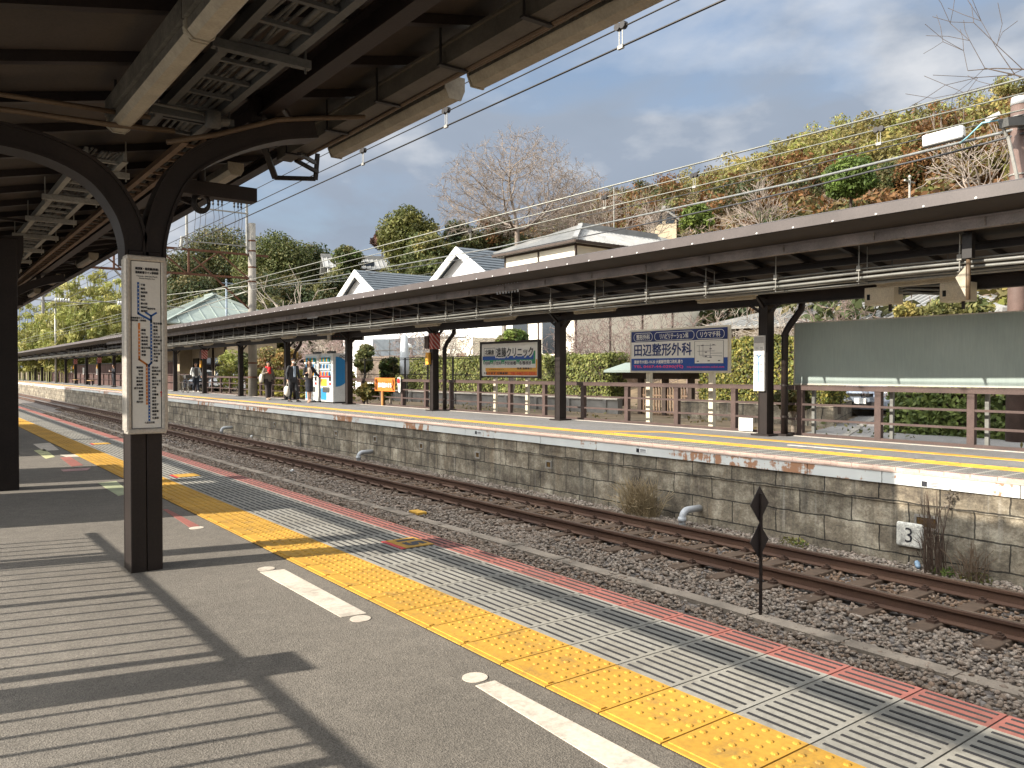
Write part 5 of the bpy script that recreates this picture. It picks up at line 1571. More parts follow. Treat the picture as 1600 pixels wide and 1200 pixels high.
# orange heritage banner and small flag on the fence
a_, b_ = pixX(586, 586, 13.7), pixX(617, 605, 13.7)
yc = (a_.y + b_.y) / 2
o = thing("orange_banner", (13.7, yc, .6), "orange banner with white lettering tied to the fence", "banner")
wv = [(a_.y - (a_.y - b_.y) * k / 10, .012 * math.sin(k * 2.1)) for k in range(11)]
m = MB()
for (y0, d0), (y1, d1) in zip(wv[:-1], wv[1:]): m.prism([(13.69 + d0, y0, .52), (13.69 + d1, y1, .52), (13.69 + d1, y1, 1.0), (13.69 + d0, y0, 1.0)], (.008, 0, 0))
m.build("cloth", ORANGE, o)
W = a_.y - b_.y; ya = a_.y
lt = MB(); text("日本遺産のまち", .2, (13.665, yc - .06, .74), RV, UV_, WHITE, o, width=W * .66, height=.17, bold=.008, mb=lt); lt.build("lettering", WHITE, o)
m = MB()
for s in (.06, .12, .93): m.tube([(13.668, ya - W * s, .95), (13.668, ya - W * (s + .03), .8), (13.668, ya - W * (s - .01), .68), (13.668, ya - W * (s + .02), .56)], .014, 6)
m.build("dark_figure", BROWN, o)
MB().box(13.66, 13.72, yc + .10, yc + .2, -.02, .52).build("wooden_post", mat("orange_wood", (.42, .2, .06), .7, var=.3), o)
p = pixX(623.5, 596, 13.68)
o = thing("fence_flag", (13.68, p.y, .6), "small white flag with a red disc beside the orange banner", "flag")
m = MB(); m.prism([(13.67, p.y - .09, .50), (13.69, p.y + .05, .5), (13.67, p.y + .10, .78), (13.685, p.y + .12, 1.03), (13.67, p.y - .12, 1.03), (13.68, p.y - .1, .75)], (.006, 0, 0)); m.build("cloth", WHITE, o)
m = MB(); m.prism([(13.655, p.y + .08 * math.cos(a), .90 + .09 * math.sin(a)) for a in np.linspace(0, 2 * math.pi, 16, endpoint=False)], (.005, 0, 0)); m.build("red_disc", RED, o)
# ------------------------------------------------------------------ vending machines
def vending(Y0, Y1, label, panels):
    o = thing("vending_machine", (13.0, (Y0 + Y1) / 2, 0), label, "vending machine", "drink vending machines")
    MB().box(13.02, 13.74, Y0, Y1, .05, 1.93).build("casing", WHITE, o, bevel=.015)
    MB().box(13.06, 13.7, Y0 + .04, Y1 - .04, 0, .05).build("plinth", BLACKM, o)
    MB().box(13.0, 13.022, Y0 + .05, Y1 - .05, .09, 1.88).build("door", WHITE, o, bevel=.006)
    ys, ye = Y0 + .12, Y1 - .10
    MB().box(12.985, 13.002, ys, ye, 1.0, 1.84).build("display_back", mat("display_pale_blue", (.45, .60, .68), .3), o)
    cols = [SKYBLUE, WHITE, YELLOW_P, WHITE, RED, SKYBLUE, GREEN_P, BROWN_L]
    for r_, z in enumerate((1.06, 1.34, 1.60)):
        for ci in range(3):
            for k in range(ci, 9, 3):
                m = MB(); y = ys + .06 + (ye - ys - .12) * k / 8
                m.lathe([(.030, 0), (.032, .02), (.032, .12), (.014, .155), (.014, .175)], (12.955, y, z), 8)
                m.build("bottle", cols[(ci * 2 + r_ * 3) % 8], o)
        MB().box(12.93, 12.99, ys, ye, z - .05, z - .008).build("button_shelf", panels[r_ % len(panels)], o)
    MB().box(12.99, 13.0, Y0 + .5, ye, .66, .94).build("poster", YELLOW_P, o)
    MB().box(12.988, 13.0, Y1 - .62, Y1 - .12, .12, .58).build("blue_panel", SKYBLUE, o)
    MB().box(12.97, 13.0, Y0 + .25, Y0 + .85, .42, .62).build("dispensing_flap", TRAY_DK, o)
    MB().box(12.965, 13.0, Y0 + .13, Y0 + .24, .86, 1.12).build("coin_slot", BLACKM, o)
    MB().box(12.97, 13.0, Y0 + .13, Y0 + .24, .70, .80).build("note_slot", RED, o)
    MB().box(13.1, 13.3, Y0 + .3, Y0 + .7, 1.93, 2.02).build("top_vent", TRAY_DK, o)
    return o
v2 = vending(28.6, 29.75, "white drink machine with a blue disc on its side beside the brown column", [SIGNWHITE, SIGNWHITE, RED][::-1])
v1 = vending(29.95, 31.25, "white drink machine partly behind the woman in black", [SIGNWHITE, SIGNWHITE, SIGNWHITE])
m = MB(); cy = [(13.74 - .56 + .54 * math.cos(a) * 1.0, 1.28 + .52 * math.sin(a)) for a in np.linspace(0, 2 * math.pi, 40, endpoint=False)]
cl = [(min(max(x, 13.14), 13.735), z) for x, z in [(13.60 - .46 + .58 * math.cos(a) + .0, 1.22 + .58 * math.sin(a)) for a in np.linspace(-math.pi / 2, math.pi / 2, 30)]]
m.prism([(x, 28.594, z) for x, z in cl], (0, .008, 0)); m.build("side_disc", SKYBLUE, v2)
lt = MB(); text("OCU", .12, (13.46, 28.592, 1.80), (1, 0, 0), (0, 0, 1), INK, v2, width=.32, height=.10, bold=.004, mb=lt); lt.build("side_lettering", INK, v2)

# ------------------------------------------------------------------ people
SKIN = mat("skin", (.50, .30, .21), .55, var=.08, fine=.05)
HAIRM = mat("dark_hair", (.022, .016, .013), .5, var=.3)
def pmat(n, c, r=.8): return mat(n, c, r, var=.18, scale=5, fine=.12)
def remesh(o, v=.014, it=4):
    md = o.modifiers.new("remesh", 'REMESH'); md.mode = 'VOXEL'; md.voxel_size = v; md.use_smooth_shade = True
    sm = o.modifiers.new("smooth", 'SMOOTH'); sm.iterations = it; sm.factor = .5
    return o
def person(loc, rz, label, arms, legs, top, bottom, shoe, hair='short', height=1.0, skirt=False, wide=1.0, coat_len=.80, mask=False, lean=0.0, head_turn=0.0, female=False):
    """arms: ((elbowR, wristR), (elbowL, wristL)); legs: ((kneeR, ankleR), (kneeL, ankleL)); R is local -x"""
    o = thing("person", loc, label, "person", rz=rz)
    o.scale = (height,) * 3
    sw = .165 if female else .19
    L = lambda z: -lean * (z - .9)
    b = MB()
    b.tube([(0, L(.82), .82), (0, L(.95), .95), (0, L(1.12), 1.12), (0, L(1.3), 1.30), (0, L(1.41), 1.41), (0, L(1.46), 1.46)], [(.09, .13), (.10, .155), (.085, .13), (.105, .16), (.085, .15), (.05, .07)], 14)
    hy = L(1.62) - .03
    b.tube([(0, L(1.4), 1.40), (0, L(1.5) - .01, 1.54)], [.055, .05], 10)
    b.ball((0, hy, 1.635), (.073, .092, .112), 14, 10); b.ball((0, hy - .035, 1.575), (.05, .05, .045), 10, 8)
    b.ball((0, hy - .095, 1.625), (.012, .018, .02), 8, 6)
    for s in (-1, 1): b.ball((s * .074, hy + .005, 1.63), (.01, .02, .03), 8, 6)
    for s, (el, wr) in zip((-1, 1), arms):
        sh = Vector((s * sw, L(1.40), 1.40)); el, wr = Vector(el), Vector(wr)
        b.tube([sh, sh.lerp(el, .5), el, el.lerp(wr, .5), wr], [.048, .045, .037, .036, .026], 10)
        d = (wr - el).normalized(); a_ = d.cross(Vector((0, 1, .2))).normalized(); c_ = d.cross(a_)
        pc = wr + d * .045
        b.tube([wr, wr + d * .02, wr + d * .085], [(.024, .02), (.036, .017), (.034, .014)], 10)
        for k in range(4):
            f0 = wr + d * .08 + c_ * (.024 - .016 * k); ln = (.062, .072, .068, .052)[k]
            b.tube([f0, f0 + d * ln * .5, f0 + d * ln * .75 + a_ * .012 + Vector((0, 0, -.0)), f0 + d * ln * .9 + a_ * .03], [.0092, .0086, .008, .007], 6)
        t0 = wr + d * .03 + c_ * .03
        b.tube([t0, t0 + d * .025 + c_ * .018, t0 + d * .055 + c_ * .022 + a_ * .01], [.011, .010, .008], 6)
    for s, (kn, an) in zip((-1, 1), legs):
        hp = Vector((s * .085, L(.9), .90)); kn, an = Vector(kn), Vector(an)
        b.tube([hp, hp.lerp(kn, .5), kn, kn.lerp(an, .35), an], [.085, .075, .053, .052, .034], 12)
        b.tube([an + Vector((0, .02, 0)), an + Vector((0, -.04, -.045)), an + Vector((0, -.14, -.062))], [.034, .036, .022], 8)
    body = remesh(b.build("body", SKIN, o, local=True), .010, 2)
    # top
    c = MB()
    c.tube([(0, L(coat_len), coat_len), (0, L(.95), .95), (0, L(1.12), 1.12), (0, L(1.3), 1.30), (0, L(1.40), 1.405), (0, L(1.455), 1.455)], [(.125, .175 * wide), (.122, .178 * wide), (.112, .158 * wide), (.128, .182 * wide), (.10, .165 * wide), (.058, .07)], 16)
    for s, (el, wr) in zip((-1, 1), arms):
        sh = Vector((s * (sw - .01), L(1.395), 1.395)); el, wr = Vector(el), Vector(wr)
        c.tube([sh - Vector((s * .05, 0, -.02)), sh, sh.lerp(el, .5), el, el.lerp(wr, .5), el.lerp(wr, .93)], [.06, .068, .062, .053, .05, .042], 12)
    remesh(c.build("jacket", top, o, local=True), .014, 3)
    # bottom
    c = MB()
    if skirt:
        c.tube([(0, -.05, .44), (0, -.045, .65), (0, L(.86) - .01, .86), (0, L(1.0), 1.02)], [(.165, .15), (.165, .165), (.135, .17), (.10, .14)], 16)
        remesh(c.build("skirt", bottom, o, local=True), .014, 3)
    else:
        for s, (kn, an) in zip((-1, 1), legs):
            hp = Vector((s * .088, L(.92), .93)); kn, an = Vector(kn), Vector(an)
            c.tube([hp, hp.lerp(kn, .5), kn, kn.lerp(an, .5), kn.lerp(an, .97)], [.105 * wide, .092 * wide, .075 * wide, .07 * wide * wide, .066 * wide * wide], 12)
        c.ball((0, L(.92), .93), (.165, .115, .12), 12, 8)
        remesh(c.build("trousers", bottom, o, local=True), .014, 3)
    for s, (kn, an) in zip((-1, 1), legs):
        an = Vector(an); c = MB()
        c.tube([an + Vector((0, .055, -.045)), an + Vector((0, .0, -.04)), an + Vector((0, -.09, -.055)), an + Vector((0, -.175, -.068))], [(.04, .03), (.046, .04), (.046, .03), (.03, .016)], 10)
        c.box(an.x - .042, an.x + .042, an.y - .185, an.y + .075, an.z - .088, an.z - .07)
        c.build("shoe", shoe, o, local=True, smooth=False)
    c = MB()
    c.ball((0, hy + .018, 1.665), (.085, .098, .095), 14, 10)
    if hair == 'long':
        c.tube([(0, hy + .05, 1.68), (0, hy + .085, 1.58), (0, hy + .09, 1.42)], [(.07, .09), (.06, .10), (.035, .08)], 10)
        for s in (-1, 1): c.tube([(s * .07, hy, 1.69), (s * .088, hy - .005, 1.58), (s * .09, hy + .0, 1.44)], [.03, .026, .015], 8)
    elif hair == 'cap':
        c.tube([(0, hy - .07, 1.70), (0, hy - .17, 1.685)], [(.012, .07), (.008, .055)], 10)
    c.build("hair" if hair != 'cap' else "cap", HAIRM, o, local=True, smooth=True)
    c = MB()
    for s in (-1, 1): c.ball((s * .03, hy - .086, 1.645), (.012, .008, .007), 8, 6)
    for s in (-1, 1): c.box(s * .03 - .018, s * .03 + .018, hy - .096, hy - .085, 1.663, 1.668)
    if not mask: c.box(-.024, .024, hy - .094, hy - .08, 1.573, 1.581)
    c.build("facial_features", HAIRM, o, local=True)
    if mask:
        c = MB(); c.ball((0, hy - .05, 1.585), (.068, .062, .05), 12, 8); c.build("face_mask", WHITE, o, local=True, smooth=True)
    return o
WHITE_CLOTH = pmat("off_white_cloth", (.55, .52, .46)); BLACK_CLOTH = pmat("black_cloth", (.018, .018, .022)); GREY_CLOTH = pmat("charcoal_suit", (.04, .042, .048))
p = pixX(458, 628, 12.3)
man = person((p.x, p.y, 0.008), R(8), "person in a grey suit and white mask carrying a white bag past the vending machines", (((-.26, .03, 1.13), (-.28, -.05, .88)), ((.25, .02, 1.13), (.24, -.08, .90))), (((-.08, .02, .50), (-.09, .13, .10)), ((.09, -.13, .50), (.10, -.20, .10))), GREY_CLOTH, pmat("dark_suit_trousers", (.03, .031, .035)), pmat("black_shoe", (.012, .012, .012), .4), mask=True, coat_len=.78)
c = MB(); c.prism([(-.05, -.118, 1.43), (.05, -.118, 1.43), (.035, -.145, 1.0), (-.035, -.145, 1.0)], (0, .02, 0)); c.build("shirt_front", pmat("pale_blue_shirt", (.45, .55, .68)), man, local=True)
o = thing("white_tote_bag", (0, 0, 0), "white tote bag hanging from the hand of the person in the suit", "bag")
wrist = man.matrix_basis @ Vector((-.29, -.07, .80))
bpy.context.view_layer.update()
wrist = man.matrix_world @ Vector((-.285, -.07, .80))
WPOS[o.name] = Vector((0, 0, 0))
m = MB(); x, y, z = wrist
m.tube([(x - .02, y, z - .16), (x - .03, y, z - .28), (x - .02, y, z - .46), (x + .02, y, z - .56)], [(.15, .05), (.19, .10), (.17, .11), (.06, .05)], 14); m.build("pouch", WHITE_CLOTH, o, smooth=True)
MB().tube([(x, y - .13, z - .18), (x, y - .06, z - .02), (x, y, z + .015), (x, y + .06, z - .02), (x, y + .13, z - .18)], .011, 6).build("strap", WHITE_CLOTH, o, smooth=True)
p = pixX(483, 628, 12.62)
wom = person((p.x, p.y, .008), R(-12), "person in a black jacket and skirt with beige heels beside the drink machine", (((-.22, -.02, 1.13), (-.15, -.17, 1.20)), ((.30, -.05, 1.16), (.46, -.16, 1.0))), (((-.06, -.10, .48), (-.05, -.15, .09)), ((.07, .05, .48), (.06, .16, .13))), BLACK_CLOTH, pmat("navy_skirt", (.015, .017, .028)), pmat("beige_heel", (.45, .30, .22), .4), hair='long', height=.96, skirt=True, female=True, coat_len=.92)
c = MB(); c.tube([(-.02, -.115, 1.43), (.0, -.15, 1.3), (.02, -.16, 1.15), (.0, -.15, 1.0)], [(.02, .06), (.03, .08), (.03, .085), (.015, .06)], 10); c.build("blouse", pmat("beige_blouse", (.48, .40, .33)), wom, local=True, smooth=True)
p = pixZ(419, 625)
red = person((p.x, p.y, .008), R(4), "person in a taupe coat with a bright red scarf and wide dark trousers", (((-.26, -.01, 1.14), (-.16, -.16, 1.22)), ((.27, .03, 1.12), (.30, -.03, .86))), (((-.09, -.10, .50), (-.10, -.16, .10)), ((.09, .08, .50), (.10, .14, .11))), pmat("taupe_coat", (.17, .145, .115)), pmat("dark_brown_trousers", (.035, .026, .026)), pmat("tan_shoe", (.38, .28, .20)), height=.95, wide=1.18, coat_len=.82, female=True)
c = MB(); c.tube([(-.09, -.06, 1.46), (0, -.12, 1.44), (.09, -.06, 1.46), (.07, .06, 1.48), (-.07, .06, 1.48), (-.09, -.06, 1.46)], .042, 8); c.tube([(.02, -.14, 1.45), (-.02, -.165, 1.32), (.03, -.16, 1.18)], [.06, .085, .05], 8)
c.build("scarf", pmat("red_scarf", (.62, .02, .03)), red, local=True, smooth=True)
o = thing("white_shoulder_bag", (0, 0, 0), "white bag hanging at the side of the person with the red scarf", "bag"); WPOS[o.name] = Vector((0, 0, 0))
bpy.context.view_layer.update()
x, y, z = red.matrix_world @ Vector((-.29, .02, 1.02))
m = MB(); m.tube([(x, y, z + .14), (x - .02, y, z), (x - .02, y, z - .22)], [(.08, .05), (.15, .09), (.13, .08)], 12); m.build("pouch", WHITE_CLOTH, o, smooth=True)
MB().tube([(x, y - .06, z + .12), (x + .09, y, z + .42), (x, y + .06, z + .12)], .012, 6).build("strap", WHITE_CLOTH, o)
# person pushing a bicycle
P0 = pixZ(303, 613)
cyc = person((P0.x + .1, P0.y, .008), R(2), "person in a pale jacket and dark cap walking a bicycle", (((-.30, -.12, 1.13), (-.36, -.38, .98)), ((.27, -.04, 1.12), (.24, -.24, .94))), (((-.08, -.03, .50), (-.09, .10, .10)), ((.09, -.08, .50), (.10, -.16, .10))), pmat("pale_grey_jacket", (.52, .53, .52)), pmat("dark_jeans", (.025, .03, .042)), pmat("white_trainer", (.6, .58, .55)), hair='cap', wide=1.12, coat_len=.84)
c = MB(); c.prism([(-.11, -.135, 1.42), (.11, -.135, 1.42), (.10, -.16, .95), (-.10, -.16, .95)], (0, .03, 0)); c.build("vest_front", pmat("brown_grey_vest", (.11, .095, .085)), cyc, local=True)
bx_, by_ = P0.x - .55, P0.y - .25
o = thing("bicycle", (bx_, by_, 0), "dark bicycle being walked along the far platform", "bicycle")
def wheel(yc):
    m = MB(); m.tube([(bx_, yc + .33 * math.cos(a), .335 + .33 * math.sin(a)) for a in np.linspace(0, 2 * math.pi, 25)], .022, 8, caps=False); w = m.build("wheel", BLACKM, o)
    m = MB()
    for a in np.linspace(0, 2 * math.pi, 16, endpoint=False): m.tube([(bx_, yc, .335), (bx_, yc + .31 * math.cos(a), .335 + .31 * math.sin(a))], .002, 4)
    m.build("spoke", TRAY, w)
wheel(by_ - .52); wheel(by_ + .52)
m = MB(); FW, RW = Vector((bx_, by_ - .52, .335)), Vector((bx_, by_ + .52, .335)); BBk = Vector((bx_, by_ + .08, .30)); HD = Vector((bx_, by_ - .38, .82)); SE = Vector((bx_, by_ + .22, .78))
for a_, b_ in ((FW, HD), (HD, BBk), (BBk, SE), (SE, RW), (BBk, RW), (HD + Vector((0, 0.02, -.08)), SE + Vector((0, 0, -.1)))): m.tube([a_, b_], .018, 8)
m.build("frame", mat("dark_blue_frame", (.02, .03, .05), .4), o)
m = MB(); m.tube([HD, HD + Vector((0, .03, .16))], .014, 8); h = HD + Vector((0, .03, .16)); m.tube([h + Vector((-.28, .12, .02)), h + Vector((-.12, -.02, 0)), h, h + Vector((.12, -.02, 0)), h + Vector((.28, .12, .02))], .013, 8); m.build("handlebar", TRAY_DK, o)
m = MB(); m.tube([SE, SE + Vector((0, .04, .12))], .014, 8); m.tube([SE + Vector((0, -.1, .14)), SE + Vector((0, .06, .14)), SE + Vector((0, .16, .15))], [(.02, .03), (.03, .07), (.03, .09)], 10); m.build("saddle", BLACKM, o, smooth=True)
m = MB(); m.box(bx_ - .17, bx_ + .17, by_ - .72, by_ - .46, .82, 1.02); m.build("basket", TRAY_DK, o)
m = MB(); m.tube([BBk + Vector((-.08, -.16, .02)), BBk, BBk + Vector((.08, .16, -.02))], .012, 6); m.build("pedal_crank", TRAY, o)
# person reading a phone farther along
p = pixX(178, 604, 12.7)
ph = person((p.x, p.y, .008), R(-75), "person in dark clothes looking at a phone near the board fence", (((-.22, -.02, 1.14), (-.10, -.24, 1.20)), ((.22, -.02, 1.14), (.12, -.24, 1.20))), (((-.09, 0, .5), (-.10, .02, .10)), ((.09, 0, .5), (.10, .03, .10))), pmat("dark_navy_coat", (.018, .02, .028)), BLACK_CLOTH, pmat("black_shoe_far", (.012, .012, .012), .4), coat_len=.72)
o = thing("phone", (0, 0, 0), "phone held up by the person near the board fence", "phone"); WPOS[o.name] = Vector((0, 0, 0))
bpy.context.view_layer.update(); q = ph.matrix_world @ Vector((0.0, -.34, 1.26))
MB().cbox(q, (.02, .08, .15)).build("case", WHITE, o)

# ------------------------------------------------------------------ parked cars
def car(loc, rz, label, col, van=False):
    o = thing("parked_car", loc, label, "car", rz=rz)
    W, Lc, H = 1.72, 4.1, (1.85 if van else 1.5)
    def loft(secs):
        b = MB(); n = len(secs[0])
        for s in secs: b.v.extend(s)
        for i in range(len(secs) - 1):
            for k in range(n): b.f.append((i * n + k, i * n + (k + 1) % n, (i + 1) * n + (k + 1) % n, (i + 1) * n + k))
        b.f.append(tuple(reversed(range(n)))); b.f.append(tuple((len(secs) - 1) * n + k for k in range(n)))
        return b
    def sec(y, w, z0, z1, ins): return [(-w / 2, y, z0), (w / 2, y, z0), (w / 2 + .02, y, (z0 + z1) / 2), (w / 2 - ins, y, z1), (-w / 2 + ins, y, z1), (-w / 2 - .02, y, (z0 + z1) / 2)]
    hood = .98 if van else .93
    b = loft([sec(-2.05, 1.4, .32, .62, .05), sec(-1.98, 1.6, .22, .78, .06), sec(-1.6, W, .2, hood - .06, .06), sec(-.9, W, .2, hood + .04, .06), sec(1.6, W, .2, hood + .06, .06), sec(1.98, W - .08, .25, hood + .04, .08), sec(2.05, W - .2, .32, .8, .08)])
    bo = b.build("body", col, o, local=True, smooth=False, bevel=.04)
    yf, yr = (-1.35, 1.9) if van else (-.95, 1.6)
    b = loft([sec(yf, W - .1, hood, hood + .03, .04), sec(yf + .62, W - .14, hood, H - .05, .16), sec(yf + .9, W - .16, hood, H, .18), sec(yr - .45, W - .16, hood, H, .18), sec(yr, W - .14, hood, hood + .25, .12)])
    b.build("cabin", col, o, local=True, bevel=.03)
    m = MB(); m.prism([(-W / 2 + .14, yf + .06, hood + .07), (W / 2 - .14, yf + .06, hood + .07), (W / 2 - .26, yf + .60, H - .12), (-W / 2 + .26, yf + .60, H - .12)], (0, -.035, .02)); m.build("windscreen", GLASS_DK, o, local=True)
    m = MB()
    for s in (-1, 1): m.prism([(s * (W / 2 - .055), yf + .45, hood + .08), (s * (W / 2 - .055), yr - .25, hood + .08), (s * (W / 2 - .16), yr - .5, H - .12), (s * (W / 2 - .16), yf + .85, H - .12)], (s * .03, 0, .012))
    m.build("side_window", GLASS_DK, o, local=True)
    for s in (-1, 1):
        MB().ball((s * .62, -1.99, .68), (.19, .08, .085), 12, 8).build("headlight", mat("lamp_glass", (.7, .72, .75), .15), o, local=True, smooth=True)
        for y in (-1.28, 1.28):
            m = MB(); m.lathe([(.31, -.1), (.32, -.08), (.32, .08), (.31, .1)], (0, 0, 0), 20); m.v = [(s * .78 + c_, y + a_, .32 + b_) for a_, b_, c_ in m.v]; w = m.build("wheel", BLACKM, o, local=True)
            m = MB(); m.lathe([(.2, 0), (.19, .012), (.05, .02)], (0, 0, 0), 16); m.v = [(s * (.78 + .1 + c_), y + a_, .32 + b_) for a_, b_, c_ in m.v]; m.build("rim", TRAY, w, local=True)
        MB().cbox((s * (W / 2 + .08), yf + .4, hood + .12), (.16, .08, .12)).build("mirror", col, o, local=True, bevel=.02)
    MB().cbox((0, -2.03, .66), (.72, .06, .10)).build("grille", BLACKM, o, local=True, bevel=.01)
    MB().cbox((0, -2.05, .38), (1.1, .06, .14)).build("lower_intake", BLACKM, o, local=True)
    MB().cbox((0, -2.085, .48), (.33, .02, .165)).build("number_plate", WHITE, o, local=True)
    return o
SILVER = mat("silver_blue_paint", (.32, .36, .43), .25, metal=.5, var=.05); CARW = mat("white_car_paint", (.66, .68, .70), .25, var=.04); CARS = mat("pale_silver_paint", (.45, .49, .54), .25, metal=.4, var=.04)
q = pix(1354, 640, 26.0)
car((q.x, q.y, -.14), R(-66), "silver blue car with its front toward the platform, behind the fence under the green board", SILVER)
q = pix(372, 612, 56); car((q.x, q.y, -.14), R(-60), "white van parked behind the far fence beside the yellow shrubs", CARW, True)
q = pix(336, 611, 58); car((q.x, q.y, -.14), R(-50), "pale silver car parked behind the far fence, left of the white van", CARS)

# ------------------------------------------------------------------ buildings behind the far platform
PLASTER = mat("warm_white_plaster", (.78, .73, .61), .85, var=.12, scale=1.0, fine=.06)
PLASTER2 = mat("clean_white_render", (.72, .72, .72), .8, var=.06, scale=1)
BEIGE = mat("beige_render", (.52, .43, .30), .85, var=.12)
TIMBER = mat("dark_timber", (.055, .037, .028), .7, var=.3)
SLATE = mat("blue_grey_slate", (.085, .10, .115), .6, var=.2, scale=3)
t = NT("grey_clay_tile"); n1 = t.noise(1.5, 4); n2 = t.noise(30, 3)
t.color(t.mix(1.0, t.ramp(n1, [(.3, (.20, .20, .195)), (.7, (.30, .295, .28))]), t.ramp(n2, [(.3, .8), (.7, 1.15)]), 'MULTIPLY')); t.b.inputs['Roughness'].default_value = .5
CLAY = t.m
COPPER = mat("verdigris_roof", (.18, .215, .195), .7, var=.15, scale=.8)
WOODP = mat("brown_board_wall", (.20, .13, .085), .8, var=.3)
def tile_slope(m, ribs, p00, p10, p11, p01, n, th=.12):
    """roof slope quad: p00-p10 along the eave, p01-p11 along the ridge, rib rows run eave to ridge"""
    p00, p10, p11, p01 = map(Vector, (p00, p10, p11, p01))
    nn = (p10 - p00).cross(p01 - p00).normalized(); nn = nn if nn.z > 0 else -nn
    m.add([p00, p10, p11, p01, p00 - nn * th, p10 - nn * th, p11 - nn * th, p01 - nn * th], [(0, 1, 2, 3), (7, 6, 5, 4), (0, 4, 5, 1), (1, 5, 6, 2), (2, 6, 7, 3), (3, 7, 4, 0)])
    L0, L1 = (p10 - p00).length, (p11 - p01).length
    e = (p10 - p00).normalized()
    for k in range(n + 1):
        s = L0 * k / n
        a_ = p00 + e * s
        off = (p01 - p00).dot(e); top0, top1 = off, off + L1
        if s < top0: f = s / max(top0, 1e-6)
        elif s > top1: f = (L0 - s) / max(L0 - top1, 1e-6)
        else: f = 1.0
        if f < .04: continue
        up = (p01 - p00) - e * off
        ribs.tube([a_ + nn * .02, a_ + up * f + nn * .02], .055, 5)
def hip_house(name, label, x0, x1, y0, y1, zg, ze, rise, over, wall, roofm, ribn=.3, timber=True, ridge_axis='x'):
    o = thing(name, ((x0 + x1) / 2, (y0 + y1) / 2, zg), label, "house")
    w = MB().box(x0, x1, y0, y1, zg - .5, ze).build("wall", wall, o)
    if timber:
        m = MB()
        for x in np.linspace(x0, x1, max(3, int((x1 - x0) / 1.6)) ): m.box(x - .06, x + .06, y0 - .025, y0 + .02, zg, ze)
        for y in np.linspace(y0, y1, max(3, int((y1 - y0) / 1.5))): m.box(x0 - .025, x0 + .02, y - .06, y + .06, zg, ze)
        for z in (ze - .12, ze - 2.6, zg + 1.1):
            m.box(x0 - .03, x1, y0 - .03, y0 + .02, z - .07, z + .07); m.box(x0 - .03, x0 + .02, y0 - .03, y1, z - .07, z + .07)
        m.build("timber_frame", TIMBER, w)
    X0, X1, Y0, Y1 = x0 - over, x1 + over, y0 - over, y1 + over
    zb = ze - .05; hd = min(X1 - X0, Y1 - Y0) / 2
    if X1 - X0 >= Y1 - Y0: ra, rb = (X0 + hd, (Y0 + Y1) / 2, zb + rise), (X1 - hd, (Y0 + Y1) / 2, zb + rise)
    else: ra, rb = ((X0 + X1) / 2, Y0 + hd, zb + rise), ((X0 + X1) / 2, Y1 - hd, zb + rise)
    m, rb_ = MB(), MB()
    c = [(X0, Y0, zb), (X1, Y0, zb), (X1, Y1, zb), (X0, Y1, zb)]
    if X1 - X0 >= Y1 - Y0: S = [(c[0], c[1], rb, ra), (c[1], c[2], rb, rb), (c[2], c[3], ra, rb), (c[3], c[0], ra, ra)]
    else: S = [(c[0], c[1], ra, ra), (c[1], c[2], rb, ra), (c[2], c[3], rb, rb), (c[3], c[0], ra, rb)]
    for p00, p10, p11, p01 in S:
        n = max(4, int((Vector(p10) - Vector(p00)).length / ribn)); tile_slope(m, rb_, p00, p10, Vector(p11) + Vector((0, 0, 1e-4)), Vector(p01), n)
    ro = m.build("roof", roofm, o); rb_.build("tile_row", roofm, ro)
    m = MB()
    for a_ in c:
        e_ = min((ra, rb), key=lambda q: (Vector(q) - Vector(a_)).length); m.beam(Vector(a_) + Vector((0, 0, .06)), Vector(e_) + Vector((0, 0, .1)), .24, .2)
    if (Vector(ra) - Vector(rb)).length > .1: m.beam(Vector(ra) + Vector((0, 0, .12)), Vector(rb) + Vector((0, 0, .12)), .34, .34)
    m.build("ridge_tiles", roofm, ro)
    return o, w
h1, w1 = hip_house("tiled_house", "white plastered house with dark timber and a grey tiled hip roof above the canopy", 24.9, 36, 28.0, 33.5, -.1, 7.3, 1.3, .42, PLASTER, CLAY)
MB().box(24.86, 24.92, 28.3, 33.2, 0, 1.9).build("board_dado", WOODP, w1); MB().box(25.2, 35.5, 27.94, 28.0, 0, 1.9).build("board_dado", WOODP, w1)
m = MB()
for y in (29.2, 31.6): m.box(24.84, 24.9, y, y + 1.2, 2.1, 3.6); m.cut()
m.build_each("window", GLASS_DK, w1)
m = MB(); m.tube([(30, 30.7, 8.6), (30, 30.7, 11.0)], .03, 6)
for z_, w_ in ((10.9, .8), (10.6, .6), (10.3, .9)): m.tube([(30 - w_, 30.7, z_), (30 + w_, 30.7, z_)], .012, 5)
m.build("aerial", TRAY, h1)
m = MB(); m.box(24.38, 24.48, 27.5, 34.0, 7.16, 7.27); m.box(24.4, 36.4, 27.46, 27.56, 7.16, 7.27); m.tube([(24.8, 27.9, 0), (24.8, 27.9, 7.1)], .05, 8); m.build("gutter", TIMBER, h1)
hip_house("low_tiled_house", "low cream house with a grey tiled roof seen between canopy and green board", 33.0, 43, 13.5, 25.0, -.1, 3.45, 1.9, 1.1, PLASTER, CLAY)
hip_house("green_roof_house", "beige building with a pale green hipped roof beyond the far canopy at the left", 16.6, 24.2, 64, 74, -.1, 4.9, 2.6, 1.3, BEIGE, COPPER, ribn=1.0, timber=False)
o = thing("shop_eaves", (16.2, 62, 0), "grey brown lean-to shop front below the green hipped roof", "shop front")
m = MB(); m.prism([(14.9, 55, 2.75), (18.5, 55, 3.5), (18.5, 55, 3.62), (14.9, 55, 2.87)], (0, 18, 0)); m.build("awning_roof", mat("weathered_awning", (.30, .26, .21), .8, var=.2), o)
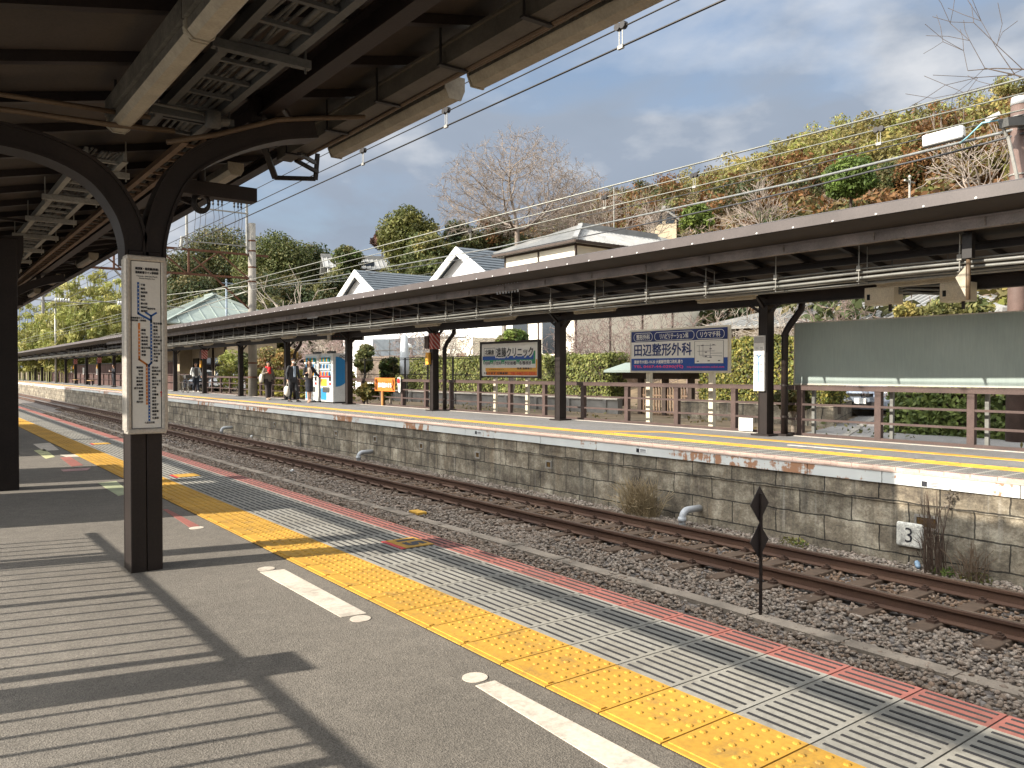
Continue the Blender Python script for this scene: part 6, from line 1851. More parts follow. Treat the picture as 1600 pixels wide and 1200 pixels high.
MB().box(17.5, 18.3, 55.5, 73, -.2, 3.4).build("wall", BEIGE, o)
m = MB()
for y in (56.5, 59.0, 62, 65, 68): m.box(17.44, 17.52, y, y + 1.5, .4, 2.2); m.cut()
m.build_each("window", GLASS_DK, o)
m = MB()
for y in (55.6, 58.4, 61.2, 64.4, 67.4): m.box(17.38, 17.5, y, y + .16, 0, 3.2); m.cut()
m.build_each("timber_post", TIMBER, o)
# house with two white gables
o = thing("gabled_house", (26, 44, 0), "house with two white gables and slate roofs rising behind the far canopy", "house")
MB().box(25.4, 34, 34.5, 54, -.3, 6.0).build("wall", PLASTER2, o)
for yc in (37.6, 50.3):
    za, ze, hw = 8.05, 6.45, 2.75
    m = MB(); m.prism([(25.0, yc - hw + .2, ze - .6), (25.0, yc + hw - .2, ze - .6), (25.0, yc + hw - .2, ze + .05), (25.0, yc, za - .12), (25.0, yc - hw + .2, ze + .05)], (7.5, 0, 0)); m.build("gable_wall", PLASTER2, o)
    m = MB()
    for s in (-1, 1):
        m.prism([(24.55, yc, za), (24.55, yc + s * (hw + .15), ze - .1), (24.55, yc + s * (hw + .15), ze + .02), (24.55, yc, za + .13)], (8.6, 0, 0))
    rf = m.build("roof", SLATE, o)
    m = MB()
    for s in (-1, 1):
        for k in range(1, 9):
            f = k / 9; m.box(24.5, 33.1, yc + s * (hw + .15) * f - .03, yc + s * (hw + .15) * f + .03, za + .10 - (za - ze + .1) * f, za + .15 - (za - ze + .1) * f)
    m.build("slate_course", SLATE, rf)
    m = MB()
    for s in (-1, 1): m.prism([(24.48, yc, za - .32), (24.48, yc + s * (hw + .18), ze - .42), (24.48, yc + s * (hw + .18), ze + .03), (24.48, yc, za + .14)], (.09, 0, 0))
    m.build("barge_board", WHITE, o)
m = MB(); m.prism([(25, 34, 6.0), (30, 34, 7.5), (34.5, 34, 6.0)], (0, 20.5, 0)); m.build("main_roof", SLATE, o)
MB().box(23.5, 25.4, 38, 45.5, -.2, 3.2).build("slate_wing", SLATE, o)
MB().box(23.4, 25.4, 45.5, 49.0, -.2, 3.3).build("white_wing", PLASTER2, o)
MB().box(23.6, 25.4, 34.6, 38.0, -.2, 3.0).build("cream_wing", PLASTER, o)
m = MB()
for y in (38, 39.8, 41.6, 43.4): m.box(23.47, 23.51, y, y + .04, -.2, 3.2)
m.box(23.47, 23.51, 38, 45.5, 1.6, 1.65); m.box(23.47, 23.51, 38, 45.5, 2.5, 2.55); m.build("panel_joint", TRAY_DK, o)
m = MB()
for y in (35.2, 36.6): m.box(23.55, 23.62, y, y + .9, .6, 2.2); m.cut()
m.build_each("shutter", WOODP, o)
# white house up the slope and little shrine roof
def gable_house(c, sx, sy, hw, rise, label, name, wall, roofm, rz=0):
    o = thing(name, c, label, "house", rz=rz)
    MB().box(-sx, sx, -sy, sy, -2.2, hw).build("wall", wall, o, local=True)
    m = MB(); ribs = MB()
    for s in (-1, 1): tile_slope(m, ribs, (-sx - .6, s * (sy + .7), hw - .2), (sx + .6, s * (sy + .7), hw - .2), (sx + .6, 0, hw + rise), (-sx - .6, 0, hw + rise), 14)
    r_ = m.build("roof", roofm, o, local=True); ribs.build("tile_row", roofm, r_, local=True)
    MB().box(-sx - .7, sx + .7, -.2, .2, hw + rise - .05, hw + rise + .3).build("ridge_tiles", roofm, r_, local=True)
    m = MB(); 
    for s in (-1, 1): m.prism([(s * sx, -sy, hw), (s * sx, sy, hw), (s * sx, 0, hw + rise - .1)], (-s * .1, 0, 0))
    m.build("gable_wall", wall, o, local=True)
    m = MB()
    for k in (-.5, .5): m.box(sx * k - .5, sx * k + .5, -sy - .04, -sy, 0.2, 1.6); m.cut(); m.box(-sx - .04, -sx, sy * k - .5, sy * k + .5, .2, 1.6); m.cut()
    m.build_each("window", GLASS_DK, o, local=True)
    return o
q = pix(553, 408, 82); gable_house((q.x, q.y, q.z - 1.9), 2.6, 2.2, 1.0, 1.2, "white house with a grey tiled roof on the wooded slope left of the round evergreen", "slope_house", PLASTER2, CLAY, R(-20))
q = pix(1038, 341, 92); gable_house((q.x, q.y, q.z - 1.1), 1.5, 1.4, .5, 1.3, "small shrine roof with white gable below the hill at the centre right", "shrine_hall", BEIGE, CLAY, R(40))
# garden gate with verdigris roof
GX = 18.9; ga, gb = pixX(1000, 600, GX).y, pixX(1082, 600, GX).y
o = thing("garden_gate", (GX, (ga + gb) / 2, -.3), "slatted garden gate under a small verdigris roof behind the blue sign", "gate")
m = MB(); yR0, yR1 = gb - .2, ga + .75
m.prism([(GX - .9, yR0, 1.27), (GX + .1, yR0, 1.52), (GX + 1.0, yR0, 1.27), (GX + 1.0, yR0, 1.22), (GX - .9, yR0, 1.20)], (0, yR1 - yR0, 0)); m.build("roof", COPPER, o)
m = MB(); m.box(GX - .5, GX + .5, gb, ga + .3, 1.0, 1.2); m.build("lintel", TIMBER, o)
m = MB()
for y in (gb + .05, ga - .05, (ga + gb) / 2): m.box(GX - .08, GX + .08, y - .08, y + .08, -.4, 1.05); m.cut()
m.build_each("gate_post", TIMBER, o)
m = MB()
for y in np.arange(gb + .16, ga - .1, .115): m.box(GX - .02, GX + .02, y - .018, y + .018, -.25, .82)
for z in (-.1, .45): m.box(GX - .03, GX - .021, gb, ga, z, z + .05)
m.build("slatted_leaf", WOODP, o)
# garden walls
o = thing("garden_wall", (16.2, 20, -.3), "low grey concrete wall below the clipped hedge", "wall")
m = MB(); m.box(18.2, 18.4, ga + .3, 36, -.4, .30); m.build("panel", CONC_DK, o); m = MB(); m.box(18.17, 18.43, ga + .3, 36, .30, .36); m.build("coping", CONCRETE, o)
m = MB()
for y in np.arange(ga + .8, 36, 1.8): m.box(18.14, 18.2, y, y + .14, -.4, .30); m.cut()
m.build_each("pilaster", CONC_DK, o)
o = thing("block_wall", (16.2, 12, -.3), "low grey brown block wall with a hedge on top, beside the driveway", "wall")
MB().box(18.1, 18.3, 11.2, gb - .1, -.4, .36).build("lower_face", WALLM, o)
MB().prism([(18.3, 11.0, -.4), (23, 13.2, -.4), (23, 13.4, -.4), (18.1, 11.2, -.4)], (0, 0, .76)).build("return_wall", WALLM, o)
m = MB(); m.prism([(14.4, 4.6, -.135), (14.4, 9.7, -.135), (18.0, 10.9, -.135), (23, 13.0, -.135), (34, 20, -.135), (36, 14, -.135), (22, 7.4, -.135)], (0, 0, .012)); tag(m.build("driveway", ROADM), "grey driveway leading to the parked car", None, kind='structure')
m = MB(); m.prism([(14.6, 8.6, -.12), (14.6, 8.75, -.12), (24, 13.0, -.12), (24, 12.8, -.12)], (0, 0, .012)); tag(m.build("driveway_kerb", CONCRETE), "pale kerb line along the driveway", None, kind='structure')
# picket screen and dark metal rail behind the fence
o = thing("picket_screen", (18.6, 34, 0), "weathered picket screen behind the closed parasol", "picket fence")
m = MB(); y = 32.0
while y < 42: m.box(20.58, 20.61, y, y + .09, .6, 2.05 + rnd.uniform(-.03, .03)); y += .14
pk = m.build("picket", mat("weathered_pickets", (.23, .18, .14), .85, var=.4, scale=6), o); pk['kind'] = 'stuff'
MB().box(20.62, 20.66, 32.0, 42.2, 1.8, 1.86).build("rail", TIMBER, o)
o = thing("metal_railing", (14.9, 26, 0), "thin black metal railing standing behind the brown fence", "railing")
m = MB()
for y in np.arange(21.4, 33, 1.65): m.box(14.88, 14.92, y - .03, y + .03, -.2, 1.72); m.cut()
m.build_each("post", BLACKM, o)
m = MB()
for z in (1.72, 1.66, 1.1): m.box(14.885, 14.915, 21.4, 33, z, z + .025)
m.build("rail", BLACKM, o)
# closed parasol
q = pix(632, 560, 31)
o = thing("closed_parasol", (q.x, q.y, 0), "closed white parasol standing in the garden behind the fence", "parasol")
MB().lathe([(.03, 1.0), (.17, 1.15), (.19, 1.5), (.16, 2.1), (.13, 2.55), (.06, 2.66), (.02, 2.7)], (q.x, q.y, 0), 14).build("folded_canopy", pmat("cool_white_canvas", (.62, .65, .67)), o, smooth=True)
MB().tube([(q.x, q.y, -.2), (q.x, q.y, 1.1)], .025, 8).build("pole", WHITE, o)
MB().box(q.x - .3, q.x + .3, q.y - .3, q.y + .3, -.2, -.1).build("base", CONCRETE, o)
q = pix(636, 537, 36); o = thing("garden_lantern", (q.x, q.y, 0), "small white lantern on a post beside the parasol", "lantern")
MB().tube([(q.x, q.y, -.2), (q.x, q.y, 2.1)], .03, 6).build("post", BLACKM, o)
MB().lathe([(.05, 2.0), (.1, 2.2), (.24, 2.3), (.2, 2.42), (.02, 2.52)], (q.x, q.y, 0), 10).build("shade", WHITE, o)
# ------------------------------------------------------------------ plants
def leaf_quads(cent, rad, n, size, palette, clump_var=.28, leaf_var=.22, shell=.5, up=.25, aspect=.55, seed=None):
    cent = np.asarray(cent, float).reshape(-1, 3); rad = np.asarray(rad, float)
    if rad.ndim == 1: rad = np.repeat(rad[:, None], 3, 1)
    k = len(cent)
    w = (rad.mean(1) ** 2); w /= w.sum()
    idx = nr.choice(k, n, p=w)
    d = nr.normal(0, 1, (n, 3)); d /= np.linalg.norm(d, axis=1)[:, None]
    r = shell + (1.08 - shell) * nr.uniform(0, 1, n) ** .6
    pos = cent[idx] + d * rad[idx] * r[:, None]
    nn = d * .7 + nr.normal(0, .6, (n, 3)); nn[:, 2] += up
    nn /= np.linalg.norm(nn, axis=1)[:, None]
    a = np.cross(nn, nr.normal(0, 1, (n, 3))); a /= np.linalg.norm(a, axis=1)[:, None] + 1e-9
    b = np.cross(nn, a)
    s = size * nr.uniform(.6, 1.4, n)[:, None]
    V = np.stack([pos + a * s, pos + b * s * aspect, pos - a * s, pos - b * s * aspect], 1).reshape(-1, 3)
    F = np.arange(4 * n).reshape(n, 4)
    pal = np.asarray(palette, float)
    cp = nr.randint(0, len(pal), k)
    pick = np.where(nr.uniform(0, 1, n) < .72, cp[idx], nr.randint(0, len(pal), n))
    col = pal[pick] * (1 + nr.uniform(-clump_var, clump_var, k))[idx][:, None] * (1 + nr.uniform(-leaf_var, leaf_var, n))[:, None]
    return V, F, np.repeat(np.clip(col, .004, 1), 4, axis=0)
def crown_clumps(c, R3, k, lo=.45, hi=1.0, rs=(.26, .42), flat=.8):
    c = np.asarray(c, float); R3 = np.asarray(R3, float)
    d = nr.normal(0, 1, (k, 3)); d /= np.linalg.norm(d, axis=1)[:, None]
    r = lo + (hi - lo) * nr.uniform(0, 1, k) ** .5
    rr = nr.uniform(rs[0], rs[1], k)
    cen = c + d * R3 * (r * (1 - rr * .6))[:, None]
    rad = rr[:, None] * R3.mean() * np.array([1.1, 1.1, flat])
    return cen, rad
def grow(p, d, length, r, level, maxl, out, spread=.55, nchild=(3, 5), bend=.16, up=.06, shrink=(.55, .78), seg=4):
    pts = [p]; rs = [r]
    for i in range(seg):
        d = (d + Vector((rnd.gauss(0, bend), rnd.gauss(0, bend), rnd.gauss(0, bend) + up))).normalized()
        p = p + d * (length / seg)
        pts.append(p); rs.append(r * (1 - .5 * (i + 1) / seg))
    for i in range(seg): out.append((*pts[i], *pts[i + 1], rs[i], rs[i + 1], level))
    if level >= maxl: return
    n = rnd.randint(*nchild)
    for k in range(n):
        t = rnd.uniform(.35, 1.0) if k < n - 1 else 1.0
        i = min(seg, max(1, int(round(t * seg))))
        a = Vector((rnd.gauss(0, 1), rnd.gauss(0, 1), rnd.gauss(0, 1))); a = (a - d * a.dot(d)).normalized()
        nd = (d + a * rnd.uniform(spread * .6, spread * 1.4)).normalized()
        grow(pts[i], nd, length * rnd.uniform(*shrink), rs[i] * .68, level + 1, maxl, out, spread, nchild, bend, up, shrink, max(2, seg - 1))
def seg_mesh(segs, rmin=.006, rscale=1.0):
    A = np.array(segs); n = len(A); K = 4
    p, q = A[:, 0:3], A[:, 3:6]; r0, r1 = np.maximum(A[:, 6] * rscale, rmin), np.maximum(A[:, 7] * rscale, rmin)
    d = q - p; d /= np.linalg.norm(d, axis=1)[:, None] + 1e-9
    ref = np.where(np.abs(d[:, 2:3]) < .9, np.array([[0, 0, 1.]]), np.array([[1., 0, 0]]))
    a = np.cross(d, ref); a /= np.linalg.norm(a, axis=1)[:, None] + 1e-9; b = np.cross(d, a)
    V = []
    for base, rr in ((p, r0), (q, r1)):
        for k in range(K):
            t = 2 * math.pi * k / K
            V.append(base + (a * math.cos(t) + b * math.sin(t)) * rr[:, None])
    V = np.stack(V, 1).reshape(-1, 3)
    o = (np.arange(n) * 2 * K)[:, None]
    F = np.concatenate([o + np.array([[k, (k + 1) % K, K + (k + 1) % K, K + k]]) for k in range(K)], 0)
    return V, F
def ground_z(x, y): return float(terrain_h(np.array(x), np.array(y))) if x > 14.3 else -.2
GREENS = [(.085, .10, .030), (.065, .085, .026), (.11, .115, .036), (.13, .12, .04)]
DARKG = [(.040, .058, .022), (.055, .068, .026), (.085, .085, .032), (.12, .10, .038)]
OLIVE = [(.17, .155, .045), (.13, .125, .04), (.20, .17, .055)]
BRIGHT = [(.10, .15, .03), (.14, .18, .04), (.075, .11, .026)]
RUST = [(.15, .072, .026), (.115, .056, .022), (.10, .070, .026), (.18, .092, .034)]
YELL = [(.27, .215, .065), (.22, .185, .06), (.19, .165, .058), (.15, .13, .05)]
BAMB = [(.24, .25, .065), (.30, .29, .085), (.18, .20, .05), (.35, .32, .11)]
def leafy_tree(name, px, py_top, wpx, d, label, palette, group, py_base=None, kx=1.0, n=16000, leaf=.15, k=70, hfrac=.62, trunkm=BARK_DK, shell=.5, cat="tree"):
    top = pix(px, py_top, d)
    zg = ground_z(top.x, top.y) - .1
    w = wpx / FPX * d
    H = top.z - zg
    ch = (pix(px, py_top, d).z - pix(px, py_base, d).z) if py_base else H * hfrac
    R3 = np.array([w / 2, w / 2, ch / 2]) * .98
    c = np.array([top.x, top.y, top.z - ch / 2])
    o = thing(name, (top.x, top.y, zg), label, cat, group)
    cen, rad = crown_clumps(c, R3, k)
    V, F, C_ = leaf_quads(cen, rad, n, leaf, palette, shell=shell)
    np_mesh("crown", V, F, LEAF, o, C_)
    segs = []
    b0 = Vector((top.x, top.y, zg - .3)); fork = Vector((c[0], c[1], max(zg + .4, c[2] - ch * .35)))
    r = max(.08, w * .035)
    segs.append((*b0, *fork, r, r * .8, 0))
    for i in range(9):
        q = Vector(cen[rnd.randrange(len(cen))]); mid = fork.lerp(q, .5) + Vector((rnd.uniform(-.3, .3), rnd.uniform(-.3, .3), rnd.uniform(0, .4)))
        segs.append((*fork, *mid, r * .5, r * .3, 1)); segs.append((*mid, *q, r * .3, r * .1, 1))
    V, F = seg_mesh(segs); np_mesh("trunk", V, F, trunkm, o)
    return o
GL = "trees beyond the far platform at the left"
T = leafy_tree
T("evergreen_tree", 283, 388, 120, 92, "dark evergreen farthest left, its crown touching the near column", DARKG, GL, 500, n=18000, k=80)
T("evergreen_tree", 345, 345, 130, 96, "tall dark evergreen behind the overhead gantry insulators", DARKG + OLIVE[:1], GL, 500, n=24000, k=100)
T("evergreen_tree", 300, 425, 90, 84, "lower dark evergreen in front of the two at the gantry", DARKG, GL, 510, n=15000, k=70)
T("evergreen_tree", 428, 358, 120, 90, "round green evergreen just right of the concrete pole", GREENS, GL, 490, n=22000, k=90)
T("evergreen_tree", 492, 378, 95, 95, "spiky dark evergreen between the pole and the slope house", DARKG, GL, 480, n=15000, k=60)
T("evergreen_tree", 543, 381, 52, 78, "small dark green tree in front of the slope house", BRIGHT[2:] + GREENS, GL, 440, n=4500, k=30)
T("evergreen_tree", 395, 420, 120, 80, "dark evergreen mass behind the pale bare trunk", DARKG, GL, 520, n=14000, k=60)
T("evergreen_tree", 470, 430, 110, 84, "low dark evergreen right of the pale bare trunk", DARKG, GL, 520, n=13000, k=50)
T("reddish_tree", 597, 357, 40, 88, "small reddish brown tree at the left foot of the round evergreen", [(.11, .055, .04), (.09, .05, .04)], GL, 390, n=2500, k=20)
GM = "trees between the slope house and the tiled house"
T("round_evergreen", 638, 318, 92, 80, "large rounded olive green evergreen standing against the clouds", [(.105, .112, .028), (.13, .125, .035), (.08, .09, .025)], GM, 425, n=17000, leaf=.16, k=110)
T("broadleaf_tree", 672, 362, 90, 72, "yellow green broadleaf tree right of the round evergreen", OLIVE + GREENS[:2], GM, 440, n=9000, k=60)
T("broadleaf_tree", 620, 415, 80, 70, "low green shrub tree below the round evergreen", GREENS + OLIVE[:1], GM, 470, n=7000, k=50)
T("broadleaf_tree", 668, 398, 70, 66, "low bushy tree just left of the nearer white gable", GREENS, GM, 460, n=7000, k=50)
T("broadleaf_tree", 722, 338, 70, 82, "dark green tree under the left branches of the big bare tree", DARKG + GREENS[:1], GM, 430, n=7000, k=50)
T("broadleaf_tree", 772, 322, 76, 84, "green and rust tree at the trunk of the big bare tree", DARKG + RUST[:2], GM, 420, n=8000, k=50)
T("broadleaf_tree", 815, 360, 60, 80, "low green shrub tree right of the bare trunk", DARKG, GM, 430, n=5000, k=40)
for px_, py_, w_, d_, l_ in ((265, 420, 100, 100, 'dark evergreen filling the gap behind the gantry, left side'), (385, 385, 100, 104, 'dark evergreen filling the gap behind the concrete pole'), (460, 392, 100, 102, 'dark evergreen behind the spiky one'), (520, 415, 90, 96, 'dark evergreen below the slope house'), (575, 425, 90, 94, 'dark evergreen between slope house and round evergreen'), (330, 450, 130, 80, 'dark undergrowth tree beside the green hipped roof'), (420, 462, 130, 74, 'dark undergrowth tree behind the pale bare trunk'), (515, 462, 120, 72, 'dark undergrowth tree left of the farther white gable'), (740, 395, 90, 66, 'dense evergreen behind the nearer white gable'), (528, 412, 60, 76, 'small evergreen in front of the white slope house wall')):
    T('evergreen_tree', px_, py_, w_, d_, l_, DARKG + OLIVE[1:2], GL, py_ + 110, n=13000, k=60)
# bamboo
def bamboo(px, py, wpx, d, label, n=9000):
    top = pix(px, py, d); zg = ground_z(top.x, top.y) - .1
    w = wpx / FPX * d; H = top.z - zg
    o = thing("bamboo_clump", (top.x, top.y, zg), label, "bamboo", "bamboo clumps at the far left")
    cen, rad = [], []
    segs = []
    for i in range(26):
        ax, ay = nr.normal(0, w * .24, 2); h = H * nr.uniform(.68, 1.0)
        lx, ly = nr.normal(0, w * .10, 2)
        P = [Vector((top.x + ax + lx * f * f, top.y + ay + ly * f * f, zg + h * f)) for f in (0, .3, .6, .85, 1.0)]
        for a_, b_ in zip(P[:-1], P[1:]): segs.append((*a_, *b_, .05, .035, 0))
        for f in np.linspace(.25, 1.0, 7):
            q = P[0].lerp(P[-1], f); q = Vector((top.x + ax + lx * f * f, top.y + ay + ly * f * f, zg + h * f)); s = (.5 + .55 * math.sin(f * 2.6)) * w * .10
            cen.append(tuple(q + Vector((nr.normal(0, s * .5), nr.normal(0, s * .5), 0)))); rad.append((s, s, s * .8))
    V, F, C_ = leaf_quads(cen, rad, n, .26, BAMB, clump_var=.35, shell=.2, aspect=.28)
    np_mesh("foliage", V, F, LEAF, o, C_)
    V, F = seg_mesh(segs); np_mesh("culm", V, F, mat("bamboo_culm", (.22, .22, .08), .5), o)
for a_ in ((70, 478, 70, 104, "bamboo clump nearest the dark post at the frame edge"), (108, 432, 84, 98, "tall bamboo clump left of the insulator bracket"), (152, 420, 84, 95, "tall bright bamboo clump behind the insulator bracket"), (188, 440, 70, 92, "bamboo clump half hidden by the route map"), (130, 470, 90, 88, "low bamboo clump in front of the tall ones"), (50, 505, 60, 110, "distant low bamboo clump over the canopy end"), (215, 455, 70, 92, "bamboo clump behind the route map column")): bamboo(*a_)
# bare trees
def bare_tree(name, base, height, r, label, m, group=None, maxl=5, spread=.5, nchild=(3, 4), trunk=.3, up=.05, lean=(0, 0), bend=.14, rmin=.008, shrink=(.6, .8), forks=3, cat="tree"):
    base = Vector(base); o = thing(name, base, label, cat, group)
    segs = []
    d = Vector((lean[0], lean[1], 1)).normalized()
    th = height * trunk
    top = base + d * th
    P = [base - Vector((0, 0, .4)), base + d * th * .5 + Vector((rnd.gauss(0, .02 * th), rnd.gauss(0, .02 * th), 0)), top]
    tr = [(*P[0], *P[1], r * 1.15, r * .95, 0), (*P[1], *P[2], r * .95, r * .85, 0)]
    for k in range(forks):
        a = 2 * math.pi * k / forks + rnd.uniform(-.4, .4)
        s = rnd.uniform(spread * .5, spread * 1.25)
        nd = (d + Vector((math.cos(a) * s, math.sin(a) * s, 0))).normalized()
        grow(top - d * rnd.uniform(0, th * .25), nd, height * .34, r * .6, 1, maxl, segs, spread, nchild, bend, up, shrink, 4)
    V, F = seg_mesh(tr + [s for s in segs if s[8] <= 1], rmin); np_mesh("trunk", V, F, m, o)
    V, F = seg_mesh([s for s in segs if s[8] > 1], rmin); np_mesh("branches", V, F, m, o)
    return o
def colonize_tree(base, center, R3, n_attr, step, r_tip, label, m, seed, twigs=3, flat=-.45):
    """branches grow toward points spread through the crown, so limbs fork and thin out naturally"""
    g = np.random.RandomState(seed); base = np.asarray(base, float); center = np.asarray(center, float); R3 = np.asarray(R3, float)
    d = g.normal(0, 1, (n_attr * 3, 3)); d /= np.linalg.norm(d, axis=1)[:, None]
    d *= (g.uniform(.12, 1.0, n_attr * 3) ** .45)[:, None]
    d = d[d[:, 2] > flat][:n_attr]
    lump = 1 + .10 * np.sin(d[:, 0] * 5 + 1) * np.sin(d[:, 1] * 4 + 2) + .06 * np.sin(d[:, 2] * 9)
    A = center + d * R3 * lump[:, None]
    nodes = [base]; par = [-1]
    top = np.array([center[0] + g.uniform(-.3, .3), center[1], center[2] - R3[2] * .62])
    k = max(3, int(np.linalg.norm(top - base) / step))
    for i in range(1, k + 1): nodes.append(base + (top - base) * i / k + np.array([g.normal(0, .03), g.normal(0, .03), 0])); par.append(len(nodes) - 2)
    N = np.array(nodes); P = list(par); alive = np.ones(len(A), bool)
    near = np.full(len(A), -1); nd = np.full(len(A), 1e9)
    def upd(lo):
        D = np.linalg.norm(A[:, None, :] - N[None, lo:, :], axis=2); j = D.argmin(1); v = D[np.arange(len(A)), j]
        k_ = v < nd; nd[k_] = v[k_]; near[k_] = j[k_] + lo
    upd(0)
    for it in range(90):
        act = alive & (nd < step * 14)
        if not act.any(): break
        ids = np.unique(near[act]); dirs = np.zeros((len(N), 3)); v = A[act] - N[near[act]]; v /= np.linalg.norm(v, axis=1)[:, None]
        np.add.at(dirs, near[act], v)
        dd = dirs[ids] + g.normal(0, .22, (len(ids), 3)); dd /= np.linalg.norm(dd, axis=1)[:, None] + 1e-9
        lo = len(N); N = np.concatenate([N, N[ids] + dd * step]); P += list(ids)
        upd(lo); alive &= nd > step * 1.1
        if len(N) > 9000: break
    n = len(N); P = np.array(P); ch = np.zeros(n, int); np.add.at(ch, P[1:], 1)
    area = np.where(ch == 0, r_tip ** 2.1, 0.0)
    for i in range(n - 1, 0, -1): area[P[i]] += max(area[i], r_tip ** 2.1)
    rad = np.maximum(area, r_tip ** 2.1) ** (1 / 2.1)
    big, small = [], []
    for i in range(1, n):
        sgm = (*N[P[i]], *N[i], min(rad[P[i]], rad[i] * 1.5), rad[i], 0)
        (big if rad[i] > r_tip * 5 else small).append(sgm)
    for i in np.where(ch <= 1)[0]:
        if i == 0 or rad[i] > r_tip * 4: continue
        dv = N[i] - N[P[i]]; dv /= np.linalg.norm(dv) + 1e-9
        for _ in range(twigs):
            w = dv + g.normal(0, .55, 3); w /= np.linalg.norm(w); L = step * g.uniform(.6, 1.7); q1 = N[i] + w * L * .6; w2 = w + g.normal(0, .4, 3); q2 = q1 + w2 * L * .5
            small.append((*N[i], *q1, r_tip * .8, r_tip * .65, 1)); small.append((*q1, *q2, r_tip * .65, r_tip * .45, 1))
            w3 = w + g.normal(0, .6, 3); small.append((*q1, *(q1 + w3 * L * .4), r_tip * .55, r_tip * .4, 1))
    o = thing("bare_tree", tuple(base), label, "tree")
    V, F = seg_mesh(big); np_mesh("trunk", V, F, m, o)
    V, F = seg_mesh(small); np_mesh("branches", V, F, m, o)
D_ = 76; q = pix(806, 470, D_); c_ = pix(808, 312, D_)
colonize_tree(q, c_, (7.6, 7.6, 6.0), 2300, .42, .0135, "huge bare round headed tree standing above the tiled house", TWIG, 3, twigs=4)
D_ = 82; q = pix(895, 440, D_); c_ = pix(893, 345, D_)
colonize_tree(q, c_, (4.6, 4.6, 4.3), 900, .42, .0135, "smaller bare tree merging with the lower side of the huge bare tree", TWIG, 8, twigs=4)
q = pix(454, 480, 62)
bare_tree("bare_tree", (q.x, q.y, -.1), 7.9, .24, "pale pruned bare tree right of the concrete pole", TWIG_LT, maxl=3, spread=.8, trunk=.55, rmin=.022, forks=4, nchild=(2, 3))
q = pix(525, 500, 58)
bare_tree("bare_shrub_tree", (q.x, q.y, -.1), 5.0, .10, "pinkish bare shrub tree left of the farther white gable", mat("pinkish_twig", (.36, .27, .25), .9, var=.3), maxl=5, spread=.7, trunk=.25, rmin=.02, forks=5)
GH = "bare trees on the slope above the far canopy"
for px, py, d, h, lab, mm in ((965, 372, 70, 6.5, "bare tree on the slope right of the tiled roof ridge", TWIG), (1010, 372, 62, 4.6, "low bare tree left of the shrine roof", TWIG), (1195, 362, 48, 4.2, "tangled bare tree above the canopy near its middle", TWIG), (1530, 300, 34, 4.5, "bare tree low beside the brown utility pole", TWIG)):
    q = pix(px, py + 20, d); bare_tree("bare_tree", (q.x, q.y, max(q.z - 1.2, ground_z(q.x, q.y) - .2)), h + 1, .11, lab, mm, GH, maxl=4, spread=.75, trunk=.22, rmin=.015, forks=5)
q = pix(1800, 200, 26)
rnd.seed(5)
bare_tree("bare_tree", (q.x, q.y, -.1), 13.6, .14, "bare tree reaching into the sky from beyond the frame at the upper corner", BARK_DK, maxl=4, spread=.75, trunk=.62, rmin=.010, forks=6, nchild=(3, 4), cat="tree")
GP = "bare plum trees in the garden"
for px, d, h, lab in ((720, 37, 4.0, "bare plum tree left of the striped clinic sign"), (960, 31, 3.7, "bare plum tree between the two clinic signs"), (1075, 28, 3.6, "bare plum tree above the blue clinic sign"), (1190, 25, 3.5, "bare plum tree behind the pipe of the dark column"), (900, 33, 3.5, "bare plum tree right of the striped clinic sign"), (1290, 23.5, 3.3, "bare plum tree above the left corner of the green board"), (520, 44, 4.0, "bare garden tree behind the drink machines"), (668, 40, 3.8, "bare plum tree beside the hazard striped collar")):
    q = pix(px, 600, d)
    bare_tree("plum_tree", (q.x, q.y, -.2), h, .10, lab, TWIG_PK if px not in (1190, 520, 720) else TWIG_LT, GP, maxl=5, spread=.95, nchild=(3, 4), trunk=.36, rmin=.006, forks=5, up=.0, bend=.22)
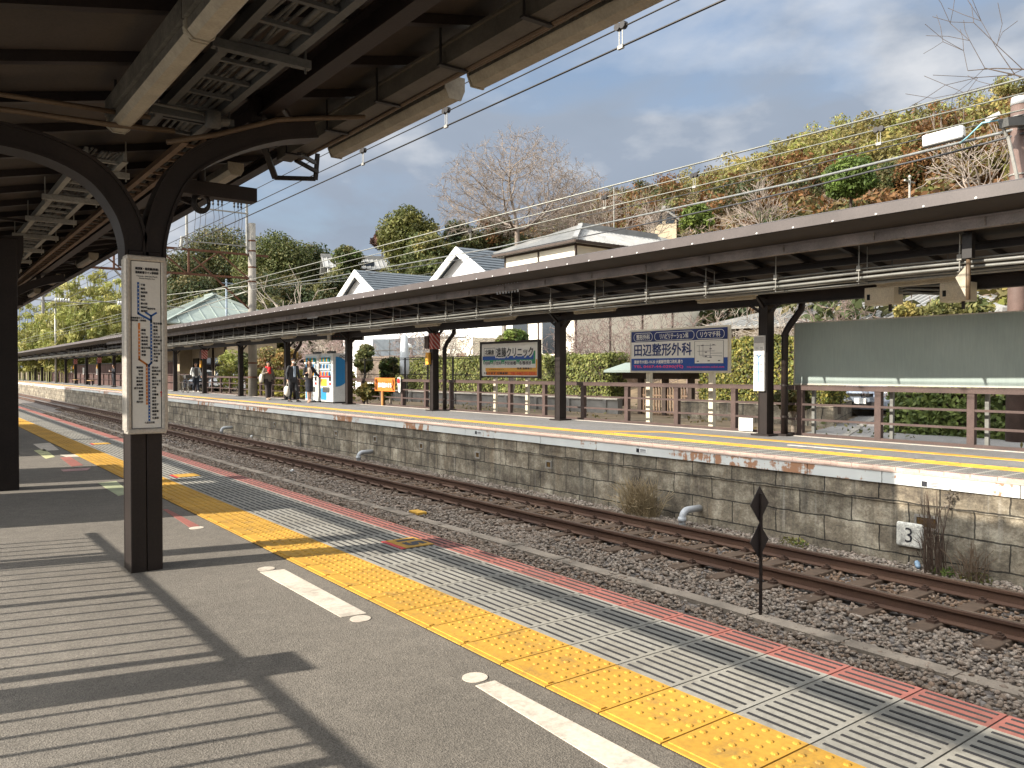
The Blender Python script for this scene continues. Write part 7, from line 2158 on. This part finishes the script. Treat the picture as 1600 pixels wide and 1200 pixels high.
# hedges and shrubs
def hedge(name, x0, x1, y0, y1, z0, z1, label, palette, n, leaf=.035, cat="hedge", tops=None):
    o = thing(name, ((x0 + x1) / 2, (y0 + y1) / 2, z0), label, cat)
    P = []; D = []
    A = {'f': (y1 - y0) * (z1 - z0), 's': (x1 - x0) * (z1 - z0), 't': (y1 - y0) * (x1 - x0)}
    tot = A['f'] + 2 * A['s'] + A['t']
    for kf in ('f', 's0', 's1', 't'):
        m_ = int(n * A[kf[0]] / tot)
        u, v = nr.uniform(0, 1, m_), nr.uniform(0, 1, m_); w = nr.exponential(.045, m_)
        if kf == 'f': p = np.stack([x0 + w, y0 + u * (y1 - y0), z0 + v * (z1 - z0)], 1); d = np.tile([-1., 0, .15], (m_, 1))
        elif kf == 's0': p = np.stack([x0 + u * (x1 - x0), y0 + w, z0 + v * (z1 - z0)], 1); d = np.tile([0, -1., .1], (m_, 1))
        elif kf == 's1': p = np.stack([x0 + u * (x1 - x0), y1 - w, z0 + v * (z1 - z0)], 1); d = np.tile([0, 1., .1], (m_, 1))
        else: p = np.stack([x0 + u * (x1 - x0), y0 + v * (y1 - y0), z1 - w], 1); d = np.tile([0, 0, 1.], (m_, 1))
        lump = .05 * np.sin(p[:, 1] * 3.1 + p[:, 2] * 2) + .04 * np.sin(p[:, 1] * 7.7 - p[:, 2] * 5.1) + .03 * nr.normal(0, 1, m_)
        p = p + d * lump[:, None]
        P.append(p); D.append(d)
    P = np.concatenate(P); D = np.concatenate(D); m_ = len(P)
    nn = D + nr.normal(0, .55, (m_, 3)); nn /= np.linalg.norm(nn, axis=1)[:, None]
    a = np.cross(nn, nr.normal(0, 1, (m_, 3))); a /= np.linalg.norm(a, axis=1)[:, None]; b = np.cross(nn, a)
    s = leaf * nr.uniform(.7, 1.5, m_)[:, None]
    V = np.stack([P + a * s, P + b * s * .6, P - a * s, P - b * s * .6], 1).reshape(-1, 3)
    pal = np.asarray(palette)
    col = pal[nr.randint(0, len(pal), m_)] * (1 + .3 * np.sin(P[:, 1] * 2.3 + P[:, 2] * 3)[:, None] * .5) * nr.uniform(.7, 1.3, m_)[:, None]
    np_mesh("leaves", V, np.arange(4 * m_).reshape(m_, 4), LEAF, o, np.repeat(np.clip(col, .005, 1), 4, axis=0))
    MB().box(x0 + .14, x1 - .1, y0 + .14, y1 - .14, z0 - .3, z1 - .14).build("twig_core", BARK_DK, o)
    return o
HG = [(.19, .20, .055), (.14, .16, .042), (.24, .235, .075), (.10, .12, .035)]
hedge("clipped_hedge", 18.5, 19.5, 19.2, 35.3, .36, 1.78, "long clipped hedge on the grey wall behind the two clinic signs", HG, 26000, .045)
hedge("tall_clipped_hedge", 18.5, 19.5, 11.3, 15.4, .42, 2.13, "taller clipped hedge behind the dark column with the route board", [(.20, .19, .04), (.13, .145, .035), (.25, .21, .05), (.085, .10, .03)], 15000, .04)
hedge("glossy_hedge", 17.4, 18.4, 5.1, 9.2, -.2, 1.03, "glossy leafed hedge below the green board", [(.10, .13, .032), (.14, .17, .045), (.07, .095, .026)], 9000, .055)
hedge("yellow_hedge", 15.6, 16.6, 34, 46, -.1, 1.2, "yellow green garden hedge behind the person with the red scarf", [(.33, .28, .05), (.25, .22, .045), (.18, .18, .04)], 9000, .07)
def shrub(px, py_top, py_bot, wpx, d, label, palette, n=2500, leaf=.08):
    a_, b_ = pix(px, py_top, d), pix(px, py_bot, d); w = wpx / FPX * d
    o = thing("garden_shrub", (a_.x, a_.y, -.15), label, "shrub", "shrubs in the gardens behind the fence")
    c = (a_ + b_) / 2; cen, rad = crown_clumps(c, (w / 2, w / 2, (a_.z - b_.z) / 2), 22, rs=(.3, .48))
    V, F, C_ = leaf_quads(cen, rad, n, leaf, palette); np_mesh("foliage", V, F, LEAF, o, C_)
    V, F = seg_mesh([(a_.x, a_.y, -.3, c.x, c.y, c.z, .07, .04, 0)] + [(a_.x, a_.y, .2, *cen[i], .03, .012, 1) for i in range(10)]); np_mesh("stem", V, F, BARK, o)
for a_ in ((360, 540, 612, 44, 50, "yellow green shrub right of the striped column in the distance", [(.20, .22, .05), (.26, .25, .06)]), (385, 545, 600, 36, 48, "tall green shrub left of the concrete pole", GREENS + BAMB[:1]), (420, 535, 600, 40, 46, "olive shrub with reddish leaves right of the concrete pole", [(.17, .15, .05), (.20, .11, .05)]), (447, 540, 575, 40, 44, "orange tinted shrub behind the person with the red scarf", [(.24, .15, .05), (.19, .17, .05)]), (570, 535, 585, 30, 36, "clipped garden shrub right of the drink machines", GREENS), (610, 556, 600, 30, 31, "round dark shrub left of the parasol", DARKG + BRIGHT[2:]), (573, 600, 625, 34, 30, "low golden shrub behind the orange banner", [(.22, .17, .05), (.12, .12, .04)]), (598, 590, 625, 28, 30, "low bright green shrub under the orange banner", BRIGHT), (800, 515, 545, 46, 28, "glossy green tree top above the striped clinic sign", BRIGHT + GREENS), (1240, 600, 640, 56, 18, "dark shrub behind the pipe of the dark column", DARKG), (1290, 600, 632, 46, 22, "dark shrub beside the block wall", DARKG), (1500, 470, 500, 110, 24, "leafy shrub seen between the cabinets and the green board", GREENS + OLIVE), (1420, 476, 500, 60, 28, "yellowish shrub above the green board", OLIVE + YELL[:1])):
    shrub(*a_)
# dry grass clump and weeds by the wall
def dry_clump(px, py, w, h, n, label, cols, name="dry_grass_clump"):
    p = pixX(px, py, 9.88); o = thing(name, (p.x, p.y, -1.22), label, "weed")
    segs = []
    for k in range(n):
        b = Vector((p.x + rnd.uniform(-.12, .1), p.y + rnd.uniform(-w * .3, w * .3), -1.24)); a = rnd.gauss(0, .5)
        t_ = b + Vector((rnd.uniform(-.25, .06), math.sin(a) * w * .55, h * rnd.uniform(.35, 1.0) * math.cos(a * .7)))
        m_ = b.lerp(t_, .6) + Vector((0, 0, h * .12))
        segs.append((*b, *m_, .005, .004, 0)); segs.append((*m_, *t_, .004, .002, 0))
        if rnd.random() < .5: 
            e_ = m_ + Vector((rnd.uniform(-.1, .1), rnd.uniform(-.16, .16), rnd.uniform(-.02, .16))); segs.append((*m_, *e_, .003, .002, 0))
    V, F = seg_mesh(segs, .0028); np_mesh("stalks", V, F, cols, o)
    return o
DRY = mat("dry_straw", (.33, .25, .14), .9, var=.4, scale=3)
dry_clump(1003, 770, 1.0, .72, 330, "clump of dry straw coloured grass at the foot of the wall", DRY)
dry_clump(1462, 868, .35, 1.05, 60, "withered climbing weed on the wall beside the plaque", mat("withered_stem", (.10, .065, .045), .9, var=.4), "withered_weed")
dry_clump(1520, 860, .55, .55, 45, "leaning dry weed at the wall right of the plaque", mat("dry_brown_stem", (.16, .11, .07), .9, var=.4), "withered_weed")
def weed(px, py, s, label, palette, n=160):
    p = pixX(px, py, 9.9); o = thing("weed_tuft", (p.x, p.y, -1.22), label, "weed")
    V, F, C_ = leaf_quads([(p.x, p.y, -1.17), (p.x - .03, p.y + s * .6, -1.18)], [(s * .7, s, s * .5)] * 2, n, .022, palette); np_mesh("leaves", V, F, LEAF, o, C_)
weed(1483, 866, .12, "small bright green weed below the withered climber", BRIGHT); weed(1530, 880, .14, "yellow green weed at the wall near the frame edge", OLIVE); weed(1245, 832, .16, "low green weed on the gravel behind the diamond sign", BRIGHT + OLIVE, 220)
p = pixX(1486, 775, FE - .02); o = thing("withered_weed", p, "dried weed head in front of the pale fascia", "weed")
V, F, C_ = leaf_quads([tuple(p), (p.x, p.y + .03, p.z - .1)], [.07, .05], 90, .018, [(.2, .17, .14), (.12, .10, .08)]); np_mesh("seed_head", V, F, LEAF, o, C_)
V, F = seg_mesh([(p.x - .12, p.y + .12, -1.2, p.x, p.y, p.z, .006, .004, 0)]); np_mesh("stalk", V, F, BARK_DK, o)
# tree individuals on the hill that stand out
GHL = "distinct trees on the hill"
T("pine_tree", 1330, 243, 84, 64, "bright green pine on the hillside above the canopy", [(.10, .15, .03), (.13, .18, .04), (.07, .105, .025)], GHL, 312, n=13000, leaf=.13, k=60)
T("conifer_tree", 1090, 314, 52, 84, "yellow green conifer beside the shrine roof", [(.15, .19, .04), (.11, .15, .035)], GHL, 372, n=5000, leaf=.2, k=36)
T("cedar_tree", 1450, 232, 96, 68, "rust brown cedar left of the leaning bare branches", RUST + GREENS[:1], GHL, 305, n=13000, leaf=.13, k=50)
T("cedar_tree", 1535, 215, 110, 64, "rust brown cedar behind the steel stay of the utility pole", RUST + OLIVE, GHL, 290, n=14000, leaf=.13, k=60)
T("cedar_tree", 1588, 132, 70, 140, "tall rust cedar on the ridge at the frame edge", RUST, GHL, 215, n=6000, leaf=.34, k=44)
T("cedar_tree", 1405, 245, 60, 70, "dark green cedar beside the rust brown ones", DARKG + GREENS, GHL, 305, n=9000, leaf=.13, k=40)
# forest cover of the hill, one mass
V, F, Cc = [], [], []; off = 0
sp = 3.5
for x in np.arange(34, 176, sp):
    for y in np.arange(-58, 262, sp):
        xx, yy = x + nr.uniform(-1.6, 1.6), y + nr.uniform(-1.6, 1.6)
        z = float(terrain_h(np.array(xx), np.array(yy)))
        ratio = yy / xx
        if ratio < -.35 or ratio > 1.9: continue
        ridge = np.clip((xx - 70) / 80, 0, 1)
        nzv = math.sin(xx * .09 + 1.3) * math.sin(yy * .07 + .4) + .5 * math.sin(xx * .21 - yy * .13) + nr.normal(0, .35)
        if ratio > .86: kind = 'rust' if nzv > -.15 else ('dark' if nr.uniform() < .75 else 'olive')
        elif ratio > .5: kind = 'yell' if nzv > -.2 and ridge > .3 else ('bare' if nr.uniform() < .35 else ('rust' if nr.uniform() < .45 else 'dark'))
        else: kind = 'rust' if nzv > .1 else ('olive' if nr.uniform() < .55 else 'yell')
        if ridge < .25 and nr.uniform() < .3: kind = 'bare'
        if ridge > .3 and nr.uniform() < .07: kind = 'bare'
        h = nr.uniform(3.6, 7.4) * (1.25 if kind in ('yell', 'rust') else 1.0) * (.55 if ridge < .15 else 1)
        rx = nr.uniform(1.8, 2.8)
        pal = {'rust': RUST + OLIVE[1:2], 'dark': DARKG, 'olive': OLIVE + GREENS[2:3], 'yell': YELL + BAMB[:1], 'bare': [(.23, .17, .135), (.19, .14, .11), (.27, .21, .16)]}[kind]
        n = 90 if kind == 'bare' else (470 if ratio > .2 else 120)
        k = 7
        cen, rad = crown_clumps((xx, yy, z + h * .58), (rx, rx, h * .48), k, rs=(.34, .55))
        v_, f_, c_ = leaf_quads(cen, rad, n, .27 if kind != 'bare' else .36, pal, shell=.35, aspect=.5 if kind != 'bare' else .13, up=.35)
        V.append(v_); F.append(f_ + off); Cc.append(c_); off += len(v_)
tag(np_mesh("hillside_woods", np.concatenate(V), np.concatenate(F), LEAF, colors=np.concatenate(Cc)), "mixed winter woodland of rust, yellow and olive trees covering the hill", "woodland", kind='stuff')
# low ground cover near the houses
V, F, C_ = leaf_quads(np.stack([nr.uniform(14.6, 60, 900), nr.uniform(-10, 110, 900), np.zeros(900)], 1), np.tile([1.2, 1.2, .16], (900, 1)), 24000, .055, [(.15, .13, .05), (.19, .15, .07), (.10, .11, .04)], shell=.0)
V[:, 2] += terrain_h(V[:, 0], V[:, 1])
tag(np_mesh("ground_cover", V, F, LEAF, colors=C_), "dry grass and low ground cover behind the platform", "ground cover", kind='stuff')
